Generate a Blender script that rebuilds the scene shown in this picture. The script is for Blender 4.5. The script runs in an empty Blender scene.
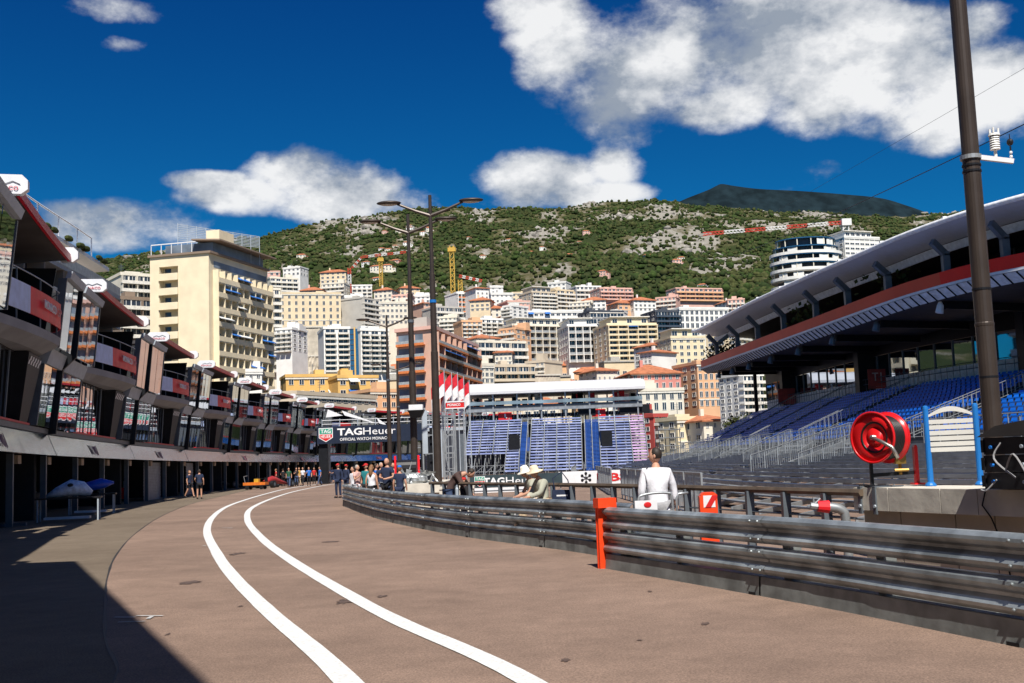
import bpy, bmesh, math, random
import numpy as np
from mathutils import Vector, Matrix, noise, Quaternion
R = math.radians
random.seed(7)
C = bpy.context.scene.collection
# ------------------------------------------------------------------ camera
F, W0, H0 = 1122.0, 1024, 683
PITCH, ROLL, EYE = R(6.1), -0.037, 1.6
cd = bpy.data.cameras.new('camera'); cam = bpy.data.objects.new('camera', cd); C.objects.link(cam)
cd.sensor_width = 36; cd.lens = F / W0 * 36; cd.clip_start = .1; cd.clip_end = 30000
CM = Matrix.Rotation(R(90) + PITCH, 3, 'X') @ Matrix.Rotation(ROLL, 3, 'Z')
cam.matrix_world = Matrix.Translation((0, 0, EYE)) @ CM.to_4x4()
bpy.context.scene.camera = cam
def ray(px, py):
    return CM @ Vector(((px - 512) / F, -(py - 341.5) / F, -1))
def at(px, py, Y):
    d = ray(px, py); t = Y / d.y
    return Vector((d.x * t, Y, EYE + d.z * t))
def gnd(px, py, z=0.0):
    d = ray(px, py); t = (z - EYE) / d.z
    return Vector((d.x * t, d.y * t, z))
# ------------------------------------------------------------------ sun, sky
SUNV = Vector((.85, -7.2, 10.0)).normalized()
sl = bpy.data.lights.new('sun', 'SUN'); sl.energy = 5.0; sl.angle = R(.5); sl.color = (1, .95, .87)
so = bpy.data.objects.new('sun', sl); C.objects.link(so)
so.rotation_euler = SUNV.to_track_quat('Z', 'Y').to_euler(); so.location = (0, 0, 300)
sc = bpy.context.scene
w = bpy.data.worlds.new('World'); sc.world = w; w.use_nodes = True
nt = w.node_tree; nt.nodes.clear(); N = nt.nodes; L = nt.links
def mth(op, a=None, b=None, c=None, clamp=False):
    n = N.new('ShaderNodeMath'); n.operation = op; n.use_clamp = clamp
    for i, v in enumerate((a, b, c)):
        if v is None: continue
        if isinstance(v, (int, float)): n.inputs[i].default_value = v
        else: L.new(v, n.inputs[i])
    return n.outputs[0]
sky = N.new('ShaderNodeTexSky'); sky.sky_type = 'NISHITA'; sky.sun_disc = False
sky.sun_elevation = math.asin(SUNV.z); sky.sun_rotation = math.atan2(SUNV.x, SUNV.y)
sky.air_density = 1.0; sky.dust_density = .3; sky.ozone_density = 2.5
tint = N.new('ShaderNodeMix'); tint.data_type = 'RGBA'; tint.blend_type = 'MULTIPLY'; tint.inputs[0].default_value = 1
L.new(sky.outputs[0], tint.inputs[6])
tc = N.new('ShaderNodeTexCoord'); sx = N.new('ShaderNodeSeparateXYZ'); L.new(tc.outputs['Generated'], sx.inputs[0])
tr = N.new('ShaderNodeValToRGB'); L.new(sx.outputs[2], tr.inputs[0]); L.new(tr.outputs[0], tint.inputs[7])   # deep polarised blue overhead, paler low down
tr.color_ramp.elements[0].position = .10; tr.color_ramp.elements[0].color = (.022, .37, .60, 1)
tr.color_ramp.elements[1].position = .42; tr.color_ramp.elements[1].color = (.010, .20, .50, 1)
def fbm(scale, detail, off, rough=.58):
    mp = N.new('ShaderNodeMapping'); mp.inputs['Location'].default_value = off; L.new(tc.outputs['Generated'], mp.inputs[0])
    mp.inputs['Scale'].default_value = (1, 1, 1.5)
    n = N.new('ShaderNodeTexNoise'); n.inputs['Scale'].default_value = scale; n.inputs['Detail'].default_value = detail
    n.inputs['Roughness'].default_value = rough; L.new(mp.outputs[0], n.inputs['Vector']); return n.outputs[0]
blobs = [(300,172,42,26,1),(335,200,75,26,1),(240,196,62,18,1),(350,188,50,25,1),(205,182,40,10,1.1),(110,222,90,24,1),(190,236,60,12,.7),
 (560,48,48,45,1),(625,75,85,55,1),(700,40,110,50,1),(770,40,110,60,1),(860,60,90,62,1),(905,120,52,32,.85),(612,92,55,32,1.0),(660,60,70,50,1.1),(975,90,55,34,1.1),(930,140,40,18,.8),(840,100,70,30,1),(540,10,45,22,1),(720,105,60,24,1),
 (535,178,52,27,1),(556,197,66,12,.85),(613,163,24,15,.65),(835,168,42,14,.5),(868,165,22,17,.5),(1005,72,32,26,.8),(965,25,32,20,.7),
 (120,8,38,11,.50),(122,46,18,7,.36),(138,82,18,6,.36),(790,185,30,10,.4),
 (-460,60,240,70,1),(1500,100,300,80,1),(-250,-350,300,120,1),(1400,-400,350,150,.8),(600,-700,330,150,.9)]
acc = None
for (px, py, ax, ay, st) in blobs:
    d0 = ray(px, py).normalized()
    q = N.new('ShaderNodeVectorMath'); q.operation = 'SUBTRACT'; L.new(tc.outputs['Generated'], q.inputs[0]); q.inputs[1].default_value = d0
    # right / up axes of this direction
    rt = Vector((d0.y, -d0.x, 0)).normalized(); up = rt.cross(d0).normalized()
    def dotn(v, s):
        n = N.new('ShaderNodeVectorMath'); n.operation = 'DOT_PRODUCT'; L.new(q.outputs[0], n.inputs[0]); n.inputs[1].default_value = v * s; return n.outputs['Value']
    a = dotn(rt, F / ax); b = dotn(up, F / ay); c_ = dotn(d0, 3.0)
    r2 = mth('ADD', mth('MULTIPLY', a, a), mth('MULTIPLY_ADD', b, b, mth('MULTIPLY', c_, c_)))
    v = mth('MULTIPLY', mth('SUBTRACT', 1.0, mth('MULTIPLY', r2, .5)), st)
    acc = v if acc is None else mth('SMOOTH_MAX', acc, v, .25)
acc = mth('MAXIMUM', acc, -1.0)
n1 = fbm(9, 12, (3.1, 0.4, 1.7), .6); n2 = fbm(4.5, 5, (7.1, 2.4, 1.2), .5)
den = mth('ADD', mth('SUBTRACT', acc, .30), mth('ADD', mth('MULTIPLY', mth('SUBTRACT', n1, .5), 2.5), mth('MULTIPLY', mth('SUBTRACT', n2, .5), 1.3)))
mask = N.new('ShaderNodeMapRange'); mask.interpolation_type = 'SMOOTHSTEP'; L.new(den, mask.inputs[0])
mask.inputs[1].default_value = -.02; mask.inputs[2].default_value = .65; mask.inputs[4].default_value = .96
# cloud brightness: thick middle and underside greyer, from the density met a little further up
n3 = fbm(9, 6, (3.1, 0.4, 1.62), .6)
rel = mth('SUBTRACT', n1, n3)
shade = mth('ADD', mth('MULTIPLY', rel, 2.6), mth('ADD', mth('MULTIPLY', mth('SUBTRACT', n2, .5), 1.3), .50), clamp=True)
ramp = N.new('ShaderNodeValToRGB'); L.new(shade, ramp.inputs[0])
ramp.color_ramp.elements[0].position = .25; ramp.color_ramp.elements[0].color = (.26, .30, .36, 1)
ramp.color_ramp.elements[1].position = .85; ramp.color_ramp.elements[1].color = (.74, .745, .75, 1)
bgS = N.new('ShaderNodeBackground'); L.new(tint.outputs[2], bgS.inputs[0]); bgS.inputs[1].default_value = .09
bgC = N.new('ShaderNodeBackground'); L.new(ramp.outputs[0], bgC.inputs[0]); bgC.inputs[1].default_value = .92
mx = N.new('ShaderNodeMixShader'); L.new(mask.outputs[0], mx.inputs[0]); L.new(bgS.outputs[0], mx.inputs[1]); L.new(bgC.outputs[0], mx.inputs[2])
wo = N.new('ShaderNodeOutputWorld'); L.new(mx.outputs[0], wo.inputs[0])
vs = sc.view_settings; vs.view_transform = 'Standard'; vs.look = 'None'; vs.gamma = 1; vs.exposure = .42; vs.use_curve_mapping = False
sc.cycles.max_bounces = 5; sc.cycles.diffuse_bounces = 2; sc.cycles.glossy_bounces = 3; sc.cycles.transmission_bounces = 4
# ------------------------------------------------------------------ materials
MATS = {}
def M(name, col=(.5,.5,.5), rough=.65, metal=0., var=.15, scale=3., bump=0., spec=.4, col2=None, stretch=None, bd=.05):
    if name in MATS: return MATS[name]
    m = bpy.data.materials.new(name); m.use_nodes = True; MATS[name] = m
    n = m.node_tree.nodes; l = m.node_tree.links; b = n['Principled BSDF']
    t = n.new('ShaderNodeTexCoord'); nz = n.new('ShaderNodeTexNoise'); nz.inputs['Scale'].default_value = scale; nz.inputs['Detail'].default_value = 8
    src = t.outputs['Object']
    if stretch:
        mp = n.new('ShaderNodeMapping'); mp.inputs['Scale'].default_value = stretch; l.new(src, mp.inputs[0]); src = mp.outputs[0]
    l.new(src, nz.inputs['Vector'])
    cr = n.new('ShaderNodeValToRGB'); l.new(nz.outputs[0], cr.inputs[0])
    c2 = col2 or tuple(min(1, c * (1 + var)) for c in col)
    c1 = tuple(c * (1 - var) for c in col)
    cr.color_ramp.elements[0].position = .35; cr.color_ramp.elements[0].color = (*c1, 1)
    cr.color_ramp.elements[1].position = .65; cr.color_ramp.elements[1].color = (*c2, 1)
    l.new(cr.outputs[0], b.inputs['Base Color'])
    b.inputs['Roughness'].default_value = rough; b.inputs['Metallic'].default_value = metal
    b.inputs['Specular IOR Level'].default_value = spec
    if bump:
        bp = n.new('ShaderNodeBump'); bp.inputs['Strength'].default_value = bump; bp.inputs['Distance'].default_value = bd
        l.new(nz.outputs[0], bp.inputs['Height']); l.new(bp.outputs[0], b.inputs['Normal'])
    return m
# ------------------------------------------------------------------ mesh helpers
class MB:
    def __init__(s): s.v = []; s.f = []; s.m = []; s.X = Matrix.Identity(4)
    def add(s, vs, fs, mi=0):
        o = len(s.v); X = s.X
        s.v += [tuple(X @ Vector(p)) for p in vs]
        s.f += [tuple(i + o for i in f) for f in fs]; s.m += [mi] * len(fs); return s
    def box(s, a, b, mi=0):
        x0, y0, z0 = a; x1, y1, z1 = b
        return s.add([(x0,y0,z0),(x1,y0,z0),(x1,y1,z0),(x0,y1,z0),(x0,y0,z1),(x1,y0,z1),(x1,y1,z1),(x0,y1,z1)],
              [(0,3,2,1),(4,5,6,7),(0,1,5,4),(1,2,6,5),(2,3,7,6),(3,0,4,7)], mi)
    def bar(s, p, q, w, h, mi=0, up=(0,0,1)):
        p = Vector(p); q = Vector(q); d = (q - p)
        if d.length < 1e-6: return s
        d.normalize(); u = Vector(up)
        if abs(d.dot(u)) > .98: u = Vector((0, 1, 0))
        r = d.cross(u).normalized() * w / 2; u = r.cross(d).normalized() * h / 2
        vs = [p-r-u, p+r-u, p+r+u, p-r+u, q-r-u, q+r-u, q+r+u, q-r+u]
        return s.add(vs, [(0,1,2,3),(7,6,5,4),(0,4,5,1),(1,5,6,2),(2,6,7,3),(3,7,4,0)], mi)
    def tube(s, pts, r, n=8, mi=0, cap=True):
        pts = [Vector(p) for p in pts]; rr = r if isinstance(r, (list, tuple)) else [r] * len(pts)
        rings = []; prev = None
        for i, p in enumerate(pts):
            d = (pts[min(i+1, len(pts)-1)] - pts[max(i-1, 0)]).normalized()
            if prev is None:
                a = Vector((0,0,1)) if abs(d.z) < .9 else Vector((1,0,0)); prev = d.cross(a).normalized()
            else:
                prev = (prev - d * prev.dot(d)).normalized()
            b = d.cross(prev)
            rings.append([p + (prev * math.cos(2*math.pi*k/n) + b * math.sin(2*math.pi*k/n)) * rr[i] for k in range(n)])
        vs = [v for R_ in rings for v in R_]; fs = []
        for i in range(len(pts)-1):
            for k in range(n):
                a = i*n+k; b2 = i*n+(k+1)%n; fs.append((a, b2, b2+n, a+n))
        if cap: fs.append(tuple(range(n-1, -1, -1))); fs.append(tuple(range((len(pts)-1)*n, len(pts)*n)))
        return s.add(vs, fs, mi)
    def ell(s, c, r, n=10, m=7, mi=0):
        vs = [(c[0], c[1], c[2]-r[2])]; fs = []
        for i in range(1, m):
            a = math.pi*i/m
            for k in range(n):
                b = 2*math.pi*k/n; vs.append((c[0]+r[0]*math.sin(a)*math.cos(b), c[1]+r[1]*math.sin(a)*math.sin(b), c[2]-r[2]*math.cos(a)))
        vs.append((c[0], c[1], c[2]+r[2])); T = len(vs)-1
        for k in range(n):
            fs.append((0, 1+(k+1)%n, 1+k)); fs.append((T, T-n+k, T-n+(k+1)%n))
            for i in range(m-2):
                a = 1+i*n+k; b = 1+i*n+(k+1)%n; fs.append((a, b, b+n, a+n))
        return s.add(vs, fs, mi)
    def ribbon(s, lows, highs, mi=0, th=0., nrm=None):
        """strip between two polylines, optional thickness vector list"""
        n = len(lows); o = []
        if nrm is None:
            fs = [(i, i+1, n+i+1, n+i) for i in range(n-1)]
            return s.add(list(lows)+list(highs), fs, mi)
        lo2 = [Vector(p)+Vector(q) for p, q in zip(lows, nrm)]; hi2 = [Vector(p)+Vector(q) for p, q in zip(highs, nrm)]
        vs = list(lows)+list(highs)+lo2+hi2; fs = []
        for i in range(n-1):
            fs += [(i, i+1, n+i+1, n+i), (2*n+i+1, 2*n+i, 3*n+i, 3*n+i+1), (i+1, i, 2*n+i, 2*n+i+1), (n+i, n+i+1, 3*n+i+1, 3*n+i)]
        fs += [(0, n, 3*n, 2*n), (n-1, 3*n-1, 4*n-1, 2*n-1)]
        return s.add(vs, fs, mi)
    def prism(s, poly, d, mi=0):
        n = len(poly); d = Vector(d); vs = [Vector(p) for p in poly]; vs += [p + d for p in vs]
        return s.add(vs, [tuple(range(n-1, -1, -1)), tuple(range(n, 2*n))] + [(i, (i+1)%n, n+(i+1)%n, n+i) for i in range(n)], mi)
    def mesh(s, name, mats, smooth=False):
        me = bpy.data.meshes.new(name); me.from_pydata(s.v, [], s.f)
        for m in (mats if isinstance(mats, (list, tuple)) else [mats]): me.materials.append(m)
        if any(s.m): me.polygons.foreach_set('material_index', s.m)
        if smooth: me.polygons.foreach_set('use_smooth', [True]*len(s.f))
        bm = bmesh.new(); bm.from_mesh(me); bmesh.ops.recalc_face_normals(bm, faces=bm.faces); bm.to_mesh(me); bm.free()
        return me
    def build(s, name, mats, parent=None, smooth=False, loc=None, label=None):
        o = bpy.data.objects.new(name, s.mesh(name, mats, smooth)); C.objects.link(o)
        if parent: o.parent = parent
        if loc: o.location = loc
        if label: o['label'] = label
        return o
def put(name, me, parent, loc=(0,0,0), rz=0., label=None, sc_=None):
    o = bpy.data.objects.new(name, me); C.objects.link(o); o.parent = parent; o.location = loc; o.rotation_euler = (0,0,rz)
    if sc_: o.scale = sc_
    if label: o['label'] = label
    return o
def tag(o, label=None, cat=None, group=None, kind=None):
    if label: o['label'] = label
    if cat: o['category'] = cat
    if group: o['group'] = group
    if kind: o['kind'] = kind
    return o
def empty(name, loc=(0,0,0), rz=0., label=None, cat=None, group=None):
    o = bpy.data.objects.new(name, None); C.objects.link(o); o.location = loc; o.rotation_euler = (0,0,rz); o.empty_display_size = .2
    return tag(o, label, cat, group)
def tree_copy(o, loc=None, rz=None, label=None, parent=None):
    c = o.copy(); C.objects.link(c)
    if parent: c.parent = parent
    if loc is not None: c.location = loc
    if rz is not None: c.rotation_euler = (0,0,rz)
    if label: c['label'] = label
    for ch in o.children: tree_copy(ch, parent=c)
    return c
TMP = bpy.data.scenes.new('tmp')
def baked(o):
    TMP.collection.objects.link(o); vl = TMP.view_layers[0]; vl.update()
    me = bpy.data.meshes.new_from_object(o.evaluated_get(vl.depsgraph)); bpy.data.objects.remove(o); return me
def text_part(txt, origin, right, up, width, height, mat, parent, name='lettering', bold=0., depth=.01, label=None):
    """real raised lettering: origin = lower left corner, right/up unit vectors"""
    cu = bpy.data.curves.new('t', 'FONT'); cu.body = txt; cu.offset = bold; cu.extrude = .02; cu.resolution_u = 2
    me = baked(bpy.data.objects.new('t', cu))
    co = np.array([v.co[:] for v in me.vertices]); lo = co.min(0); hi = co.max(0)
    r = Vector(right).normalized(); u = Vector(up).normalized(); nn = r.cross(u)
    o_ = Vector(origin); sx = width / (hi[0]-lo[0]); sy = height / (hi[1]-lo[1])
    for v in me.vertices:
        x = (v.co.x - lo[0]) * sx; y = (v.co.y - lo[1]) * sy; z = (v.co.z - lo[2]) / (hi[2]-lo[2]) * depth
        v.co = o_ + r * x + u * y + nn * z
    me.materials.clear(); me.materials.append(mat)
    o = bpy.data.objects.new(name, me); C.objects.link(o); o.parent = parent
    if label: o['label'] = label
    return o
def smooth_line(pts, n=8):
    out = []; P = [Vector(p) for p in pts]
    for i in range(len(P)-1):
        p0 = P[max(i-1,0)]; p1 = P[i]; p2 = P[i+1]; p3 = P[min(i+2, len(P)-1)]
        for k in range(n):
            t = k/n
            out.append(.5*((2*p1)+(p2-p0)*t+(2*p0-5*p1+4*p2-p3)*t*t+(3*p1-p0-3*p2+p3)*t**3))
    out.append(P[-1]); return out
class Path:
    def __init__(s, pts, n=10):
        s.p = smooth_line([Vector((a[0], a[1], a[2] if len(a) > 2 else 0)) for a in pts], n); s.d = [0]
        for a, b in zip(s.p, s.p[1:]): s.d.append(s.d[-1]+(b-a).length)
        s.L = s.d[-1]
    def at(s, q):
        q = max(0, min(s.L, q))
        i = min(int(np.searchsorted(s.d, q, 'right'))-1, len(s.p)-2); i = max(i, 0)
        t = (q-s.d[i])/max(1e-9, s.d[i+1]-s.d[i]); return s.p[i].lerp(s.p[i+1], t)
    def tan(s, q): return (s.at(q+.3)-s.at(q-.3)).normalized()
def lerp(a, b, t): return a+(b-a)*t
# ------------------------------------------------------------------ ground, road, lines
def asphalt(name, c1, c2):
    m = bpy.data.materials.new(name); m.use_nodes = True; n = m.node_tree.nodes; l = m.node_tree.links; b = n['Principled BSDF']
    t = n.new('ShaderNodeTexCoord')
    def nz(sc_, det, ro=.6):
        q = n.new('ShaderNodeTexNoise'); q.inputs['Scale'].default_value = sc_; q.inputs['Detail'].default_value = det; q.inputs['Roughness'].default_value = ro
        l.new(t.outputs['Object'], q.inputs[0]); return q.outputs[0]
    big = nz(.22, 6); fine = nz(55, 3, .8); mid = nz(2.2, 6)
    r1 = n.new('ShaderNodeValToRGB'); l.new(big, r1.inputs[0]); r1.color_ramp.elements[0].position = .35; r1.color_ramp.elements[1].position = .68
    r1.color_ramp.elements[0].color = (*c1, 1); r1.color_ramp.elements[1].color = (*c2, 1)
    r2 = n.new('ShaderNodeValToRGB'); l.new(fine, r2.inputs[0]); r2.color_ramp.elements[0].position = .3; r2.color_ramp.elements[1].position = .75
    r2.color_ramp.elements[0].color = (.45,.45,.47,1); r2.color_ramp.elements[1].color = (1.45,1.42,1.38,1)
    r3 = n.new('ShaderNodeValToRGB'); l.new(mid, r3.inputs[0]); r3.color_ramp.elements[0].position = .3; r3.color_ramp.elements[1].position = .7
    r3.color_ramp.elements[0].color = (.86,.86,.86,1); r3.color_ramp.elements[1].color = (1.1,1.1,1.1,1)
    def mul(a, b_):
        q = n.new('ShaderNodeMix'); q.data_type = 'RGBA'; q.blend_type = 'MULTIPLY'; q.inputs[0].default_value = 1; l.new(a, q.inputs[6]); l.new(b_, q.inputs[7]); return q.outputs[2]
    l.new(mul(mul(r1.outputs[0], r2.outputs[0]), r3.outputs[0]), b.inputs['Base Color'])
    b.inputs['Roughness'].default_value = .85; b.inputs['Specular IOR Level'].default_value = .25
    bp = n.new('ShaderNodeBump'); bp.inputs['Strength'].default_value = .5; bp.inputs['Distance'].default_value = .01; l.new(fine, bp.inputs['Height']); l.new(bp.outputs[0], b.inputs['Normal'])
    return m
m_track = asphalt('reddish_asphalt', (.206,.144,.111), (.305,.214,.164))
m_pit = asphalt('grey_brown_asphalt', (.150,.118,.086), (.205,.165,.122))
g = MB(); g.add([(-4000,-1500,-.012),(4000,-1500,-.012),(4000,6000,-.012),(-4000,6000,-.012)], [(0,1,2,3)])
tag(g.build('ground', M('far_ground', (.2,.17,.13), .9, scale=.05)), kind='structure')
seam = [gnd(*p) for p in ((113,683),(105,640),(105.5,600),(107.4,577.6),(117,554),(136.7,532.7),(164,515),(195,503),(232,494),(262,488),(300,483),(335,480))]
seam = [Vector((-2.95,3,0)), Vector((-2.9,6,0))] + [s for s in seam]
seamS = smooth_line([Vector((s.x, s.y, 0)) for s in seam], 5)
t_ = MB(); n_ = len(seamS)
t_.add([(p.x, p.y, .004) for p in seamS]+[(60, p.y, .004) for p in seamS], [(i, n_+i, n_+i+1, i+1) for i in range(n_-1)])
t_.add([(-2.95,-40,.004),(60,-40,.004),(60,3,.004),(-2.95,3,.004)], [(0,1,2,3)])
tag(t_.build('track', m_track), kind='structure')
t_ = MB()
t_.add([(p.x-.006, p.y, .002) for p in seamS]+[(-60, p.y, .002) for p in seamS], [(i, i+1, n_+i+1, n_+i) for i in range(n_-1)])
t_.add([(-60,-40,.002),(-2.956,-40,.002),(-2.956,3,.002),(-60,3,.002)], [(0,1,2,3)])
tag(t_.build('pit_lane', m_pit), kind='structure')
def strip(pts, wd, z, name, mat, wob=0.):
    P = [Vector((p.x, p.y, 0)) for p in pts]; a = []; b = []
    for i, p in enumerate(P):
        d = (P[min(i+1,len(P)-1)]-P[max(i-1,0)]).normalized(); nn = Vector((-d.y, d.x, 0)); k = wd/2*(1+wob*random.uniform(-1,1))
        a.append(p-nn*k+Vector((0,0,z))); b.append(p+nn*k+Vector((0,0,z)))
    m = MB(); m.ribbon(a, b); return m.build(name, mat)
tag(strip(seamS, .035, .008, 'road_joint', M('tar_seam', (.03,.028,.027), .6), .5), kind='structure')
white = M('road_paint', (.70,.70,.68), .6, var=.22, scale=34, col2=(.80,.80,.78))
lineA = [gnd(*p) for p in ((530,900),(342,677),(269.5,613),(234,577.6),(217,554),(207,531),(213,517),(226.6,507),(246,499.8),(267.6,493.5),(286,489),(305,486),(331,482.7),(352,480.2))]
lineB = [gnd(*p) for p in ((820,900),(530,683),(400,622.6),(351.6,597),(293,562),(261.7,538.6),(247.5,520),(252,508),(273,498.3),(294.5,491.6),(321.4,486),(340,483.2),(358,481))]
tag(strip(smooth_line(lineA, 8), .21, .012, 'road_marking', white, .03), kind='structure')
tag(strip(smooth_line(lineB, 8), .21, .012, 'road_marking', white, .03), kind='structure')
# oil stains and chalk marks
for (px, py, wx, wy) in ((190,583,12,1.2),(345,602,9,1.8),(238,554,9,1.0),(382,597,7,.9),(705,624.5,8,1.4),(566,661,6,1.5),(168,635,3,.8),(330,542,14,.5),(650,592,3,.6),(640,641,4,.7),(240,607,3,.6)):
    a = gnd(px-wx, py); b = gnd(px+wx, py); c = gnd(px, py-wy*1.5); d = gnd(px, py+wy*1.5); mid = gnd(px, py)
    m = MB(); k = 22; vs = []
    for i in range(k):
        t = 2*math.pi*i/k; r = random.uniform(.35,1.1)
        vs.append((mid.x+(b.x-a.x)/2*math.cos(t)*r, mid.y+(c.y-d.y)/2*math.sin(t)*r, .0105))
    m.add(vs, [tuple(range(k))]); tag(m.build('oil_stain', M('oil_stain', (.10,.066,.05), .6, var=.3, scale=9)), kind='structure')
chalk = M('chalk', (.42,.42,.42), .9)
m = MB()
for (x0, y0, x1, y1) in ((114,617,135,617),(136,615.5,163,615.5),(148,618.5,152,616),(118,622,145,621),(228,528,232,528),(222,527.7,233,527.7),(203,545.5,206,545.8),(312-60,577-48,258,529)):
    p = gnd(x0, y0, .016); q = gnd(x1, y1, .016); d = (q-p).normalized() if (q-p).length > 0 else Vector((1,0,0)); nn = Vector((-d.y, d.x, 0))*.025
    m.add([p-nn, q-nn, q+nn, p+nn], [(0,1,2,3)])
tag(m.build('chalk_marking', chalk), kind='structure')
# ------------------------------------------------------------------ terrain
RT = [at(px, py, 2400) for px, py in ((-900,330),(-400,300),(-100,275),(60,268),(110,258),(150,251),(200,243),(240,238),(262,240),(290,231),(330,222),(372,214),(400,209),(450,206),(500,208),(560,206),(620,201),(660,200),(700,204),(735,209),(800,214),(860,216),(905,214),(940,208),(975,206),(1100,225),(1500,260),(2200,330))]
RTx = [p.x/p.y for p in RT]; RTz = [p.z/p.y for p in RT]
PY = [0,190,235,260,340,420,500,700,900,1300,1800,2400,3200]
PR = [0,0,.012,.024,.05,.075,.098,.122,.138,None]
def hgt(x, y):
    if y < 150: return -.5
    t = x/max(y,1); r = float(np.interp(t, RTx, RTz))
    e = float(np.interp(y, [150,190,235,260,340,420,500,700,900,1300,1800,2400,3600], [-.01,-.004,.01,.02,.046,.07,.092,.118,min(.136,r*.75),lerp(.136,r,.36),lerp(.136,r,.70),r,r*.55]))
    z = e*y
    if y > 450:
        k = min(1,(y-450)/500)
        v = Vector((x*.004, y*.004, 0)); z += (noise.fractal(v, 1, 2, 5)*16 + abs(noise.noise(Vector((x*.011, y*.011, 3))))*-14*(1 if y < 2200 else .5) + noise.fractal(v*6, 1, 2, 3)*3.5)*k
    return z
def rocky(x, y):
    v = Vector((x*.009, y*.0045, 5)); a = noise.fractal(v, .8, 2.1, 7)*.8
    t = x/y; y_ = (y-1700)/900
    return a + .16*y_ - .14 + .20*math.exp(-((t-.15)/.07)**2)*(1 if y > 1300 else 0)*min(1,max(0,(y-1300)/500)) + .10*math.exp(-((t+.12)/.16)**2-((y-1500)/260)**2)
m_hill = bpy.data.materials.new('hillside'); m_hill.use_nodes = True
n = m_hill.node_tree.nodes; l = m_hill.node_tree.links; b = n['Principled BSDF']; b.inputs['Roughness'].default_value = .95; b.inputs['Specular IOR Level'].default_value = .1
at_ = n.new('ShaderNodeAttribute'); at_.attribute_name = 'rock'; t = n.new('ShaderNodeTexCoord')
nz = n.new('ShaderNodeTexNoise'); nz.inputs['Scale'].default_value = .045; nz.inputs['Detail'].default_value = 9; nz.inputs['Roughness'].default_value = .7; l.new(t.outputs['Object'], nz.inputs[0])
ad = n.new('ShaderNodeMath'); ad.operation = 'MULTIPLY_ADD'; l.new(nz.outputs[0], ad.inputs[0]); ad.inputs[1].default_value = 1.4; l.new(at_.outputs['Fac'], ad.inputs[2])
cr = n.new('ShaderNodeValToRGB'); l.new(ad.outputs[0], cr.inputs[0]); e = cr.color_ramp.elements
e[0].position = .45; e[0].color = (.034,.048,.016,1); e[1].position = .98; e[1].color = (.30,.28,.24,1)
for p_, c_ in ((.62,(.06,.068,.024,1)),(.74,(.12,.105,.055,1)),(.82,(.16,.145,.10,1))):
    q = e.new(p_); q.color = c_
l.new(cr.outputs[0], b.inputs['Base Color'])
bp = n.new('ShaderNodeBump'); bp.inputs['Strength'].default_value = 1; bp.inputs['Distance'].default_value = 9; l.new(nz.outputs[0], bp.inputs['Height']); l.new(bp.outputs[0], b.inputs['Normal'])
ts = np.linspace(-1.3, 1.3, 330); ys = np.concatenate([np.linspace(150,500,40), np.linspace(510,1300,90), np.linspace(1310,2460,150), np.linspace(2480,3600,12)])
vs = []; rk = []
for y in ys:
    for t in ts:
        x = t*y; vs.append((x, y, hgt(x, y))); rk.append(rocky(x, y) if y > 500 else -.3)
nx = len(ts); fs = [(j*nx+i, j*nx+i+1, (j+1)*nx+i+1, (j+1)*nx+i) for j in range(len(ys)-1) for i in range(nx-1)]
me = bpy.data.meshes.new('hill'); me.from_pydata(vs, [], fs); me.materials.append(m_hill)
me.attributes.new('rock', 'FLOAT', 'POINT').data.foreach_set('value', rk)
hill = bpy.data.objects.new('hill', me); C.objects.link(hill); tag(hill, kind='structure')
# far dark mountain, blue-green haze put into its colour
MT = [at(px, py, 4600) for px, py in ((450,300),(560,240),(640,212),(672,204),(690,197),(708,190),(716,186),(722,184),(735,186),(760,189),(800,191),(840,194),(880,198),(905,205),(930,214),(980,235),(1100,270))]
m = MB(); vs = []; K = 14
for p in smooth_line(MT, 8):
    for k in range(K):
        f = k/(K-1); yy = 4600-1100*f; z = p.z*(1-f*.95)+noise.fractal(Vector((p.x*.004, yy*.004, 2)),1,2,5)*45*(f*3 if f < .3 else 1)*(1 if k else .15)
        vs.append((p.x, yy, z))
nn = len(vs)//K
m.add(vs, [(i*K+k, i*K+k+1, (i+1)*K+k+1, (i+1)*K+k) for i in range(nn-1) for k in range(K-1)])
tag(m.build('mountain', M('hazed_forest_slope', (.010,.019,.024), .95, var=.35, scale=.02, spec=.05, bump=0), smooth=False), kind='structure')
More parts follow.
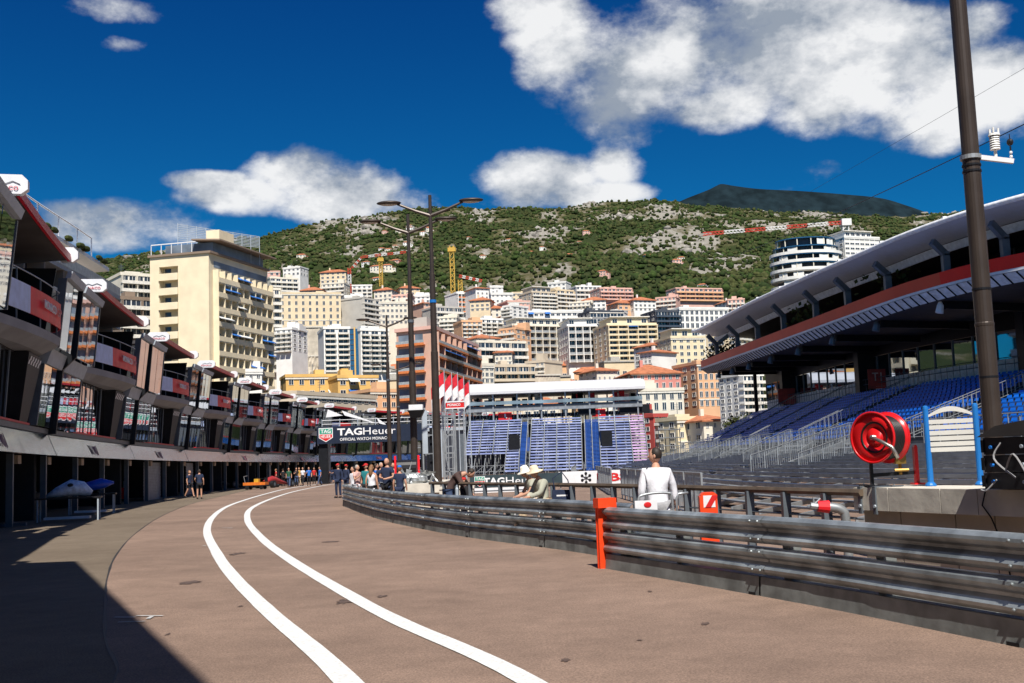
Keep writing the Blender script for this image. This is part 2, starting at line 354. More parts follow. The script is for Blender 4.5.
# ------------------------------------------------------------------ hillside wood (one mass)
ico = bmesh.new(); bmesh.ops.create_icosphere(ico, subdivisions=1, radius=1); icv = np.array([v.co[:] for v in ico.verts]); ico.verts.index_update(); icf = np.array([[v.index for v in f.verts] for f in ico.faces])
ico2 = bmesh.new(); bmesh.ops.create_icosphere(ico2, subdivisions=2, radius=1); icv2 = np.array([v.co[:] for v in ico2.verts]); ico2.verts.index_update(); icf2 = np.array([[v.index for v in f.verts] for f in ico2.faces])
rng = np.random.default_rng(3)
def wood(name, n, sampler, rad, V=icv, Fc=icf, mats=None, label=None):
    VV = []; FF = []; MI = []; o = 0; k = 0; tries = 0
    while k < n and tries < n*8:
        tries += 1; p = sampler()
        if p is None: continue
        r = rng.uniform(*rad)*(1 if rng.random() < .85 else 1.5)
        v = V*(rng.uniform(.62,1.25,(len(V),1)))*np.array([r, r, r*rng.uniform(.7,1.15)])
        VV.append(v+np.array([p[0], p[1], p[2]+r*.45])); FF.append(Fc+o); o += len(V); MI.append(np.full(len(Fc), rng.integers(0, len(mats)))); k += 1
    VV = np.concatenate(VV); FF = np.concatenate(FF); MI = np.concatenate(MI)
    me = bpy.data.meshes.new(name); me.vertices.add(len(VV)); me.vertices.foreach_set('co', VV.ravel())
    me.loops.add(FF.size); me.loops.foreach_set('vertex_index', FF.ravel().astype(np.int32)); me.polygons.add(len(FF))
    me.polygons.foreach_set('loop_start', np.arange(0, FF.size, 3, dtype=np.int32)); me.polygons.foreach_set('material_index', MI.astype(np.int32)); me.update(calc_edges=True); me.validate()
    for m_ in mats: me.materials.append(m_)
    ob = bpy.data.objects.new(name, me); C.objects.link(ob); tag(ob, label, 'trees', kind='stuff'); return ob
leafm = [M('leaves_dark', (.022,.036,.010), .9, var=.35, scale=.3, spec=.15), M('leaves_olive', (.048,.058,.018), .9, var=.35, scale=.3, spec=.15),
         M('leaves_green', (.036,.060,.014), .9, var=.35, scale=.3, spec=.15), M('leaves_yellowish', (.055,.062,.020), .9, var=.35, scale=.3, spec=.15)]
def samp_hill():
    y = 560+ (2400-560)*rng.random()**.9; t = rng.uniform(-.52,.50); x = t*y
    rr = rocky(x, y)
    if rr > rng.uniform(-.05,.45) and rng.random() > .34: return None
    return (x, y, hgt(x, y))
wood('hillside_wood', 42000, samp_hill, (1.7,3.9), mats=leafm, label='wooded mountain slope of evergreens and scrub rising behind the city')

# pale limestone crags standing out of the scrub (one mass)
m_rock = M('limestone', (.27,.25,.22), .9, var=.45, scale=.12, bump=1, spec=.1)
def samp_rock():
    y = 800+1620*rng.random()**.55; t = rng.uniform(-.5,.5); x = t*y; rr = rocky(x, y)+(.12 if y > 2250 else 0)
    if rr < rng.uniform(.26,.64): return None
    return (x, y, hgt(x, y)-2.5)
_v = icv*np.array([1.25,.8,1.0]); rk_ = wood('rock_outcrops', 3000, samp_rock, (1.6,5.5), V=_v, mats=[m_rock, m_rock], label='pale limestone crags along the ridge and upper slope'); rk_['category'] = 'rocks'
# ------------------------------------------------------------------ pit building: one unit per team, along a curve
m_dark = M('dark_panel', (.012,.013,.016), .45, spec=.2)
m_steel = M('painted_steel_grey', (.13,.15,.17), .45, .3, var=.1)
m_beam = M('pale_grey_beam', (.40,.45,.50), .5, .1, var=.08)
m_soffit = M('grey_soffit', (.27,.28,.30), .7, var=.1, scale=1)
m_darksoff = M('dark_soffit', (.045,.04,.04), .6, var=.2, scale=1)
m_redp = M('red_panel', (.85,.015,.025), .45, var=.12, scale=1.2)
m_redtrim = M('red_trim', (.62,.012,.03), .4)
m_whitep = M('white_panel', (.75,.75,.76), .45, var=.05)
m_lilac = M('pale_blue_panel', (.60,.68,.92), .5, var=.08)
m_mirror = M('mirror_glass', (.40,.45,.52), .02, 1.0, var=.03, scale=.6, bump=.02)
m_fascia = M('brushed_metal_fascia', (.52,.61,.76), .16, 1.0, var=.05, scale=.9, bump=.30, stretch=(1,1,1.6), bd=.03)
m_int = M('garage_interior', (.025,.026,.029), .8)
m_shut = M('roller_shutter', (.30,.31,.33), .5, .3)
m_lamp = M('beige_plastic', (.42,.30,.20), .6)
m_glassd = M('dark_window_glass', (.02,.025,.03), .06, 0, spec=.9)
FP = [(-6.6,-7),(-9.2,10.3),(-14.2,27.0)]
for px_, Y_ in ((46,44.6),(128,64),(183,82.5),(226,100),(259,116.5),(288,132),(314,147)):
    q_ = at(px_, 455, Y_); FP.append((q_.x, q_.y))
FP += [(-23.5,164),(-17.5,179.5),(-8.6,193),(2,205)]
PB = Path(FP, 10)
def unit(i, s0, s1, label):
    a = PB.at(s0); root = empty('pit_garage_unit', (a.x, a.y, 0), 0, label, 'pit building', 'pit garage units along the curve')
    Lu = s1-s0
    def P(s, n, z):           # n positive = towards the track
        q = PB.at(s0+s); t = PB.tan(s0+s); return Vector((q.x-a.x+t.y*n, q.y-a.y-t.x*n, z))
    ext = 1.0
    S = lambda a0, a1, k=6: [lerp(a0, a1, j/(k-1)) for j in range(k)]
    # shell: floor slabs, back wall, side walls
    m = MB(); k = S(0, Lu)
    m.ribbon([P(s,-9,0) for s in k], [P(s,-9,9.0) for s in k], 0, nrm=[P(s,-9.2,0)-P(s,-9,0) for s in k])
    m.ribbon([P(s,-.3,3.0) for s in k], [P(s,-9,3.0) for s in k], 0, nrm=[Vector((0,0,.28))]*6)
    m.ribbon([P(s,.0,6.0) for s in k], [P(s,-9,6.0) for s in k], 0, nrm=[Vector((0,0,.28))]*6)
    for s in (0.02, Lu-.22):
        m.prism([P(s,-.4,0), P(s,-.4,3.3), P(s,1.15,9.0), P(s,-9,9.0), P(s,-9,0)], P(s+.2,0,0)-P(s,0,0), 0)
    m.ribbon([P(s,-4,9.0) for s in k], [P(s,-9,9.0) for s in k], 0, nrm=[Vector((0,0,.25))]*6)
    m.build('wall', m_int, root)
    # ground floor: pillars, lintel lamps, fascia
    ps = [0.0, Lu*.335, Lu*.66]
    for s in ps:
        m = MB(); c0, c1 = P(s,0,0), P(s+.35,0,0); m.prism([P(s,0,0), P(s+.2,0,0), P(s+.2,-.22,0), P(s,-.22,0)], (0,0,2.5)); m.build('pillar', m_steel, root)
    m = MB(); k8 = S(.06, Lu-.06, 10)
    m.ribbon([P(s,.40,2.5) for s in k8], [P(s,.06,3.34) for s in k8], 0, nrm=[P(s,-.3,0)-P(s,0,0) for s in k8])
    fa = m.build('fascia', m_fascia, root)
    if i % 2 == 0 or i < 4:     # faint painted emblem on the fascia
        m = MB(); c = Lu*.42
        for j in range(6):
            m.ribbon([P(c+j*.28,.36,2.66+.1*math.sin(j)), P(c+j*.28+.16,.36,2.66)], [P(c+j*.28,.20,3.05+.12*math.cos(j)), P(c+j*.28+.16,.20,3.1)])
        m.build('emblem', M('dull_maroon_print', (.16,.06,.08), .5), fa)
    for s in (.06, Lu*.335+.5, Lu*.66+.5):
        m = MB(); m.prism([P(s+.4,.0,2.16), P(s+1.0,.0,2.16), P(s+1.0,.0,2.46), P(s+.4,.0,2.46)], P(0,-.3,0)-P(0,0,0)); m.build('lamp_box', m_lamp, root)
    if i in (2,4,5,7):
        sh = MB(); s1_ = Lu*.335+.5; s2_ = Lu*.335+2.6 if i != 4 else Lu*.66
        if i == 5: s1_, s2_ = Lu*.17, Lu*.17+2.6
        for j in range(24):
            z = .05+j*.1; sh.bar(P(s1_,-.35-(.02 if j % 2 else 0),z), P(s2_,-.35-(.02 if j % 2 else 0),z), .03, .095)
        sh.build('roller_shutter', m_shut, root)
    # shallow partition visible inside openings
    for s in (Lu*.335, Lu*.66):
        m = MB(); m.prism([P(s+.1,-3.4,0), P(s+.25,-3.4,0), P(s+.25,-9,0), P(s+.1,-9,0)], (0,0,3.0)); m.build('partition', M('partition_panel', (.07,.08,.09), .6), root)
    # lean: n at height z
    ln = lambda z: .05+(z-3.4)/5.9*1.5
    # trim rail at bottom of glazing
    m = MB(); m.ribbon([P(s,.1,3.36) for s in k8], [P(s,.12,3.55) for s in k8], 0, nrm=[P(s,-.3,0)-P(s,0,0) for s in k8]); m.build('sill', m_steel, root)
    m = MB(); kk = S(Lu*.25, Lu*.78, 4); m.ribbon([P(s,.14,3.56) for s in kk], [P(s,.15,3.63) for s in kk], 0, nrm=[P(s,-.2,0)-P(s,0,0) for s in kk]); m.build('trim', m_redtrim, root)
    A0, A1 = .35, 4.6          # near mirror bay
    B0, B1 = Lu-3.3, Lu-.05     # far mirror bay
    def panel(s0_, s1_, z0, z1, name='mirror_panel', mat=m_mirror, dn=0., th=.06):
        m = MB(); kk = S(s0_, s1_, 3)
        m.ribbon([P(s,ln((z0+z1)/2)-.13+dn,z0) for s in kk], [P(s,ln((z0+z1)/2)+.13+dn,z1) for s in kk], 0, nrm=[P(s,-th,0)-P(s,0,0) for s in kk]); return m.build(name, mat, root)
    for (p, q) in ((A0, A1), (B0, B1)):
        mid = (p+q)/2
        for (u0, u1) in ((p, mid-.05), (mid+.05, q)):
            panel(u0, u1, 3.58, 5.85); panel(u0, u1, 6.45, 9.05)
        # beams between panels and sloping top rail
        m = MB(); kk = S(p-.02, q+.02, 4)
        m.ribbon([P(s,ln(5.87)-.08,5.87) for s in kk], [P(s,ln(6.42)-.02,6.42) for s in kk], 0, nrm=[P(s,-.35,0)-P(s,0,0) for s in kk]); m.build('floor_beam', m_beam, root)
        m = MB(); z0, z1 = 9.07, 9.33
        m.ribbon([P(s,ln(z0)-.08,z0) for s in kk], [P(s,ln(z1)-.05,z1) for s in kk], 0, nrm=[P(s,-.18,0)-P(s,0,0) for s in kk]); m.build('top_rail', m_beam, root)
    pn = lambda z0, z1, e: (ln((z0+z1)/2)-.13+e, ln((z0+z1)/2)+.13+e)
    for s in (A1+.02, B0-.16):
        for z0, z1 in ((3.58,5.85),(6.45,9.05)):
            a_, b_ = pn(z0, z1, .03); m = MB(); m.prism([P(s,a_,z0), P(s,b_,z1), P(s,b_-.3,z1), P(s,a_-.3,z0)], P(s+.12,0,0)-P(s,0,0)); m.build('mullion', m_steel, root)
    # fin at unit boundary
    m = MB(); a_, b_ = pn(3.58,5.85,.12); c2, d2 = pn(6.45,9.05,.12); m.prism([P(-.12,a_,3.35), P(-.12,b_,5.9), P(-.12,c2,6.4), P(-.12,d2,9.36), P(-.12,c2-.4,9.36), P(-.12,a_-.3,3.35)], P(.16,0,0)-P(0,0,0)); m.build('fin', m_dark, root)
    # mid-bay: lower storey glazing with mullions, set back
    m = MB(); kk = S(A1+.15, B0-.3, 6)
    m.ribbon([P(s,-.22,3.58) for s in kk], [P(s,-.08,6.0) for s in kk], 0, nrm=[P(s,-.05,0)-P(s,0,0) for s in kk]); m.build('lower_glazing', m_mirror, root)
    nm = 7
    for j in range(nm):
        s = lerp(A1+.2, B0-.4, j/(nm-1))
        m = MB(); m.bar(P(s,-.15,3.58), P(s,.0,6.0), .05, .07); m.build('window_bar', m_steel, root)
    # funnel pillar
    sA, sB = B0-2.9, B0-.4; c_ = (sA+sB)/2
    m = MB(); m.add([P(c_-.7,.1,3.6),P(c_+.7,.1,3.6),P(sB,.5,6.0),P(sA,.5,6.0),P(c_-.7,-.3,3.6),P(c_+.7,-.3,3.6),P(sB,-.3,6.0),P(sA,-.3,6.0)], [(0,1,2,3),(4,7,6,5),(0,4,5,1),(1,5,6,2),(2,6,7,3),(3,7,4,0)])
    fu = m.build('funnel_pillar', m_dark, root)
    m = MB()
    for r_ in range(2):
        for j in range(10):
            if (j+r_) % 2: continue
            z = 5.6+r_*.15; f = (z-3.6)/2.4; n_ = .1+.4*f+.012; s_ = lerp(sA+.1, sB-.2, j/10); e_ = (sB-sA)/10*.9
            m.add([P(s_,n_,z),P(s_+e_,n_,z),P(s_+e_,n_+.045,z+.14),P(s_,n_+.045,z+.14)], [(0,1,2,3)])
    m.build('chequer_band', m_whitep, fu)
    # upper storey set back dark glass and balcony
    m = MB(); m.ribbon([P(s,-1.6,6.3) for s in kk], [P(s,-1.6,9.4) for s in kk], 0, nrm=[P(s,-.05,0)-P(s,0,0) for s in kk]); m.build('lounge_glazing', m_glassd, root)
    for j in range(5):
        s = lerp(A1+.4, B0-.6, j/4); m = MB(); m.bar(P(s,-1.5,6.3), P(s,-1.5,9.4), .07, .1); m.build('window_bar', m_steel, root)
    b0, b1 = A1+.25, B0-.3
    nb = 16
    def arc(off): 
        out = []
        for j in range(nb+1):
            f = j/nb; s = lerp(b0, b1, f); out.append((s, .20+off+1.05*math.sin(math.pi/2*min(1,f/.88))-(0 if f < .9 else (f-.9)*5)))
        return out
    m = MB(); ar = arc(0); inn = [(s, -1.5) for s, _ in ar]
    m.ribbon([P(s,n_,6.34) for s, n_ in ar], [P(s,n_+.06,6.62) for s, n_ in ar], 0)
    m.ribbon([P(s,n_+.06,6.62) for s, n_ in ar], [P(s,-1.5,6.62) for s, n_ in ar], 0)
    arl = arc(-.55)
    m.ribbon([P(s,n_,6.34) for s, n_ in ar], [P(s,max(n_,.25),6.06) for s, n_ in arl], 0)
    m.ribbon([P(s,max(n_,.25),6.06) for s, n_ in arl], [P(s,-.3,6.04) for s, n_ in arl], 0)
    bal = m.build('balcony', m_soffit, root)
    for j in range(1, nb, 4):
        s, n_ = ar[j]
        m = MB(); m.bar(P(s,n_+.02,6.62), P(s,n_+.02,8.25), .04, .04); m.build('rail_post', m_steel, bal)
    m = MB(); jb = [(s, n_) for s, n_ in arc(.06)]
    m.ribbon([P(s,n_,6.95) for s, n_ in jb[:8]], [P(s,n_,7.85) for s, n_ in jb[:8]], 0, nrm=[P(0,-.04,0)-P(0,0,0)]*8); m.build('pale_banner', m_lilac, bal)
    m = MB(); m.ribbon([P(s,n_,6.95) for s, n_ in jb[7:]], [P(s,n_,7.85) for s, n_ in jb[7:]], 0, nrm=[P(0,-.04,0)-P(0,0,0)]*len(jb[7:])); bn = m.build('red_banner', m_redp, bal)
    cu0 = jb[9]; cu1 = jb[14]; p0 = P(cu0[0],cu0[1]+.10,7.3); p1 = P(cu1[0],cu1[1]+.06,7.3)
    if i < 9:
        text_part('MONACO', p0, p1-p0, (0,0,1), (p1-p0).length*.62, .30, m_whitep, bn, bold=.012, depth=.02)
        text_part('GP', p0+(p1-p0)*.66, p1-p0, (0,0,1), (p1-p0).length*.26, .30, M('red_print_pale', (.75,.25,.25), .5), bn, depth=.02)
        text_part('E-PRIX', p0+(p1-p0)*.5+Vector((0,0,-.24)), p1-p0, (0,0,1), (p1-p0).length*.3, .12, m_whitep, bn, depth=.02) if False else None
    m = MB(); m.tube([P(s,n_,8.28) for s, n_ in ar], .022, 6); m.build('handrail', m_beam, bal)
    # roof: wedge rising outward
    r0, r1 = A1-.2, B0+.1
    kk = S(r0, r1, 6)
    m = MB(); rn = 1.35
    m.ribbon([P(s,-4.5,9.3) for s in kk], [P(s,rn,9.78) for s in kk], 1, nrm=[Vector((0,0,.2))]*6)
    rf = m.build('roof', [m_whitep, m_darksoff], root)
    m = MB(); m.ribbon([P(s,rn+.05,9.72) for s in kk], [P(s,rn+.05,10.0) for s in kk], 0, nrm=[P(0,-.1,0)-P(0,0,0)]*6); m.build('roof_edge', m_redtrim, rf)
    for (s, wd) in ((r0-.25, 1.15), (r1+.05, .5)):
        m = MB(); poly = []
        for (n_, z) in ((rn+.2-wd,9.72),(rn+.12,9.72),(rn+.3,9.86),(rn+.3,10.12),(rn+.14,10.28),(rn+.3-wd,10.28),(rn+.12-wd,10.1),(rn+.1-wd,9.85)): poly.append(P(s,n_,z))
        m.prism(poly, P(s+.3,0,0)-P(s,0,0)); cp = m.build('end_cap', m_whitep, rf)
        if s < 6:
            o_ = P(s,rn+.15-wd+.25,9.82); r_ = P(s,1,0)-P(s,0,0)
            text_part('MONACO', o_-(P(s+.02,0,0)-P(s,0,0)), r_, (0,0,1), .8, .12, M('red_print', (.6,.05,.08), .5), cp, depth=.012)
            m = MB(); q0 = [(.1,.28),(.3,.36),(.45,.30),(.65,.38),(.85,.29)]
            m.tube([o_-(P(s+.02,0,0)-P(s,0,0))+r_*x+Vector((0,0,z-.12)) for x, z in q0], .012, 4); m.build('track_emblem', m_steel, cp)
    # side blinkers of the lounge
    for s in (b1+.05,):
        m = MB(); m.prism([P(s,.45,6.4), P(s,.95,9.4), P(s,-1.6,9.4), P(s,-1.6,6.4)], P(s+.1,0,0)-P(s,0,0)); m.build('side_screen', m_dark, root)
    return root
NU = len(FP)-1
# arc positions of the control points
knots = [PB.d[i*10] for i in range(NU+1)]
ulab = ['pit garage unit beyond the left frame edge, beside the viewer','pit garage unit at the extreme left edge, one dark garage pillar showing',
 'nearest clearly visible pit unit, its white roof cap cut by the left picture edge','second visible pit unit, car nose tables standing in its open garages',
 'third visible pit unit with a half shut grey roller shutter','fourth visible pit unit, two people in navy walk before its garages','fifth visible pit unit with dark open garages behind low parked parts','sixth visible pit unit, orange cart parked before its garages',
 'seventh visible pit unit, last one left of the watch banner gantry','first small pit unit seen below the left end of the watch banner','small far pit unit seen below the middle of the watch banner','small far pit unit below the right half of the banner','farthest pit unit beyond the right end of the watch banner']
for i in range(1, NU):
    unit(i, knots[i], knots[i+1], ulab[i])
# unseen block added beyond the left edge to shade the near pit lane
root = empty('shade_block', (-7.6,13.0,0), 0, 'tall added block just outside the left edge, shading the near pit lane', 'building')
m = MB(); m.prism([(0,0,0),(6.12,-13.1,0),(9.6,-24,0),(1.6,-24,0),(-.9,0,0)], (0,0,12)); m.build('wall', M('shade_block_wall', (.3,.3,.3), .8), root)
m = MB(); m.prism([(.1,.05,12.01),(6.25,-13.1,12.01),(9.8,-24,12.01),(1.5,-24,12.01),(-1.0,.05,12.01)], (0,0,.3)); m.build('roof', m_whitep, root)
for j in range(3):
    m = MB(); m.prism([(.3,-.6,3.4+j*3),(5.4,-12.5,3.4+j*3),(5.48,-12.5,3.4+j*3),(.38,-.6,3.4+j*3)], (0,0,1.4)); m.build('window', m_glassd, root)
# ------------------------------------------------------------------ watch banner on its gantry
m_navy = M('navy_board', (.010,.018,.040), .5, var=.1)
m_wt = M('white_lettering', (.80,.80,.80), .5, var=.02)
m_green = M('green_shield', (.02,.28,.18), .5); m_red = M('bright_red_paint', (.62,.02,.02), .4, var=.08)
def shield(o_, r, up, sz, parent):
    r = Vector(r).normalized(); u = Vector(up).normalized(); nn = r.cross(u)
    def q(x, z, d): return Vector(o_)+r*x*sz+u*z*sz+nn*d
    m = MB(); m.prism([q(0,1,.01),q(1,1,.01),q(1,.3,.01),q(.5,0,.01),q(0,.3,.01)], nn*.02); s_ = m.build('shield', m_wt, parent)
    m = MB(); m.prism([q(.05,.95,.03),q(.95,.95,.03),q(.95,.58,.03),q(.05,.58,.03)], nn*.01); m.build('shield_field', m_green, s_)
    m = MB(); m.prism([q(.05,.54,.03),q(.95,.54,.03),q(.95,.33,.03),q(.5,.06,.03),q(.05,.33,.03)], nn*.01); m.build('shield_field', m_red, s_)
    text_part('TAG', q(.14,.63,.04), r, u, .72*sz, .27*sz, m_wt, s_, bold=.02, depth=.01)
    text_part('HEUER', q(.14,.28,.04), r, u, .72*sz, .22*sz, m_wt, s_, bold=.01, depth=.01)
YB = 116
c0 = at(317, 444.2, YB); c1 = at(426, 442.5, YB); tp = at(317, 427, YB)
root = empty('banner_gantry', (c0.x, YB, 0), 0, 'dark navy watch banner with shield logo spanning the far pit lane on a gantry', 'banner')
X1 = c1.x-c0.x; zb = c0.z; zt = tp.z
m = MB(); m.box((0,0,zb),(X1,.3,zt)); bd = m.build('board', m_navy, root)
for x in (.1, X1-.6):
    m = MB(); m.box((x,.32,0),(x+.9,1.0,zb+.4)); m.build('post', m_dark, root)
m = MB(); m.bar((0,.6,zt-.2),(X1,.6,zt-.2),.3,.3); m.build('truss', m_steel, root)
wpx = X1/109
shield((wpx*2, -.02, zb+.1*(zt-zb)), (1,0,0), (0,0,1), (zt-zb)*.82, bd)
text_part('TAG', (wpx*20.5,-.02,zb+.45*(zt-zb)), (1,0,0), (0,0,1), wpx*25, (zt-zb)*.42, m_wt, bd, bold=.03)
text_part('Heuer', (wpx*46.5,-.02,zb+.45*(zt-zb)), (1,0,0), (0,0,1), wpx*32.5, (zt-zb)*.42, m_wt, bd)
text_part('OFFICIAL WATCH MONACO', (wpx*23,-.02,zb+.14*(zt-zb)), (1,0,0), (0,0,1), wpx*50, (zt-zb)*.17, m_wt, bd, bold=.01)
# rail bridge with white peaks above the banner
a = at(322, 424, 122); b = at(428, 420, 122)
root = empty('footbridge', (a.x, 122, 0), 0, 'white railed footbridge with a sloping canopy edge just above the watch banner', 'bridge')
m = MB(); m.box((0,0,a.z-1.2),(b.x-a.x+4,2.0,a.z-.9)); m.build('deck', m_beam, root)
for j in range(4):
    m = MB(); m.tube([(0,0,a.z-.9+j*.42),(b.x-a.x+4,0,a.z-.9+j*.42)], .035, 5); m.build('rail', m_whitep, root)
for j in range(9):
    x = (b.x-a.x+4)*j/8; m = MB(); m.tube([(x,0,a.z-1),(x,0,a.z+.5)], .05, 5); m.build('post', m_beam, root)
for x in (.2, b.x-a.x+3.4):
    m = MB(); m.box((x,.3,0),(x+.4,1.6,a.z-1.2)); m.build('support', m_steel, root)
for (p0, p1, p2) in (((326,409),(341,415),(324,417)),((340,410),(378,424),(343,415)),((375,417),(386,425),(378,423))):
    q = [at(*p, 122)-a for p in (p0, p1, p2)]; m = MB(); m.prism([(v.x,1.2,v.z+a.z) for v in q], (0,.2,0)); m.build('canopy_edge', m_whitep, root)
# ------------------------------------------------------------------ buildings
def wallmat(name, col): return M(name, col, .85, var=.07, scale=.35, bump=.15)
WM = dict(cream=wallmat('cream_stucco', (.74,.60,.40)), pale=wallmat('pale_stucco', (.74,.68,.56)), white=wallmat('white_stucco', (.82,.80,.75)), grey=wallmat('grey_concrete', (.50,.47,.42)),
 pink=wallmat('pink_stucco', (.72,.44,.36)), rose=wallmat('rose_stucco', (.60,.24,.20)), peach=wallmat('peach_stucco', (.76,.44,.25)), ochre=wallmat('ochre_stucco', (.74,.46,.15)), salmon=wallmat('salmon_stucco', (.64,.40,.30)),
 yellow=wallmat('light_yellow_stucco', (.78,.66,.44)), beige=wallmat('beige_stucco', (.62,.52,.39)), brown=wallmat('brown_render', (.26,.19,.14)), dark=wallmat('dark_facade', (.06,.07,.09)), red=wallmat('red_stucco', (.45,.07,.06)))
m_pane = M('window_pane', (.035,.05,.075), .15, 0, var=.5, scale=.15, spec=.7)
m_pane2 = M('shuttered_window', (.16,.20,.25), .5, var=.4, scale=.2)
m_tile = M('terracotta_tiles', (.42,.15,.07), .85, var=.25, scale=1.2)
m_flat = M('flat_roof_gravel', (.40,.38,.34), .9)
m_rail = M('balcony_rail_glass', (.42,.44,.44), .4, .2)
m_blueaw = M('blue_awning', (.03,.16,.50), .7); m_orange = M('orange_parapet', (.66,.20,.06), .7); m_whiteaw = M('white_awning', (.70,.70,.68), .8)
m_slab = M('balcony_slab', (.74,.70,.62), .8)
def winmesh(w_, h_, frame, pane=None):
    key = ('win', round(w_,1), round(h_,1), frame.name, (pane or m_pane).name)
    if key in MATS: return MATS[key]
    m = MB(); m.box((-w_/2,-.02,0),(w_/2,.10,h_),1)
    t = max(.06, w_*.06)
    for a, b in (((-w_/2-t,-.08,-t),(w_/2+t,.05,0)),((-w_/2-t,-.08,h_),(w_/2+t,.05,h_+t)),((-w_/2-t,-.08,0),(-w_/2,.05,h_)),((w_/2,-.08,0),(w_/2+t,.05,h_)),((-.04,-.06,0),(.04,.05,h_))): m.box(a, b, 0)
    MATS[key] = m.mesh('window', [frame, pane or m_pane]); return MATS[key]
def block(label, cat, A, B, dep, ztop, zvis, floors, bays, wall, balc=None, bmat=None, side=None, sbays=2, wf=(.5,.5), roof='flat', roofm=None, group=None, name='apartment_building', aw=0, pane=None, setback=0, zb=None, seed=1, sbal=False, frame=None):
    """A, B: plan points of the front, left to right as seen; outward normal is to the right-hand side of A->B rotated to the viewer"""
    A = Vector((A[0],A[1],0)); B = Vector((B[0],B[1],0)); Wd = (B-A).length; ang = math.atan2(B.y-A.y, B.x-A.x); rnd = random.Random(seed*77+floors)
    zmin = min(hgt(*(A.lerp(B, f)+Vector((-math.sin(ang), math.cos(ang), 0))*g_)[:2]) for f in (0,.5,1) for g_ in (0, dep))-2.5 if zb is None else zb
    zmin = min(zmin, zvis-1)
    root = empty(name, (A.x, A.y, zmin), ang, label, cat, group)
    Ht = ztop-zmin; zv = zvis-zmin; fh = (ztop-zvis)/floors; frame = frame or WM['white']
    m = MB(); m.box((0,0,0),(Wd,dep,Ht)); 
    if roof == 'flat':
        m.box((-.2,-.2,Ht+.003),(Wd+.2,.12,Ht+.7)); m.box((-.2,dep-.12,Ht+.003),(Wd+.2,dep+.2,Ht+.7)); m.box((-.2,.125,Ht+.003),(.12,dep-.125,Ht+.7)); m.box((Wd-.12,.125,Ht+.003),(Wd+.2,dep-.125,Ht+.7))
    m.build('wall', wall, root)
    if roof == 'flat':
        m = MB(); m.box((.13,.13,Ht+.002),(Wd-.13,dep-.13,Ht+.12)); rf = m.build('roof', roofm or m_flat, root)
        for q in range(rnd.randint(1,3)):
            x = rnd.uniform(.1,.7)*Wd; y = rnd.uniform(.2,.6)*dep; m = MB(); m.box((x,y,Ht+.12),(x+rnd.uniform(1.5,4),y+2.5,Ht+rnd.uniform(1.2,2.8))); m.build('roof_housing', wall, rf)
        if rnd.random() < .6:
            m = MB(); x = rnd.uniform(.2,.8)*Wd; m.tube([(x,dep*.4,Ht),(x,dep*.4,Ht+3.5)],.06,5); 
            for q in range(4): m.bar((x-.6,dep*.4,Ht+2.2+q*.3),(x+.6,dep*.4,Ht+2.2+q*.3),.05,.05)
            m.build('antenna', m_steel, rf)
    elif roof == 'hip':
        o_ = .6; h_ = min(Wd, dep)*.22; i_ = min(Wd, dep)*.45; m = MB()
        m.add([(-o_,-o_,Ht),(Wd+o_,-o_,Ht),(Wd+o_,dep+o_,Ht),(-o_,dep+o_,Ht),(i_,dep/2,Ht+h_),(Wd-i_,dep/2,Ht+h_),(-o_,-o_,Ht-.25),(Wd+o_,-o_,Ht-.25),(Wd+o_,dep+o_,Ht-.25),(-o_,dep+o_,Ht-.25)],
              [(0,1,5,4),(1,2,5),(2,3,4,5),(3,0,4),(6,7,1,0),(7,8,2,1),(8,9,3,2),(9,6,0,3),(9,8,7,6)]); rf = m.build('roof', m_tile if roofm is None else roofm, root)
        m = MB(); m.box((Wd*.3,dep*.35,Ht+.2),(Wd*.3+.7,dep*.35+.7,Ht+h_+.9)); m.build('chimney', wall, rf)
    if setback:
        m = MB(); m.box((Wd*.12,2.2,Ht+.125),(Wd*.88,dep-1,Ht+2.9)); pt = m.build('penthouse', wall, root)
        wm = winmesh(1.6,1.5,frame,pane)
        for q in range(max(2,bays-2)): put('window', wm, pt, (Wd*(.2+.6*q/max(1,bays-3)),2.17,Ht+.8))
        m = MB(); m.box((Wd*.09,1.4,Ht+2.905),(Wd*.91,dep-.6,Ht+3.2)); m.build('eaves', m_slab, pt)
    bw = Wd/bays; wm = winmesh(bw*wf[0], fh*wf[1], frame, pane); cnt = 0
    for fl in range(floors):
        z = zv+fl*fh
        for b_ in range(bays):
            cnt += 1
            if cnt > 100: break
            put('window', wm, root, (bw*(b_+.5), -.003, z+fh*(.9-wf[1] if balc is None else .96-wf[1])))
    bd_ = 1.35
    if balc == 'band':
        m = MB(); m.box((-.15,-bd_,0),(Wd+.15,-.003,.2)); m.box((-.15,-bd_-.1,-.1),(Wd+.15,-bd_,fh*.34)); bm_ = m.mesh('balcony', bmat or m_slab)
        for fl in range(floors): put('balcony', bm_, root, (0,0,zv+fl*fh-.1))
        m = MB(); m.box((-.06,-bd_+.02,.1),(.06,-.004,fh*.95)); dm = m.mesh('balcony_divider', wall)
        if floors*(bays-1) <= 80:
            for fl in range(floors):
                for b_ in range(0, bays+1, 2): put('balcony_divider', dm, root, (min(Wd-.06,max(.06,bw*b_)),0,zv+fl*fh))
    elif balc == 'box':
        m = MB(); k = bw*.40; m.box((-k,-bd_,0),(k,-.003,.2)); m.box((-k,-bd_-.06,.0),(k,-bd_,fh*.34)); m.box((-k-.05,-bd_,.0),(-k,-.003,fh*.34)); m.box((k,-bd_,.0),(k+.05,-.003,fh*.34)); bm_ = m.mesh('balcony', bmat or m_slab)
        for fl in range(floors):
            for b_ in range(bays):
                if bays*floors < 110 : put('balcony', bm_, root, (bw*(b_+.5),0,zv+fl*fh-.1))
    elif balc == 'loggia':     # framed grid: fins and slabs with rail
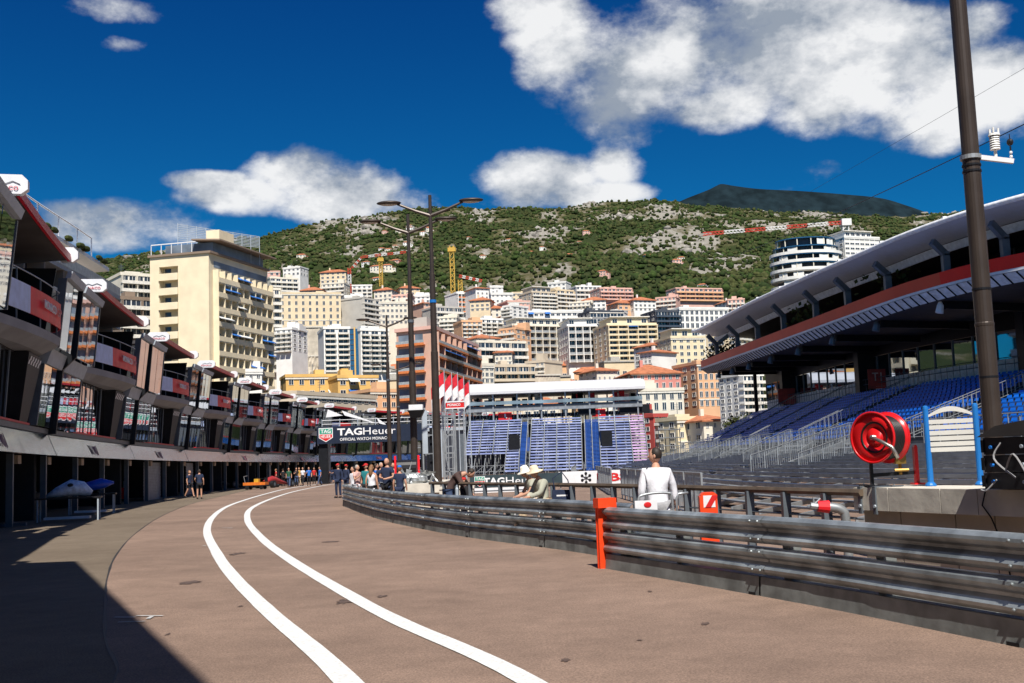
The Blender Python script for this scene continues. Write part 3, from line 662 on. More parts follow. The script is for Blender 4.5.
        m = MB(); m.box((-.1,-bd_,0),(Wd+.1,-.003,.22)); sm = m.mesh('floor_slab', wall)
        m = MB(); m.box((0,-bd_-.05,.22),(Wd,-bd_+.02,fh*.36)); rm = m.mesh('balcony_rail', bmat or m_rail)
        for fl in range(floors):
            s_ = put('floor_slab', sm, root, (0,0,zv+fl*fh-.12)); put('balcony_rail', rm, s_, (0,0,0))
        m = MB(); m.box((-.14,-bd_-.12,zv-.3),(.14,-.004,Ht)); fm = m.mesh('dividing_fin', wall)
        for b_ in range(bays+1): put('dividing_fin', fm, root, (min(Wd-.1,max(.1,bw*b_)),0,0))
        m = MB(); m.box((-.2,-bd_-.15,Ht-.35),(Wd+.2,-.01,Ht+.0)); m.build('cornice', wall, root)
    else:
        m = MB()
        m.box((-.15,-.22,Ht-.5),(Wd+.15,-.004,Ht-.15)); m.build('cornice', m_slab if wall is not WM['white'] else wall, root)
        if floors > 2:
            m = MB(); m.box((0,-.12,zv+fh-.12),(Wd,-.004,zv+fh+.1)); m.build('string_course', m_slab, root)
    for q in range(aw):
        fl = rnd.randint(0, floors-1); b_ = rnd.randint(0, bays-1); z = zv+(fl+.97)*fh; k = bw*.48
        m = MB(); m.prism([(bw*(b_+.5)-k,-.12,z),(bw*(b_+.5)-k,-bd_-.7,z-fh*.32),(bw*(b_+.5)-k,-bd_-.7,z-fh*.38),(bw*(b_+.5)-k,-.12,z-.1)], (2*k,0,0)); m.build('awning', m_blueaw if rnd.random() < .5 else m_whiteaw, root)
    if side:
        sx = Wd if side == 'R' else 0; sg = 1 if side == 'R' else -1; sw = dep/sbays
        wm2 = winmesh(min(1.5, sw*.45), fh*.48, frame, pane)
        for fl in range(floors):
            for b_ in range(sbays):
                cnt += 1
                if cnt > 100: break
                put('window', wm2, root, (sx+sg*.003, sw*(b_+.5), zv+fl*fh+fh*.38), R(90)*sg)
        if sbal:
            m = MB(); m.box((0,0,0),(sg*1.2,dep-.1,.2)); m.box((sg*1.2,0,0),(sg*1.3,dep-.1,fh*.34)); bm_ = m.mesh('balcony', bmat or m_slab)
            for fl in range(floors): put('balcony', bm_, root, (sx+sg*.004,0.1,zv+fl*fh-.1))
    return root
def bl(label, x0, x1, yt, yb, Y, dY, floors, bays, wall, dep=12, cat='apartment building', **k):
    """front between columns x0..x1 of the photograph, top/base rows at its left end, base Y, dY = how much the right end is farther"""
    ym = (yt+yb)/2
    k['side'] = 'L' if x0 > 512 else 'R'; k.setdefault('sbays', 3)
    A = at(x0, ym, Y); B = at(x1, ym, Y+dY); zt_ = at((x0+x1)/2, yt, Y+dY/2).z; zv_ = at((x0+x1)/2, yb, Y+dY/2).z
    return block(label, cat, (A.x,A.y), (B.x,B.y), dep, zt_, zv_, floors, bays, WM[wall] if isinstance(wall, str) else wall, seed=int(x0*3+yt), **k)
# yellow tower: a corner, two visible fronts
def yellow_tower():
    cor = at(209, 300, 225); lf = at(150, 300, 228); rt = at(268, 320, 249)
    ztop = at(209, 253, 225).z; zb = -1; root = empty('apartment_tower', (cor.x, cor.y, zb), 0, 'tall pale yellow apartment tower with blind left front and balconied right front', 'apartment building')
    H_ = ztop-zb; l2 = lf-cor; r2 = rt-cor; l2.z = r2.z = 0; wall = wallmat('tower_yellow', (.80,.68,.47)); 
    lu = l2.normalized(); ru = r2.normalized(); bk = l2+r2
    loc = lambda a, b, z: lu*a+ru*b+Vector((0,0,z))          # a metres left, b metres right-back
    LW = l2.length; RW = r2.length
    a0, a1 = LW*.52, LW*.84        # balcony column on left front
    m = MB()
    m.prism([loc(0,0,0), loc(a0,0,0), loc(a0,1.6,0), loc(a1,1.6,0), loc(a1,0,0), loc(LW,0,0), loc(LW,RW,0), loc(0,RW,0)], (0,0,H_))
    m.build('wall', wall, root)
    fh = 3.02; nf = 12
    m = MB(); m.prism([loc(a0-.05,-.25,0), loc(a1+.05,-.25,0), loc(a1+.05,1.6,0), loc(a0-.05,1.6,0)], (0,0,.2)); m.prism([loc(a0-.05,-.3,0), loc(a1+.05,-.3,0), loc(a1+.05,-.1,0), loc(a0-.05,-.1,0)], (0,0,1.45)); bmh = m.mesh('balcony', wall)
    m = MB(); m.prism([loc(a0-.01,-.02,0), loc(a1+.01,-.02,0), loc(a1+.01,1.6,0), loc(a0-.01,1.6,0)], (0,0,1.0)); m.build('lintel', wall, root, loc=(0,0,H_-2.1))
    m = MB(); m.prism([loc(a0-.01,-.02,0), loc(a1+.01,-.02,0), loc(a1+.01,1.6,0), loc(a0-.01,1.6,0)], (0,0,1.12)); m.build('lintel', wall, root, loc=(0,0,H_-1.115))
    m = MB(); m.prism([loc(a1-1.7,1.5,0), loc(a1-.4,1.5,0), loc(a1-.4,1.62,0), loc(a1-1.7,1.62,0)], (0,0,1.5)); wmh = m.mesh('window', m_pane)
    for j in range(nf):
        z = H_-5.0-j*fh
        put('balcony', bmh, root, (0,0,z)); put('window', wmh, root, (0,0,z+1.2))
    # right front: recessed grid of balconies
    nb = 9; bw = (RW-1.6)/nb; out = lu*-1
    m = MB(); m.prism([loc(-.01,1.7,0), loc(-1.2,1.7,0), loc(-1.2,RW+.3,0), loc(-.01,RW+.3,0)], (0,0,.22)); m.prism([loc(-1.15,1.7,.22), loc(-1.3,1.7,.22), loc(-1.3,RW+.3,.22), loc(-1.15,RW+.3,.22)], (0,0,1.0)); bm2 = m.mesh('balcony', wall)
    m = MB(); m.prism([loc(-.005,.35,0), loc(-.03,.35,0), loc(-.03,bw-.35,0), loc(-.005,bw-.35,0)], (0,0,2.3)); wm2 = m.mesh('window', m_pane)
    m = MB(); m.prism([loc(-.01,-.09,0), loc(-1.24,-.09,0), loc(-1.24,.09,0), loc(-.01,.09,0)], (0,0,H_-3.2)); fm = m.mesh('divider', wall)
    for j in range(nf):
        z = H_-6.0-j*fh; s_ = put('balcony', bm2, root, (0,0,z))
        for b_ in range(nb):
            if j < 10: put('window', wm2, root, tuple(ru*(1.7+bw*b_)+Vector((0,0,z+.3))))
    for b_ in range(nb+1): put('divider', fm, root, tuple(ru*(1.7+bw*b_)))
    rnd = random.Random(4)
    for q in range(16):
        b_ = rnd.randint(0,nb-1); z = H_-6-fh*rnd.randint(0,9)+2.7
        m = MB(); p = 1.7+bw*b_; w_ = bw*rnd.choice((1,1,2)); m.prism([loc(-.1,p,z), loc(-1.9,p,z-.9), loc(-1.9,p,z-1.05), loc(-.1,p,z-.15)], ru*w_); m.build('awning', m_blueaw if q % 4 else m_whiteaw, root)
    m = MB(); m.prism([loc(-.02,1.9,H_-2.6), loc(-.03,1.9,H_-2.6), loc(-.03,RW-.5,H_-2.6), loc(-.02,RW-.5,H_-2.6)], (0,0,1.3)); m.build('window_band', m_pane2, root)
    m = MB(); m.prism([loc(-.6,-.4,H_+.003), loc(LW+.3,-.4,H_+.003), loc(LW+.3,RW,H_+.003), loc(-.6,RW,H_+.003)], (0,0,.45)); rf = m.build('roof', WM['brown'], root)
    m = MB(); m.prism([loc(-2.0,1.0,H_+2.7), loc(4.5,1.0,H_+3.2), loc(4.5,RW+.5,H_+3.2), loc(-2.0,RW+.5,H_+2.7)], (0,0,.3)); m.build('canopy', WM['brown'], rf)
    m = MB(); m.prism([loc(0.5,2.5,H_+.46), loc(LW-2,2.5,H_+.46), loc(LW-2,RW-1,H_+.46), loc(.5,RW-1,H_+.46)], (0,0,2.3)); m.build('penthouse', m_pane2, rf)
    m = MB(); m.prism([loc(1.0,6,H_+3.5), loc(4,6,H_+3.5), loc(4,12,H_+3.5), loc(1,12,H_+3.5)], (0,0,2.6)); m.build('roof_housing', wall, rf)
    for q in range(5):
        m = MB(); a = LW-.3-q*(LW-1)/4*.75; m.tube([loc(a,0,H_+.45), loc(a,0,H_+2.6)], .09, 5); m.build('terrace_post', m_whitep, rf)
    m = MB(); m.bar(loc(LW-.3,0,H_+2.6), loc(LW*.22,0,H_+2.6), .2, .2); m.build('terrace_beam', m_whitep, rf)
    m = MB(); z0 = H_+4.4
    for q in range(9): m.bar(loc(LW*.75,5,z0+q*.42), loc(LW*-.1,RW-6,z0+q*.42*.7), .12, .12)
    for q in range(10):
        f = q/9; m.bar(loc(LW*lerp(.75,-.1,f),lerp(5,RW-6,f),H_+.5), loc(LW*lerp(.75,-.1,f),lerp(5,RW-6,f),z0+lerp(3.6,2.4,f)), .12, .12)
    m.build('lattice_screen', m_beam, rf)
yellow_tower()
# curved terraced building behind the pits on the left
def terraced():
    P_ = [at(2,300,80), at(33,300,86), at(58,300,92), at(85,300,99), at(104,310,105), at(120,320,111)]
    zt_ = at(34,206,86).z; root = empty('terraced_building', (P_[0].x,P_[0].y,0), 0, 'long curved grey brown apartment building with deep terraces, rising behind the nearest pit units', 'apartment building'); o_ = P_[0].copy(); o_.z = 0
    loc = [Vector((p.x,p.y,0))-o_ for p in smooth_line(P_, 4)]; bk = [Vector((-14,4,0))]*len(loc)
    m = MB(); m.ribbon([p+Vector((-1.6,.3,-1)) for p in loc], [p+Vector((-1.6,.3,zt_-3)) for p in loc], 0, nrm=bk); m.build('wall', WM['beige'], root)
    for fl in range(7):
        z = zt_-.4-fl*3.0; off = Vector((-1.2,.3,0)) if fl == 0 else Vector((0,0,0))
        m = MB(); m.ribbon([p+Vector((0,0,z-.35))+off for p in loc], [p+Vector((0,0,z))+off for p in loc], 0, nrm=[Vector((-2.6,.5,0))]*len(loc)); sl_ = m.build('terrace', WM['grey'] if fl else m_whitep, root)
        if fl: 
            m = MB(); m.ribbon([p+Vector((.03,0,z)) for p in loc], [p+Vector((.03,0,z+.85)) for p in loc], 0, nrm=[Vector((-.06,0,0))]*len(loc)); m.build('rail', m_rail, sl_)
            m = MB(); m.ribbon([p+Vector((-1.57,.3,z-2.3)) for p in loc], [p+Vector((-1.57,.3,z-.5)) for p in loc], 0); m.build('window', m_pane, sl_)
    for q in range(0,len(loc)-1,3):
        m = MB(); p = loc[q]; m.box((p.x-1.5,p.y-.1,zt_-22),(p.x-.1,p.y+.15,zt_-3.5)); m.build('terrace_divider', WM['brown'], root)
    for q in range(6):
        p = loc[q*3+1]; m = MB(); m.tube([p+Vector((-1.3,.2,zt_-.4)), p+Vector((-1.3,.2,zt_+1.4))], .07, 5); m.build('roof_post', m_whitep, root)
    m = MB(); m.tube([p+Vector((-1.3,.2,zt_+1.4)) for p in loc[1:17]], .08, 5); m.build('roof_rail', m_whitep, root)
    m = MB()
    for q in range(30):
        p = random.choice(loc); z = zt_-.4-random.choice((0,0,3,6,9)); m.ell((p.x-.9,p.y,z+.15),(random.uniform(.2,.45),.7,.28),6,5)
    m.build('terrace_planting', leafm[1], root)
terraced()
# pink and orange tower: corner at x=435
def pink_tower():
    cor = at(435,400,222); lf = at(398,400,226); rt = at(479,400,262)
    ztop = at(435,329,222).z; root = empty('apartment_tower', (cor.x,cor.y,-1), 0, 'pink apartment tower with orange balcony parapets, right behind the twin lamp posts', 'apartment building')
    H_ = ztop+1; l2 = lf-cor; r2 = rt-cor; l2.z = r2.z = 0; lu = l2.normalized(); ru = r2.normalized(); LW = l2.length; RW = r2.length
    loc = lambda a, b, z: lu*a+ru*b+Vector((0,0,z))
    m = MB(); m.prism([loc(0,0,0), loc(LW,0,0), loc(LW,RW,0), loc(0,RW,0)], (0,0,H_)); m.build('wall', WM['salmon'], root)
    fh = 2.72; nf = 13
    # left front: two stacks of balconies + pink pier at corner
    cols = [(1.9,LW*.52),(LW*.56,LW-.2)]
    for (a0, a1) in cols:
        m = MB(); m.prism([loc(a0,-1.2,0), loc(a1,-1.2,0), loc(a1,-.01,0), loc(a0,-.01,0)], (0,0,.2)); m.prism([loc(a0,-1.3,.0), loc(a1,-1.3,.0), loc(a1,-1.2,.0), loc(a0,-1.2,.0)], (0,0,.5)); b1 = m.mesh('balcony', m_orange)
        m = MB(); m.prism([loc(a0,-1.28,.5), loc(a1,-1.28,.5), loc(a1,-1.22,.5), loc(a0,-1.22,.5)], (0,0,.55)); r1 = m.mesh('balcony_rail', m_rail)
        m = MB(); m.prism([loc(a0+.5,-.04,0), loc(a1-.3,-.04,0), loc(a1-.3,-.01,0), loc((a0+a1)/2+.1,-.01,0)], (0,0,2.1)); w1 = m.mesh('window', m_pane2)
        for j in range(nf):
            z = H_-3.1-j*fh; b_ = put('balcony', b1, root, (0,0,z)); put('balcony_rail', r1, b_); put('window', w1, root, (0,0,z+.25))
    nb = 8; bw = (RW-.6)/nb
    m = MB(); m.prism([loc(-.01,.6,0), loc(-1.1,.6,0), loc(-1.1,RW,0), loc(-.01,RW,0)], (0,0,.2)); m.prism([loc(-1.1,.6,0), loc(-1.2,.6,0), loc(-1.2,RW,0), loc(-1.1,RW,0)], (0,0,.42)); b2 = m.mesh('balcony', m_orange)
    m = MB(); m.prism([loc(-1.13,.6,.42), loc(-1.18,.6,.42), loc(-1.18,RW,.42), loc(-1.13,RW,.42)], (0,0,.55)); r2_ = m.mesh('balcony_rail', m_rail)
    m = MB(); m.prism([loc(-.01,.3,0), loc(-.04,.3,0), loc(-.04,bw-.3,0), loc(-.01,bw-.3,0)], (0,0,2.1)); w2 = m.mesh('window', m_pane)
    m = MB(); m.prism([loc(-.01,-.1,0), loc(-1.15,-.1,0), loc(-1.15,.1,0), loc(-.01,.1,0)], (0,0,H_-.5)); fm = m.mesh('divider', WM['salmon'])
    for j in range(nf):
        z = H_-3.1-j*fh; b_ = put('balcony', b2, root, (0,0,z)); put('balcony_rail', r2_, b_)
        for q in range(nb):
            if j < 9: put('window', w2, root, tuple(ru*(.6+bw*q)+Vector((0,0,z+.25))))
    for q in range(nb+1): put('divider', fm, root, tuple(ru*(.7+bw*q*.985)))
    for (q, j, w_) in ((1,1,3),(5,0,2),(3,6,1),(6,4,1)):
        p = .6+bw*q; z = H_-3.1-j*fh+2.6; m = MB(); m.prism([loc(-.1,p,z), loc(-2.0,p,z-.8), loc(-2.0,p,z-1.0), loc(-.1,p,z-.15)], ru*bw*w_); m.build('awning', m_blueaw, root)
    m = MB(); m.prism([loc(-.5,-.5,H_+.003), loc(LW+.3,-.5,H_+.003), loc(LW+.3,RW,H_+.003), loc(-.5,RW,H_+.003)], (0,0,.7)); rf = m.build('roof', WM['pink'], root)
    m = MB(); m.prism([loc(2,2,H_+.7), loc(5,2,H_+.7), loc(5,8,H_+.7), loc(2,8,H_+.7)], (0,0,2.2)); m.build('roof_housing', WM['grey'], rf)
pink_tower()
# ---- the list of individual buildings, nearest first
m_bgl = M('blue_glass_strip', (.04,.14,.26), .12, .3)
bl('long low beige building with a row of dark windows, just above the watch banner',297,376,397,420,196,22,2,11,'beige',dep=14,wf=(.55,.35),side='L',frame=WM['grey'],cat='building',name='low_building')
bl('ochre yellow house with small terraces, left one of the two below the stone wall',286,338,377,402,262,4,2,5,'ochre',side='L',aw=1,wf=(.4,.5),cat='house',name='ochre_house',dep=10)
bl('ochre yellow house with striped terrace, right one of the two below the glass flats',338,378,378,400,258,4,2,4,'ochre',aw=2,wf=(.5,.5),cat='house',name='ochre_house',dep=10)
bl('small peach house beside the pink tower, left of the lamp posts',371,398,392,420,235,4,3,3,'peach',wf=(.4,.5),cat='house',name='peach_house',dep=9)
bl('white flats in two balconied bays split by tall blue glass strips',324,350,329,372,300,2,8,2,'white',balc='box',wf=(.7,.6),dep=13,side='L')
r_ = bl('white flats between blue glass strips, left neighbour of the pink tower',361,389,331,372,298,4,8,3,'white',balc='box',wf=(.7,.6),dep=13)
a_ = at(350,350,299.5); b_ = at(360.5,350,300.5); root = empty('glass_stair_tower', (a_.x,a_.y,hgt(a_.x,a_.y)-3), 0, 'tall blue glass stair strip with an ochre pier between two white blocks', 'building')
zt_ = at(355,329,300).z-root.location.z; w_ = b_.x-a_.x; m = MB(); m.box((0,0,0),(w_,10,zt_)); m.build('wall', m_bgl, root); m = MB(); m.box((w_*.44,-.5,0),(w_*.58,-.01,zt_+.4)); m.build('pier', WM['ochre'], root)
for j in range(16): m = MB(); m.box((0,-.12,zt_-1.4*j-.1),(w_*.43,-.01,zt_-1.4*j+.05)); m.build('glazing_bar', m_steel, root)
bl('cream round fronted grand hotel, central block with arched rows of windows',279,341,294,327,425,6,5,9,'cream',dep=16,wf=(.32,.55),side='L',setback=0,cat='hotel',name='grand_hotel',frame=m_slab)
bl('pale tall flats with stacked balconies squeezed between the yellow tower and the hotel',266,281,290,372,335,2,11,2,'pale',balc='band',dep=14,side='R')
bl('plain grey flats on the slope, upper left of the round hotel',270,298,279,296,470,6,4,5,'pale',balc='band',wf=(.7,.5))
bl('stepped grey flats with dark deep terraces, right neighbour of the round hotel',345,364,297,331,440,2,6,3,'white',wf=(.4,.4),side='R')
bl('dark terraced flats with curving balconies below the red crane',362,379,300,330,432,10,6,3,'grey',balc='band',bmat=m_slab,wf=(.85,.6))
bl('white long flats with pink base left of the lamp post',377,412,303,326,470,4,4,8,'pale',wf=(.5,.45),side='R')
bl('small rose red house behind the second lamp post',424,436,303,320,450,3,3,2,'salmon',wf=(.4,.5),cat='house',name='rose_house',roof='hip')
bl('white apartment slab under construction beside the yellow crane',436,462,308,330,440,6,4,6,'grey',balc='band',wf=(.8,.6))
bl('white modern flats with orange blinds left of the slim red roofed tower',457,475,294,313,520,5,4,5,'white',wf=(.6,.6),balc='loggia',bmat=m_orange)
bl('slim white tower house with a flat red tiled top',476,489,288,308,510,3,5,3,'white',roof='hip',wf=(.35,.45),cat='house',name='tower_house',side='R')
bl('plain white block on the hill crest right of the slim tower house',490,503,287,295,560,2,2,2,'white',wf=(.3,.4),cat='house',name='white_house')
bl('wide white villa block under the plain white crest block',491,513,294,305,530,3,2,5,'white',wf=(.4,.35))
bl('pink house with white shutters left of the cream banded block',508,530,302,318,480,4,4,5,'pink',wf=(.35,.5),side='R',cat='house',name='pink_house')
bl('cream banded block with long blue windows near the top of town',532,556,293,311,500,6,5,6,'beige',balc='band',wf=(.8,.5),side='L',setback=1)
bl('cream apartment block with a corner tower, right part of the banded pair',556,574,291,311,506,6,5,4,'cream',balc='band',wf=(.7,.5))
bl('pale hillside block with roof trees, left of the pink terraced flats',576,601,287,300,560,4,3,6,'white',balc='band',wf=(.6,.5))
bl('pink terraced flats stepping down at the top right of town',600,632,289,300,548,6,3,8,'pink',balc='band',bmat=WM['pink'],wf=(.6,.5))
bl('low white terrace row with red awnings below the banded blocks',528,583,312,324,455,4,2,10,'white',wf=(.6,.5),aw=3)
bl('small white villa with blue shutters and red roof beside slim tower house',482,506,308,318,470,3,2,4,'pale',roof='hip',wf=(.35,.55),cat='villa',name='villa')
bl('yellow villa with a red tiled roof above the white balconied hotel',503,522,316,325,450,3,2,4,'yellow',roof='hip',wf=(.35,.5),cat='villa',name='villa')
bl('small white flats with blue glass balconies left of the big hotel block',480,503,320,336,410,4,4,4,'white',balc='box',wf=(.6,.6),side='R')
bl('big white balconied block with pink roof storey, left of the twin blocks',513,569,326,361,400,10,5,8,'pale',balc='loggia',wf=(.75,.6),side='R',setback=1)
bl('white balconied block, right of the twin blocks, with grey side',568,597,326,362,392,2,5,4,'white',balc='loggia',wf=(.8,.6),side='R',sbays=5,setback=1,dep=18)
bl('low terraced flats with long curved balconies right of the pink tower',477,526,343,366,330,8,3,6,'pale',balc='band',wf=(.9,.6))
bl('brown striped low terrace building above the grandstand roof, left side',493,535,367,381,285,4,2,7,'beige',balc='band',wf=(.85,.6),bmat=WM['beige'])
bl('small grey house with blue windows beside the pink tower corner',480,494,366,384,275,2,3,3,'pale',wf=(.6,.6),cat='house',name='grey_house')
bl('cream block of flats with seven full rows of balconies behind the grandstand',608,657,325,367,375,4,8,5,'yellow',balc='loggia',bmat=WM['yellow'],wf=(.8,.55),side='R',setback=1,aw=4,dep=16)
bl('dark glass office block behind the cream balconied flats',656,680,312,347,400,3,7,4,'dark',balc='band',bmat=M('dark_rail', (.09,.11,.14), .3, .3),wf=(.9,.6),name='office_building',cat='office building')
bl('white office block with dark vertical window groups near the roof tip',680,729,309,336,402,6,4,10,'white',wf=(.55,.7),name='office_building',cat='office building')
bl('dark slanted glass house above the cream flats',590,624,312,325,440,5,2,5,'dark',wf=(.9,.7),name='glass_building',cat='building')
bl('pale yellow block of flats behind the roof tip of the main stand',672,706,338,385,335,3,7,5,'yellow',wf=(.45,.5),setback=1,side='R',sbays=4)
bl('peach and white striped apartment block beside the main stand roof',698,742,364,408,262,4,5,8,'peach',wf=(.5,.62),side='L',setback=0,frame=WM['white'])
bl('rose pink palace with a red tiled roof and arched balcony',632,681,373,391,258,2,2,7,'rose',roof='hip',wf=(.4,.6),cat='palace',name='palace',aw=0,dep=14)
bl('pale stone lower storeys of the rose palace with tall dark doors',636,684,391,412,255,2,2,6,'pale',wf=(.45,.7),cat='palace',name='palace_terrace',dep=3)
bl('small villa with orange tiled roof peeping over the white grandstand roof',597,617,370,382,295,2,2,4,'pale',roof='hip',wf=(.3,.5),cat='villa',name='villa')
bl('yellow villa with a small turquoise turret below the palace',678,703,420,452,205,2,3,3,'yellow',wf=(.35,.5),cat='villa',name='villa',side='R')
bl('white villa with a red tiled roof beside the far end of the main stand',704,734,420,445,200,2,2,4,'pale',roof='hip',wf=(.35,.5),cat='villa',name='villa')
bl('narrow red and white house below the rose palace',654,668,417,450,212,2,4,2,'red',wf=(.5,.55),cat='house',name='red_house',balc='box')
bl('narrow pale house with brown balconies left of the red house',644,655,420,450,214,2,4,2,'pale',wf=(.5,.55),cat='house',name='pale_house')
bl('white flats with grey balconies seen below the main stand canopy',740,764,376,425,190,2,7,3,'white',dep=6,balc='band',wf=(.8,.6))
bl('white and brown terraced flats left of the yellow tower, topmost',121,151,276,300,250,4,3,4,'pale',balc='band',wf=(.85,.55))
bl('brown terraced flats left of the yellow tower, below the white ones',121,151,300,338,235,4,4,3,'brown',balc='band',bmat=m_slab,wf=(.9,.6))
bl('grey flats seen behind the third white cap, right of the yellow tower',240,262,372,392,236,2,2,3,'white',wf=(.4,.5),cat='house',name='grey_house')
bl('terraced pink row houses high on the wooded slope beside the roof',676,722,289,301,640,10,3,10,'pink',balc='band',bmat=WM['peach'],wf=(.6,.5),cat='row houses',name='row_houses')
bl('small white house beside the terraced row on the slope',726,740,302,309,600,3,2,3,'white',roof='hip',cat='house',name='white_house')
bl('white office tower with a tall service core beside the round building',845,880,238,262,430,6,5,7,'white',wf=(.75,.35),name='office_building',cat='office building',side='R',setback=1)
# off-frame apartment blocks on the harbour side, mirrored in the pit glass
for j,(x_, y_, w_, h_, f_, wl, lab) in enumerate(((62,40,30,38,12,'white','white and orange balconied block outside the right edge of the view'),(70,80,34,30,9,'cream','cream balconied block outside the view behind the main stand'),(66,-10,34,34,10,'pale','plain block outside the view to the right of the viewer'),(40,-60,40,30,9,'pale','pale block outside the view behind the viewer'))):
    block(lab, 'apartment building', (x_, y_+w_), (x_+2, y_), 14, h_, 6, f_, 8, WM[wl], balc='band', bmat=m_orange if j == 0 else None, wf=(.7,.5), zb=0, seed=j)
# ------------------------------------------------------------------ main stand on the right
m_seat = M('blue_seat_plastic', (.004,.19,.78), .42, var=.15, scale=.8)
m_seatback = M('blue_seat_plastic_dark', (.004,.15,.62), .45, var=.15, scale=.8)
m_galv = M('galvanised_steel', (.36,.38,.39), .42, .55, var=.18, scale=2)
m_redshade = M('shaded_red_band', (.78,.085,.035), .55, var=.08, scale=.3)  # far stretch of the red band, its shade put into the colour
m_redband = M('red_band', (.88,.02,.01), .45, var=.06, scale=.3)
m_rib = M('ribbed_soffit', (.62,.64,.68), .6)
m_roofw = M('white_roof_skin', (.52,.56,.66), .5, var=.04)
m_conc = M('stand_concrete', (.09,.09,.10), .85)
m_plank = M('dark_bench_plank', (.022,.032,.065), .55, var=.3, scale=1.5)
CE = Path([(21.9,130),(21.9,109),(23,90),(24.5,75),(26.2,67.5),(28.6,61.5),(33,54.5),(41,47)], 12)   # canopy edge
GL = Path([(29.5,131),(30.3,112),(31.6,95),(33.6,83),(36.3,75.5),(39.8,69.5),(45,63),(54,55)], 12)     # glass line at the back of the seats
FR = Path([(19.2,128),(19.6,105),(19.4,86),(19.6,71),(20.6,60),(22.6,52),(26.5,44),(34,35)], 12)       # front row
def U(p, u): return p.at(u*p.L)
def px_of(v):
    d = CM.inverted() @ (v-Vector((0,0,EYE))); return 512+F*d.x/-d.z, 341.5-F*d.y/-d.z
def z_for(v, py):      # height at plan point v that projects to row py
    lo, hi = 0., 40.
    for _ in range(30):
        mid = (lo+hi)/2
        if px_of(Vector((v.x,v.y,mid)))[1] > py: lo = mid
        else: hi = mid
    return lo
root = empty('grandstand', (22,130,0), 0, 'long covered main stand with blue seats, red banded canopy and white upswept roof', 'grandstand'); RO = Vector((22,130,0))
K = 56; us = [k/(K-1) for k in range(K)]
Ls = lambda P_, z: [U(P_,u)-RO+Vector((0,0,z(u) if callable(z) else z)) for u in us]
CEo = [U(CE,u) for u in us]
# outward direction (towards the track) at each u
outw = []
for u in us:
    d = (U(CE,u)-U(GL,u)); d.z = 0; outw.append(d.normalized())
def off(line, k): return [p+o*k for p, o in zip(line, outw)]
# measured rows for band bottom edge and roof edge
bandpx = ([700,704,752,827,902,966,1024,1200],[370,368.5,352,325.5,299,281,270,236]); roofpx = ([696,752,790,827,865,902,940,966,1024,1200],[329,299,281,264,248,230.5,217,208,190,150])
zb_ = []; zr_ = []
for i, u in enumerate(us):
    p = CEo[i]; x, _ = px_of(Vector((p.x,p.y,11))); zb_.append(z_for(p, float(np.interp(x, *bandpx))))
    q = p+outw[i]*.8; x, _ = px_of(Vector((q.x,q.y,16))); zr_.append(z_for(q, float(np.interp(x, *roofpx))))
def smooth(a): 
    a = np.array(a); 
    for _ in range(4): a[1:-1] = (a[:-2]+a[1:-1]*2+a[2:])/4
    return list(a)
zb_ = smooth(zb_); zr_ = [z-.33 for z in smooth(zr_)]
base = [p-RO for p in CEo]
Z = lambda pts, zs: [Vector((p.x,p.y,z)) for p, z in zip(pts, zs)]
def sh(zs, d): return [z+d for z in zs]
# canopy: soffit, band, white strip
m = MB(); inn = off(base, -9.5)
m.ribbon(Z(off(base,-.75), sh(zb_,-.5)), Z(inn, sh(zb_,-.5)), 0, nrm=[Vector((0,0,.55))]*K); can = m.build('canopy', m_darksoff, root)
m = MB(); kb = 40
m.ribbon(Z(off(base,.03), sh(zb_,.2))[:kb], Z(off(base,.10), sh(zb_,.95))[:kb], 0, nrm=[-o*.2 for o in outw][:kb]); m.build('band', m_redshade, can)
m = MB(); m.ribbon(Z(off(base,.03), sh(zb_,.2))[kb-1:], Z(off(base,.10), sh(zb_,.95))[kb-1:], 0, nrm=[-o*.2 for o in outw][kb-1:]); m.build('band', m_redband, can)
m = MB(); m.ribbon(Z(off(base,.05), sh(zb_,.03)), Z(off(base,.05), sh(zb_,.19)), 0, nrm=[-o*.2 for o in outw]); m.build('gutter', m_whitep, can)
m = MB(); m.ribbon(Z(off(base,-.02), sh(zb_,.0)), Z(off(base,-.76), sh(zb_,-.52)), 0); rb = m.build('ribbed_edge', m_rib, can)
for i in range(98):
    m = MB(); f = i*(K-1.001)/98; j = int(f); t = f-j; j2 = min(j+1, K-1); p = base[j].lerp(base[j2], t); z = lerp(zb_[j], zb_[j2], t); o = outw[j]
    m.bar(Vector((p.x,p.y,z-.02)), Vector((p.x-o.x*.76,p.y-o.y*.76,z-.55)), .07, .07)
    m.build('rib', m_dark, rb)
for i in range(3, K-4, 5):      # soffit beams and spotlights
    p = base[i]; o = outw[i]; m = MB(); m.bar(Vector((p.x-o.x*1.5,p.y-o.y*1.5,zb_[i]-.75)), Vector((p.x-o.x*9.5,p.y-o.y*9.5,zb_[i]-.75)), .3, .5); m.build('soffit_beam', m_dark, can)
    m = MB(); q = Vector((p.x-o.x*1.2,p.y-o.y*1.2,zb_[i]-1.0)); m.tube([q+Vector((0,0,.45)), q+Vector((0,0,.2)), q+Vector((-.1,0,-.25))], [.1,.22,.26], 8); m.build('spotlight', m_whitep if i > 35 else m_steel, can)
# terrace floor and dark rear wall, plants
m = MB(); m.ribbon(Z(off(base,-6.5), sh(zb_,.3)), Z(off(base,-6.5), sh(zr_,.2)), 0, nrm=[-o*.3 for o in outw]); m.build('rear_wall', m_dark, root)
m = MB()
for i in range(K-1):
    if i % 3 == 0:
        p = off(base,-6.4)[i]; q = off(base,-6.4)[i+1]; m.bar(Vector((p.x,p.y,zb_[i]+1)), Vector((p.x,p.y,zr_[i]-.2)), .12,.12)
m.build('wall_posts', m_steel, root)
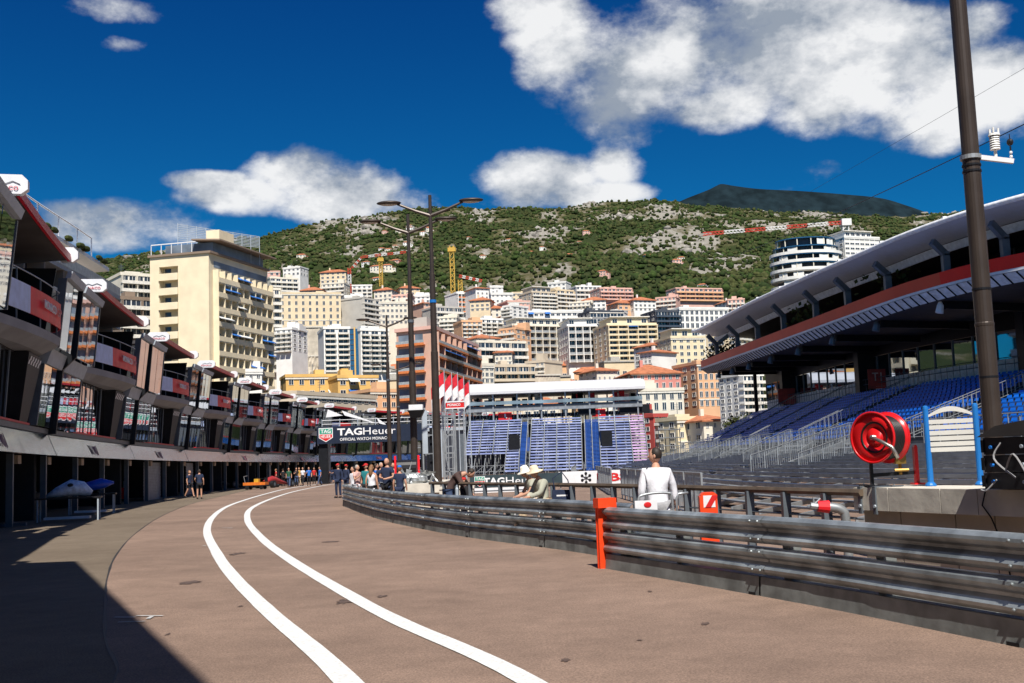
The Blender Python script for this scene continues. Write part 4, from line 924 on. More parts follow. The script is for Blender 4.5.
# roof
zin = [zr_[i]-.6 for i in range(K)]
m = MB(); ro = off(base,.8)
m.ribbon(Z(ro, zr_), Z(off(base,-1.7), zin), 0, nrm=[Vector((0,0,.12))]*K)
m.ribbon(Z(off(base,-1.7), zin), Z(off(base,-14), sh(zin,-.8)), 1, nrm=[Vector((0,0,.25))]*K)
m.ribbon(Z(off(base,-1.7), sh(zin,.0)), Z(off(base,-14), sh(zin,.6)), 0, nrm=[Vector((0,0,.12))]*K)
rf = m.build('roof', [m_roofw, m_darksoff], root)
m = MB(); m.tube(Z(off(base,.84), sh(zr_,.05)), .17, 8); m.build('roof_edge', M('bright_white_edge', (.85,.85,.87), .4), rf, smooth=True)
m = MB(); m.ribbon(Z(off(base,-1.8), sh(zin,-.55)), Z(off(base,-1.65), sh(zin,-.05)), 0, nrm=[-o*.1 for o in outw]); m.build('edge_beam', m_rib, rf)
for i in range(0, K, 4): 
    m = MB(); q = Z(off(base,.82), sh(zr_,.25))[i]; m.box((q.x-.12,q.y-.12,q.z-.1),(q.x+.12,q.y+.12,q.z+.03)); m.build('roof_clip', m_whitep, rf)
# Y struts at the pixel columns of the photograph
for px in (714,732,753,781,810,845,887,935,1000,1080):
    i = min(range(K), key=lambda i: abs(px_of(Vector((CEo[i].x,CEo[i].y,12)))[0]-px)); o = outw[i]; p = base[i]
    b0 = Vector((p.x-o.x*.5, p.y-o.y*.5, zb_[i]+.6)); hm = zb_[i]+.55+(zr_[i]-zb_[i])*.42; b1 = Vector((b0.x,b0.y,hm)); zt_ = zr_[i]-.55
    m = MB(); m.bar(b0, b1, .42, .42); m.prism([b1+Vector((-.21,-.21,-.1)), b1+Vector((.21,-.21,-.1)), b1+Vector((.21,.21,-.1)), b1+Vector((-.21,.21,-.1))], (0,0,.25))
    m.bar(b1, Vector((b0.x+o.x*1.0, b0.y+o.y*1.0, zt_-.3)), .3, .42)
    if px == 714: m.bar(b1, Vector((b0.x+1.6, b0.y-.4, zt_-.2)), .3, .4)
    m.build('strut', m_steel, root)
for i in (1,2,6,24,25,34,44,45):  # greenery on the terrace
    q = off(base,-1.6)[i]; m = MB()
    for _ in range(70):
        c = Vector((q.x+random.gauss(0,.7), q.y+random.gauss(0,.7), zb_[i]+1.1+random.uniform(0,1.5))); d = Vector((random.gauss(0,1),random.gauss(0,1),random.gauss(0,1))).normalized()*.22; e_ = d.cross(Vector((.3,.5,.8))).normalized()*.15
        m.add([c-d, c+e_, c+d, c-e_], [(0,1,2,3)])
    m.box((q.x-.5,q.y-.5,zb_[i]+.36),(q.x+.5,q.y+.5,zb_[i]+1.0)); m.build('planter', leafm[1], root)
# seating deck and rows
NR = 15; z0, z1 = 1.95, 6.4
def rowpt(u, r):   # r 0..1
    a = U(FR, u); b = U(GL, u); p = a.lerp(b, r*.93); return Vector((p.x, p.y, lerp(z0, z1, r)))
m = MB()
for r in range(NR):
    f0, f1 = r/NR, (r+1)/NR
    a = [rowpt(u, f0)-RO for u in us]; b = [rowpt(u, f1)-RO for u in us]; zz = a[0].z
    for p in b: p.z = zz
    m.ribbon(a, b, 0); m.ribbon(b, [Vector((p.x,p.y,zz+(z1-z0)/NR)) for p in b], 0)
m.ribbon([Vector((p.x,p.y,0)) for p in [rowpt(u,0)-RO for u in us]], [rowpt(u,0)-RO for u in us], 0)
deck = m.build('seating_deck', m_conc, root)
secs = [(.0,.17),(.185,.35),(.365,.52),(.535,.70),(.72,1.0)]
for r in range(NR-1):
    for (ua, ub) in secs:
        rr = (r+.35)/NR; P_ = [rowpt(lerp(ua,ub,k/20), rr) for k in range(21)]; q = Path(P_, 1); n_ = int(q.L/.52); m = MB()
        for k in range(n_):
            c = q.at((k+.5)*.52)-RO; t = q.tan((k+.5)*.52); o = Vector((t.y,-t.x,0)).normalized()
            if o.x > 0: o = -o
            # o points to the track
            w_ = t*.235; z = Vector((0,0,.30))
            m.add([c-w_+z+o*.16, c+w_+z+o*.16, c+w_+z-o*.14, c-w_+z-o*.14, c-w_+z+o*.16-Vector((0,0,.07)), c+w_+z+o*.16-Vector((0,0,.07))], [(0,1,2,3),(0,4,5,1)], 0)
            m.add([c-w_*.9+z-o*.2, c+w_*.9+z-o*.2, c+w_*.75+z-o*.26+Vector((0,0,.17)), c-w_*.75+z-o*.26+Vector((0,0,.17))], [(0,1,2,3)], 1)
        if m.v: m.build('seat_row', [m_seat, m_seatback], root)
# glass boxes at the back, columns and panes
m = MB(); g0 = [U(GL,u)-RO for u in us]
m.ribbon(Z(g0,[6.4]*K), Z(g0,[7.5]*K), 0, nrm=[-o*.15 for o in outw]); m.build('parapet', M('pale_parapet', (.88,.88,.86), .6), root)
m = MB(); m.ribbon(Z(off(g0,-6),[6]*K), Z(off(g0,-6),[11.4]*K), 0); m.build('rear_wall', m_dark, root)
m = MB(); m.ribbon(Z(off(g0,.05),[9.5]*K), Z(off(g0,.05),[11.3]*K), 0, nrm=[-o*.2 for o in outw]); m.build('lintel', m_dark, root)
GLo = Path([U(GL,u) for u in us], 1); nP = 34
for j in range(nP):
    a = GLo.at(GLo.L*j/nP)-RO; b = GLo.at(GLo.L*(j+1)/nP)-RO; t = (b-a).normalized(); o = Vector((t.y,-t.x,0)); o = -o if o.x > 0 else o
    if j % 9 == 4:
        m = MB(); m.bar(a.lerp(b,.5)+o*.4+Vector((0,0,6.3)), a.lerp(b,.5)+o*.4+Vector((0,0,11)), 1.9, 1.2); m.build('column', m_dark, root)
    m = MB(); m.add([a+t*.08+Vector((0,0,7.52)), b-t*.08+Vector((0,0,7.52)), b-t*.08+Vector((0,0,9.45)), a+t*.08+Vector((0,0,9.45))], [(0,1,2,3)]); m.build('window', m_mirror, root)
    m = MB(); m.bar(a+Vector((0,0,7.5)), a+Vector((0,0,9.5)), .14, .16); m.build('window_post', m_steel, root)
# railing in front of boxes
m = MB(); gr = off(g0, 1.1)
for z in (7.05,7.5): m.tube(Z(gr,[z]*K), .03, 4)
for j in range(110): 
    p = Path(gr,1).at(Path(gr,1).L*j/110) if False else gr[min(K-1,int(j*K/110))].lerp(gr[min(K-1,int(j*K/110)+1)], (j*K/110)%1); m.bar(Vector((p.x,p.y,6.5)), Vector((p.x,p.y,7.5)), .03, .03)
m.build('railing', m_steel, root)
for (px, py, t_) in ((886,381,'T1'),(797,397,'T2')):
    i = min(range(K), key=lambda i: abs(px_of(Vector((U(GL,us[i]).x,U(GL,us[i]).y,7)))[0]-px)); p = gr[i]+outw[i]*.1; w_ = .75 if px > 850 else .9
    m = MB(); m.box((p.x-w_,p.y-.05,6.75),(p.x+w_,p.y,8.2)); m.box((p.x-w_,p.y-.055,6.55),(p.x+w_,p.y,6.74)); s_ = m.build('sector_sign', M('dull_red_sign', (.40,.05,.04), .6), root)
    if px > 850: text_part('T1', (p.x-.4,p.y-.06,7.2), (1,0,0), (0,0,1), .8, .7, M('sign_print', (.65,.45,.42), .6), s_, bold=.01)
# side wall at the far end
m = MB(); a, b = base[0], off(base,-9.5)[0]
m.prism([Vector((a.x-.0,a.y+.3,zb_[0]-.1)), Vector((b.x,b.y+.3,zb_[0]-.1)), Vector((b.x,b.y+.3,zb_[0]+.3)), Vector((a.x,a.y+.3,zb_[0]+.3))], (0,.3,0)); m.build('end_beam', m_steel, root)
for p in (off(base,-6)[1],):
    m = MB(); m.bar(Vector((p.x,p.y,3)), Vector((p.x,p.y,zb_[0]-.5)), .35, .35); m.build('column', m_dark, root)
# aisle rails
def railing(pts, h, name, parent, ro_=Vector((0,0,0)), sp=.32, mat=None, r=.03, bars=True):
    q = Path([p for p in pts], 1); m = MB()
    m.tube([p-ro_+Vector((0,0,h)) for p in pts], r*1.3, 5); m.tube([p-ro_+Vector((0,0,.15)) for p in pts], r, 4)
    n_ = max(2, int(q.L/sp))
    for k in range(n_+1):
        p = q.at(q.L*k/n_)-ro_; big = k % 6 == 0; 
        if bars or big: m.bar(p+Vector((0,0,0 if big else .15)), p+Vector((0,0,h)), r*(2.2 if big else .9), r*(2.2 if big else .9))
    return m.build(name, mat or m_galv, parent)
for ua in (.1775,.3575,.5275,.71):
    for d in (-.004,.004): railing([rowpt(ua+d, r/6)+Vector((0,0,.1)) for r in range(7)], 1.0, 'aisle_railing', root, RO, .5, r=.02)
railing([rowpt(u,0)-Vector((.3,0,0)) for u in us], 1.0, 'front_railing', root, RO, .8, r=.022)
# ------------------------------------------------------------------ lower tier of temporary benches
TT = Path([(17.8,126),(18.2,105),(18.3,86),(18.4,71),(19.2,59.5),(21,51),(24.6,42.5),(31,34)], 10)
TB = Path([(9.3,120),(8.0,98),(6.9,78),(6.0,60),(5.6,45),(5.9,33),(7.2,25),(10.5,18.5),(16,13)], 10)
rt2 = empty('bench_stand', (14,60,0), 0, 'grey scaffold stand of long dark bench planks in front of the blue seats', 'grandstand'); RO2 = Vector((14,60,0))
NB = 14
def bpt(u, f): a = U(TB,u); b = U(TT,u); p = a.lerp(b,f); return Vector((p.x,p.y,lerp(.10,1.35,f)))
for r in range(NB):
    for (ua, ub) in ((0,.22),(.235,.44),(.455,.66),(.675,1)):
        f = (r+.5)/NB; k_ = 14
        P_ = [bpt(lerp(ua,ub,k/k_), f)-RO2 for k in range(k_+1)]; up = Vector((0,0,.42))
        m = MB(); m.ribbon([p+Vector((-.18,0,.40)) for p in P_], [p+Vector((.18,0,.40)) for p in P_], 0, nrm=[Vector((0,0,.05))]*(k_+1))
        m.ribbon([p+Vector((-.2,0,.34)) for p in P_], [p+Vector((-.2,0,.45)) for p in P_], 1)
        m.ribbon([p+Vector((.05,0,0)) for p in P_], [p+Vector((.40,0,0)) for p in P_], 1, nrm=[Vector((0,0,.04))]*(k_+1)); m.build('bench_row', [m_plank, m_galv], rt2)
m = MB()
for k in range(46):
    u = k/45; a = bpt(u,0)-RO2; b = bpt(u,1)-RO2
    m.bar(a+Vector((0,0,-.05)), b+Vector((0,0,-.05)), .08, .12)
    for f in (0,.25,.5,.75,1):
        p = a.lerp(b,f); m.bar(Vector((p.x,p.y,0)), p, .05, .05)
    if k % 2: m.bar(Vector((a.x,a.y,.05)), b, .04, .04)
m.build('scaffold_frame', m_galv, rt2)
for f_ in (1.0,):
    m = MB(); P_ = [bpt(u,1)-RO2+Vector((.5,0,0)) for u in us]
    m.ribbon([Vector((p.x,p.y,0)) for p in P_], [Vector((p.x,p.y,1.9)) for p in P_], 0); m.build('backing_panels', M('grey_panel', (.14,.15,.155), .6), rt2)
    for k in range(70):
        p = bpt(k/69,1)-RO2+Vector((.4,0,0)); m = MB(); m.bar(Vector((p.x,p.y,1.2)), Vector((p.x,p.y,2.75)), .05, .05); m.build('post', m_galv, rt2)
# staircases (each a thing)
def stair(label, a, b, wd, side=None):
    a = Vector(a); b = Vector(b); d = Vector((b.x-a.x,b.y-a.y,0)).normalized(); s_ = Vector((d.y,-d.x,0))*wd/2
    r_ = empty('staircase', (a.x,a.y,0), 0, label, 'stairs', 'steel staircases of the bench stand'); o_ = Vector((a.x,a.y,0))
    n_ = max(4,int((b.z-a.z)/.2)); 
    for sgn in (-1,1):
        m = MB(); m.bar(a-o_+s_*sgn, b-o_+s_*sgn, .06, .28); m.build('stringer', m_galv, r_)
        railing([a+s_*sgn, b+s_*sgn, b+s_*sgn+d*1.2], 1.0, 'handrail', r_, o_, .3, r=.019)
    for k in range(n_):
        p = a.lerp(b,(k+.5)/n_)-o_; m = MB(); m.bar(p-s_, p+s_, .28, .05); m.build('tread', m_galv, r_)
    m = MB(); p = b-o_+d*.6; m.prism([p-s_-d*.6, p+s_-d*.6, p+s_+d*.6, p-s_+d*.6], (0,0,-.08)); m.build('landing', m_galv, r_)
    for f in (.5,1): 
        p = a.lerp(b,f)-o_
        for sgn in (-1,1):
            m = MB(); q = p+s_*sgn; m.bar(Vector((q.x,q.y,0)), q, .07,.07); m.build('leg', m_galv, r_)
stair('long steel staircase of the bench stand, nearest, ending left of the red hose reel', (10.5,46,.5), (18.8,60,2.0), 2.0)
stair('second steel staircase of the bench stand, counted from the red hose reel', (13.0,61,.7), (18.2,72,2.0), 1.5)
stair('third steel staircase of the bench stand, straight above the rail, behind the orange barrier block', (13.0,76,.7), (17.9,87,2.0), 1.5)
stair('farthest steel staircase of the bench stand, right behind the man in the white shirt', (12.6,92,.7), (17.7,104,2.0), 1.5)
# stray scaffold fences on the ground before the benches
for k,(x0,y0,x1,y1,lab) in enumerate(((4.4,27,4.1,45,'nearest grey barrier fence before the benches'),(4.0,48,4.6,66,'middle grey barrier fence before the benches'),(3.2,66,4.6,88,'farther grey barrier fence left of the benches'),(5.4,90,6.6,112,'farthest grey barrier fence before the benches'))):
    r_ = empty('barrier_fence', (x0,y0,0), 0, lab, 'fence', 'grey barrier fences before the benches')
    n_ = 7
    for j in range(n_):
        a = Vector((lerp(x0,x1,j/n_),lerp(y0,y1,j/n_),0)); b = Vector((lerp(x0,x1,(j+.93)/n_),lerp(y0,y1,(j+.93)/n_),0)); railing([a,b], 1.15, 'fence_panel', r_, Vector((x0,y0,0)), .16, r=.022)
# ------------------------------------------------------------------ central stand with the white hospitality roof
def cstand():
    Yf, Yb = 132., 152.
    a0 = at(462,476,Yf); a1 = at(650,474,Yf); xl, xr = a0.x, a1.x; W_ = xr-xl
    root = empty('grandstand', (xl,Yf,0), 0, 'temporary grandstand of pale violet blue seats under a long white roofed terrace, centre', 'grandstand')
    zt_ = at(555,421,Yb-3).z; zf = -.15
    xt0 = at(470,414,Yb-3).x-xl; xt1 = at(643,414,Yb-3).x-xl
    NRr = 19; m_cs = M('pale_violet_seat_plastic', (.22,.27,.50), .5, var=.2, scale=.7, col2=(.36,.41,.62)); m_ais = M('blue_aisle_cloth', (.02,.09,.36), .5, var=.1); m_pk = M('pinkish_seat', (.50,.36,.55), .5, var=.3, scale=.5)  # seat plastic is pale violet blue, mottled between two tones
    dp = Yb-3-Yf
    # sections in fractions of width, aisles between
    secs = [(0,.15,.30),(.155,.29,0),(.345,.50,0),(.505,.655,0),(.735,.85,0),(.855,1,0)]
    def Pt(fx, r): 
        y = r*dp; x = lerp(lerp(0,W_,fx), lerp(xt0,xt1,fx), r); return Vector((x, y, lerp(zf, zt_, r)))
    for j, (fa, fb, rmin) in enumerate([(0,.075,.32),(.08,.15,.32),(.155,.225,.32),(.228,.30,0),(.36,.43,0),(.434,.50,0),(.504,.57,0),(.574,.64,0),(.645,.655,0)][:8]+[(.745,.83,0),(.834,.915,0),(.92,1,0)]):
        m = MB()
        for r in range(NRr):
            f = (r+.5)/NRr
            if f < rmin: continue
            if (j == 3 and .30 < f < .52 and False): continue
            p = Pt(fa,f); q = Pt(fb,f)
            if j == 8 and .40 < f < .62: p = p.lerp(q,.55)
            m.bar(p+Vector((0,-.1,.40)), q+Vector((0,-.1,.40)), .52, .05, 0); m.bar(p+Vector((0,.14,.47)), q+Vector((0,.14,.45)), .05, .20, 0)
        m.build('seat_block', m_pk if j == 10 else m_cs, root)
    for (fa, fb, ra, rb_) in ((.302,.335,0,1),(.30,.357,.42,.68),(.66,.742,0,1),(.238,.297,.36,.40),(.835,.862,.40,.58),(.747,.83,.42,.62)):
        m = MB(); n_ = int((rb_-ra)*40)+1
        for k in range(n_):
            p = Pt(fa, lerp(ra,rb_,k/n_)); q = Pt(fb, lerp(ra,rb_,k/n_)); m.bar(p+Vector((0,0,.12)), q+Vector((0,0,.12)), .36, .10, 0)
        m.build('aisle', m_ais, root)
    for fx in (0,.077,.152,.226,.30,.336,.357,.432,.502,.572,.642,.66,.70,.742,.832,.917,1.0):
        m = MB(); m.bar(Pt(fx,.32 if fx < .2 else 0)+Vector((0,-.1,.62)), Pt(fx,1)+Vector((0,-.1,.62)), .10, .08); m.build('divider_rail', m_galv, root)
    # openings (vomitories)
    for (fa, fb, ra, rb_) in ((.24,.295,.40,.58),(.75,.80,.42,.60)):
        m = MB(); p = Pt(fa,ra); q = Pt(fb,rb_); m.box((p.x,p.y-.4,p.z+.3),(q.x,q.y+.2,q.z+1.0)); m.build('entrance', m_dark, root)
    # scaffold under and beside
    m = MB()
    for k in range(19):
        fx = k/18
        for r in (0.02,.25,.5,.75,1):
            p = Pt(fx,r); m.bar((p.x,p.y,0),(p.x,p.y,p.z-.1),.09,.09)
        m.bar(Pt(fx,0)+Vector((0,0,-.15)), Pt(fx,1)+Vector((0,0,-.15)), .1,.2)
        if k < 18:
            p = Pt(fx,0); q = Pt(fx+1/18,.25); m.bar((p.x,p.y,.1),(q.x,q.y,q.z-.3),.06,.06)
    for r in (0,.12,.25): 
        p = Pt(0,r); q = Pt(1,r)
        for z in (.5,1.2,2.0):
            if z < p.z: m.bar((p.x,p.y,z),(q.x,q.y,z),.06,.06)
    m.build('scaffold_frame', m_galv, root)
    m = MB()
    x0 = xt0-2; 
    for k in range(5):
        for l in range(2):
            m.bar((x0-k*1.2,dp*.5+l*4,0),(x0-k*1.2,dp*.5+l*4,zt_+1.5),.1,.1)
    for z in np.arange(1,zt_+2,1.4):
        for l in range(2): m.bar((x0-4.8,dp*.5+l*4,z),(x0,dp*.5+l*4,z),.08,.08)
        m.bar((x0-4.8,dp*.5,z),(x0,dp*.5,min(zt_+1.5,z+1.4)),.06,.06)
    for k in range(3):
        for l in range(2): m.bar((xt1+.9+k*1.3-.03*0,dp*.5+l*4,0),(xt1+.9+k*1.3,dp*.5+l*4,zt_*.75),.1,.1)
    for z in np.arange(.8,zt_*.75,1.0): m.box((xt1+.8,dp*.45,z),(xt1+3.6,dp*.45+4,z+.08))
    m.build('stair_tower', m_galv, root)
    # terrace: deck, posts, roof, back, clutter
    zd = at(555,404,Yb).z; zu = at(555,393.5,Yb).z; X0 = at(469,400,Yb).x-xl-.3; X1 = at(635,400,Yb).x-xl+.6; yb = Yb-Yf-1
    m = MB(); m.box((X0,yb-2.2,zd-.45),(X1,yb+8,zd-.15)); m.build('terrace_deck', m_steel, root)
    m = MB(); m.box((X0,yb-2.4,zd-.9),(X1,yb-2.25,zd-.5)); m.build('deck_truss', m_galv, root)
    n_ = 8
    for k in range(n_):
        x = lerp(X0+.4,X1-.6,k/(n_-1)); m = MB(); m.box((x-.1,yb-2.3,0),(x+.1,yb-2.1,zu+.2)); m.build('terrace_post', m_galv, root)
        m = MB(); m.box((x-.1,yb+7.6,0),(x+.1,yb+7.8,zu+.2)); m.build('terrace_post', m_galv, root)
    m = MB(); n2 = 30
    pr = [(yb-2.9,zu+.0),(yb-2.9,zu+.35),(yb-1.9,zu+1.25),(yb+2.5,zu+1.75),(yb+8,zu+1.8),(yb+8,zu)]
    m.prism([(X0-.2,y,z) for y, z in pr], (X1-X0+.6,0,0)); m.build('roof', M('white_membrane', (.60,.60,.61), .6, var=.03), root)
    m = MB(); m.box((X0,yb-2.5,zd+.0),(X1,yb-2.44,zd+.45)); m.build('glass_balustrade', M('pale_glass', (.25,.32,.36), .2, .3, var=.4, scale=.4), root)
    for k in range(26):
        x = random.uniform(X0+1,X1-1); m = MB(); c = random.choice(('w','d','r')); z = zd+.0; w_ = random.uniform(.3,.9)
        m.box((x,yb+.5,z),(x+w_,yb+1.2,z+random.uniform(.7,1.5))); m.box((x+.05,yb+.6,z-.1),(x+.15,yb+.7,z)); m.build('bar_furniture', {'w':m_whitep,'d':m_dark,'r':m_redp}[c], root)
    m = MB(); m.box((X0,yb-1,zt_+.6),(X1+1.5,yb-.9,zt_+1.1)); m.build('dark_netting', M('dark_net', (.03,.035,.05), .8), root)
    for k in range(27):
        x = lerp(X0,X1,k/26); m = MB(); m.bar((x,yb-1.6,zt_),(x,yb-1.6,zd-.4),.07,.07); m.bar((x,yb-1.6,zt_),(min(X1,x+(X1-X0)/26),yb-1.6,zd-.4),.04,.04); m.build('brace', m_galv, root)
    for px in (505,597):
        x = at(px,408,Yb).x-xl; m = MB(); m.box((x-.9,yb-1.8,zd-2.0),(x+.9,yb-1.7,zd-1.0)); s_ = m.build('red_sign', m_red, root)
        m = MB(); m.box((x-.1,yb-1.83,zd-1.8),(x+.1,yb-1.805,zd-1.2)); m.box((x-.1,yb-1.83,zd-1.8),(x+.25,yb-1.806,zd-1.68)); m.build('sign_emblem', m_whitep, s_)
    m = MB(); x = at(577,410,Yb).x-xl; m.box((x,yb-1.9,zt_+.6),(x+2.3,yb-1.2,zd-.5)); m.build('dark_cabin', m_dark, root); m = MB(); m.box((x+5.5,yb-1.9,zt_+.6),(x+9.5,yb-1.2,zd-.6)); m.build('dark_cabin', m_dark, root)
    m = MB(); m.box((-4,dp+6,0),(W_+1,dp+6.2,zt_-.2)); m.build('back_cloth', M('dark_net', (.03,.035,.05)), root)
cstand()
# ------------------------------------------------------------------ guard rails
m_gr = M('weathered_guard_rail', (.34,.375,.385), .36, .6, var=.45, scale=2.2, bump=.25)
m_base = M('weathered_steel_base', (.20,.215,.21), .65, .25, var=.3, scale=3, bump=.3)
m_orp = M('orange_plastic', (.80,.06,.01), .45, var=.08, scale=8)
# W profile: (offset towards track, height) pairs
def wprof(zc):
    return [(-.00,.155),(.035,.150),(.075,.115),(.080,.085),(.045,.045),(.0,.015),(.0,-.015),(.045,-.045),(.080,-.085),(.075,-.115),(.035,-.150),(.0,-.155)], zc
def guard(name, label, pts, sec, ends=False):
    P_ = Path(pts, 6); o_ = P_.at(0); root = empty(name, (o_.x,o_.y,0), 0, label, 'guard rail'); n_ = max(1, round(P_.L/sec))
    def q(s, off_, z): p = P_.at(s); t = P_.tan(s); return Vector((p.x-o_.x-t.y*off_*SG, p.y-o_.y+t.x*off_*SG, z))
    for k in range(n_):
        a, b = P_.L*k/n_, P_.L*(k+1)/n_; st = 5; ss = [lerp(a+.015,b-.015,j/(st-1)) for j in range(st)]
        for zc in (.735,.395):
            pr, _ = wprof(zc); m = MB()
            for (o1,z1_),(o2,z2_) in zip(pr,pr[1:]): m.ribbon([q(s,o1,zc+z1_) for s in ss],[q(s,o2,zc+z2_) for s in ss])
            for (o1,z1_),(o2,z2_) in zip(pr,pr[1:]): m.ribbon([q(s,o1-.006,zc+z1_) for s in ss],[q(s,o2-.006,zc+z2_) for s in ss])
            ov = [lerp(b-.16,b+.14,j/2) for j in range(3)]
            rl = m.build('rail', m_gr, root, smooth=False)
            if k < n_-1:
                m = MB()
                for (o1,z1_),(o2,z2_) in zip(pr,pr[1:]): m.ribbon([q(s,o1+.008,zc+z1_) for s in ov],[q(s,o2+.008,zc+z2_) for s in ov])
                for dz in (-.1,.1):
                    for ds in (-.08,.08):
                        c = q(b+ds,.09,zc+dz); m.ell(tuple(c),(.016,.016,.016),6,4)
                m.build('splice', m_gr, rl)
        m = MB(); m.ribbon([q(s,.06,0.0) for s in ss],[q(s,.045,.215) for s in ss],0); m.ribbon([q(s,.045,.215) for s in ss],[q(s,-.16,.215) for s in ss],0); m.ribbon([q(s,-.16,.215) for s in ss],[q(s,-.17,.0) for s in ss],0)
        bs = m.build('base_block', m_base, root)
        m = MB(); m.prism([q(b-.22,.065,.0), q(b-.08,.065,.0), q(b-.08,.064,.035), q(b-.22,.064,.035)], (q(b,.003,0)-q(b,0,0))); m.build('lifting_slot', m_dark, bs)
        # cap strip and post
        s = a+.04+(b-a)*.0; m = MB(); m.prism([q(s+.35,-.02,.2), q(s+.50,-.02,.2), q(s+.50,-.16,.2), q(s+.35,-.16,.2)], (0,0,.66)); m.build('post', m_base, root)
        mid = (a+b)/2; m = MB(); m.prism([q(mid,-.02,.2), q(mid+.12,-.02,.2), q(mid+.12,-.16,.2), q(mid,-.16,.2)], (0,0,.66)); m.build('post', m_base, root)
    return root
SG = -1
Lp = [gnd(*p) for p in ((346,500),(345,504),(352,509),(366,514.5),(387,521),(419,528),(471,537.5),(554,548.5),(597,555))]
Lp = [Vector((p.x,p.y,0)) for p in Lp]; Lp = [Lp[0]+Vector((.25,6,0))]+Lp[1:]+[Vector((1.78,17.3,0))]
guard('guard_rail', 'long curving steel guard rail on the inside of the pit lane bend', Lp, 4.0)
Rp = [gnd(614,569.5), gnd(820,606), gnd(1024,647)]; d_ = (Rp[2]-Rp[0]).normalized()
Rp = [Vector((p.x,p.y,0)) for p in Rp]+[Vector((5.35,5.0,0)), Vector((8,-2.5,0))]
Rp[0] = Rp[0]-d_*.18
guard('guard_rail', 'nearest steel guard rail crossing the lower right corner, starting at the orange end block', Rp, 4.0)
def orange_block(label, c, h_, ang, w_=.30, d=.34, low=0):
    r_ = empty('barrier_block', (c[0],c[1],0), ang, label, 'safety block', 'orange plastic blocks on the guard rail ends')
    m = MB(); m.prism([(-w_/2,-d/2,low),(w_/2,-d/2,low),(w_/2,-d/2,h_-.03),(w_/2-.04,-d/2,h_),(-w_/2+.04,-d/2,h_),(-w_/2,-d/2,h_-.03)], (0,d,0)); bo = m.build('body', m_orp, r_)
    m = MB(); m.box((-w_/2-.02,-d/2-.015,h_*.0+low),(-w_/2+.03,d/2+.015,h_-.05)); m.build('edge_rib', m_orp, bo)
    m = MB(); m.box((-w_/2+.03,-d/2-.006,h_-.20),(w_/2-.03,-d/2-.001,h_-.04)); p_ = m.build('reflector', m_whitep, bo)
    m = MB(); m.add([(-.06,-d/2-.009,h_-.20),(0.02,-d/2-.009,h_-.20),(.12,-d/2-.009,h_-.04),(.04,-d/2-.009,h_-.04)],[(0,1,2,3)]); m.build('stripe', m_red, p_)
ang = math.atan2(Rp[2].y-Rp[0].y, Rp[2].x-Rp[0].x)
def orange_end(label, c, h_, ang):
    r_ = empty('barrier_block', (c[0],c[1],0), ang, label, 'safety block', 'orange plastic blocks on the guard rail ends')
    m = MB(); m.box((-.03,-.10,0),(.03,.10,h_)); bo = m.build('body', m_orp, r_)
    m = MB(); m.prism([(-.05,.15,h_-.14),(.14,.15,h_-.14),(.14,.15,h_),(-.05,.15,h_)], (0,-.29,0)); m.build('cap', m_orp, bo)
    m = MB(); m.box((-.05,-.11,0),(-.03,-.07,h_-.01)); m.build('edge_rib', m_orp, bo)
e = Rp[0]
orange_end('tall orange end block at the start of the nearest guard rail', (e.x-.04,e.y+.02), 1.02, ang)
orange_block('orange block with a red and white reflector standing behind the nearest guard rail', (2.62,15.6), 1.08, R(-4), .22, .24)
# ------------------------------------------------------------------ brown hand rail fence
rl = Path([gnd(430,483.2,1.1),gnd(560,484.8,1.1),gnd(640,486.5,1.1),gnd(750,489.3,1.1),gnd(862,492.6,1.1)], 6)
o_ = rl.at(0); root = empty('handrail_fence', (o_.x,o_.y,0), 0, 'brown topped hand rail on dark posts running behind the guard rail', 'fence')
m_brown = M('weathered_brown_rail', (.13,.095,.065), .6, .2, var=.25)
m = MB(); m.tube([rl.at(rl.L*k/30)-Vector((o_.x,o_.y,0)) for k in range(31)], .045, 6); m.build('top_rail', m_brown, root)
for z in (.25,.55,.8):
    m = MB(); m.tube([rl.at(rl.L*k/30)-Vector((o_.x,o_.y,1.1-z)) for k in range(31)], .012, 4); m.build('wire', m_steel, root)
s = .2; 
while s < rl.L:
    p = rl.at(s)-Vector((o_.x,o_.y,0)); m = MB(); m.box((p.x-.05,p.y-.07,0),(p.x+.05,p.y+.07,1.08)); m.build('post', m_steel, root); s += .98
# ------------------------------------------------------------------ concrete wall with coping
m_cop = M('concrete_coping', (.60,.56,.48), .85, var=.14, scale=2.5, bump=.3); m_wallb = M('concrete_wall', (.44,.39,.32), .9, var=.16, scale=1.5, bump=.3)
wa = gnd(852.5,487.1,1.16); wb = gnd(1024,489.5,1.16); dw = (wb-wa).normalized(); dw.z = 0; nw = Vector((dw.y,-dw.x,0)); nw = nw if nw.y < 0 else -nw; bw_ = -nw
root = empty('parapet_wall', (wa.x,wa.y,0), 0, 'pale concrete parapet wall with thick coping blocks carrying the hose reel', 'wall')
Wf = lambda s, n_, z: dw*s+bw_*n_+Vector((0,0,z))
cuts = [0,.62,1.45,1.98,3.2,4.6,6.2]
for a, b in zip(cuts, cuts[1:]):
    m = MB(); m.prism([Wf(a+.006,0,.90), Wf(b-.006,0,.90), Wf(b-.006,.0,1.155), Wf(a+.006,.0,1.155)], bw_*.75); m.build('coping', m_cop, root)
for a, b in zip([.06,.70,1.55,2.1,3.4,4.8],[.69,1.54,2.09,3.39,4.79,6.2]):
    m = MB(); m.prism([Wf(a+.004,.09,0), Wf(b-.004,.09,0), Wf(b-.004,.09,.895), Wf(a+.004,.09,.895)], bw_*.5); m.build('wall_block', m_wallb, root)
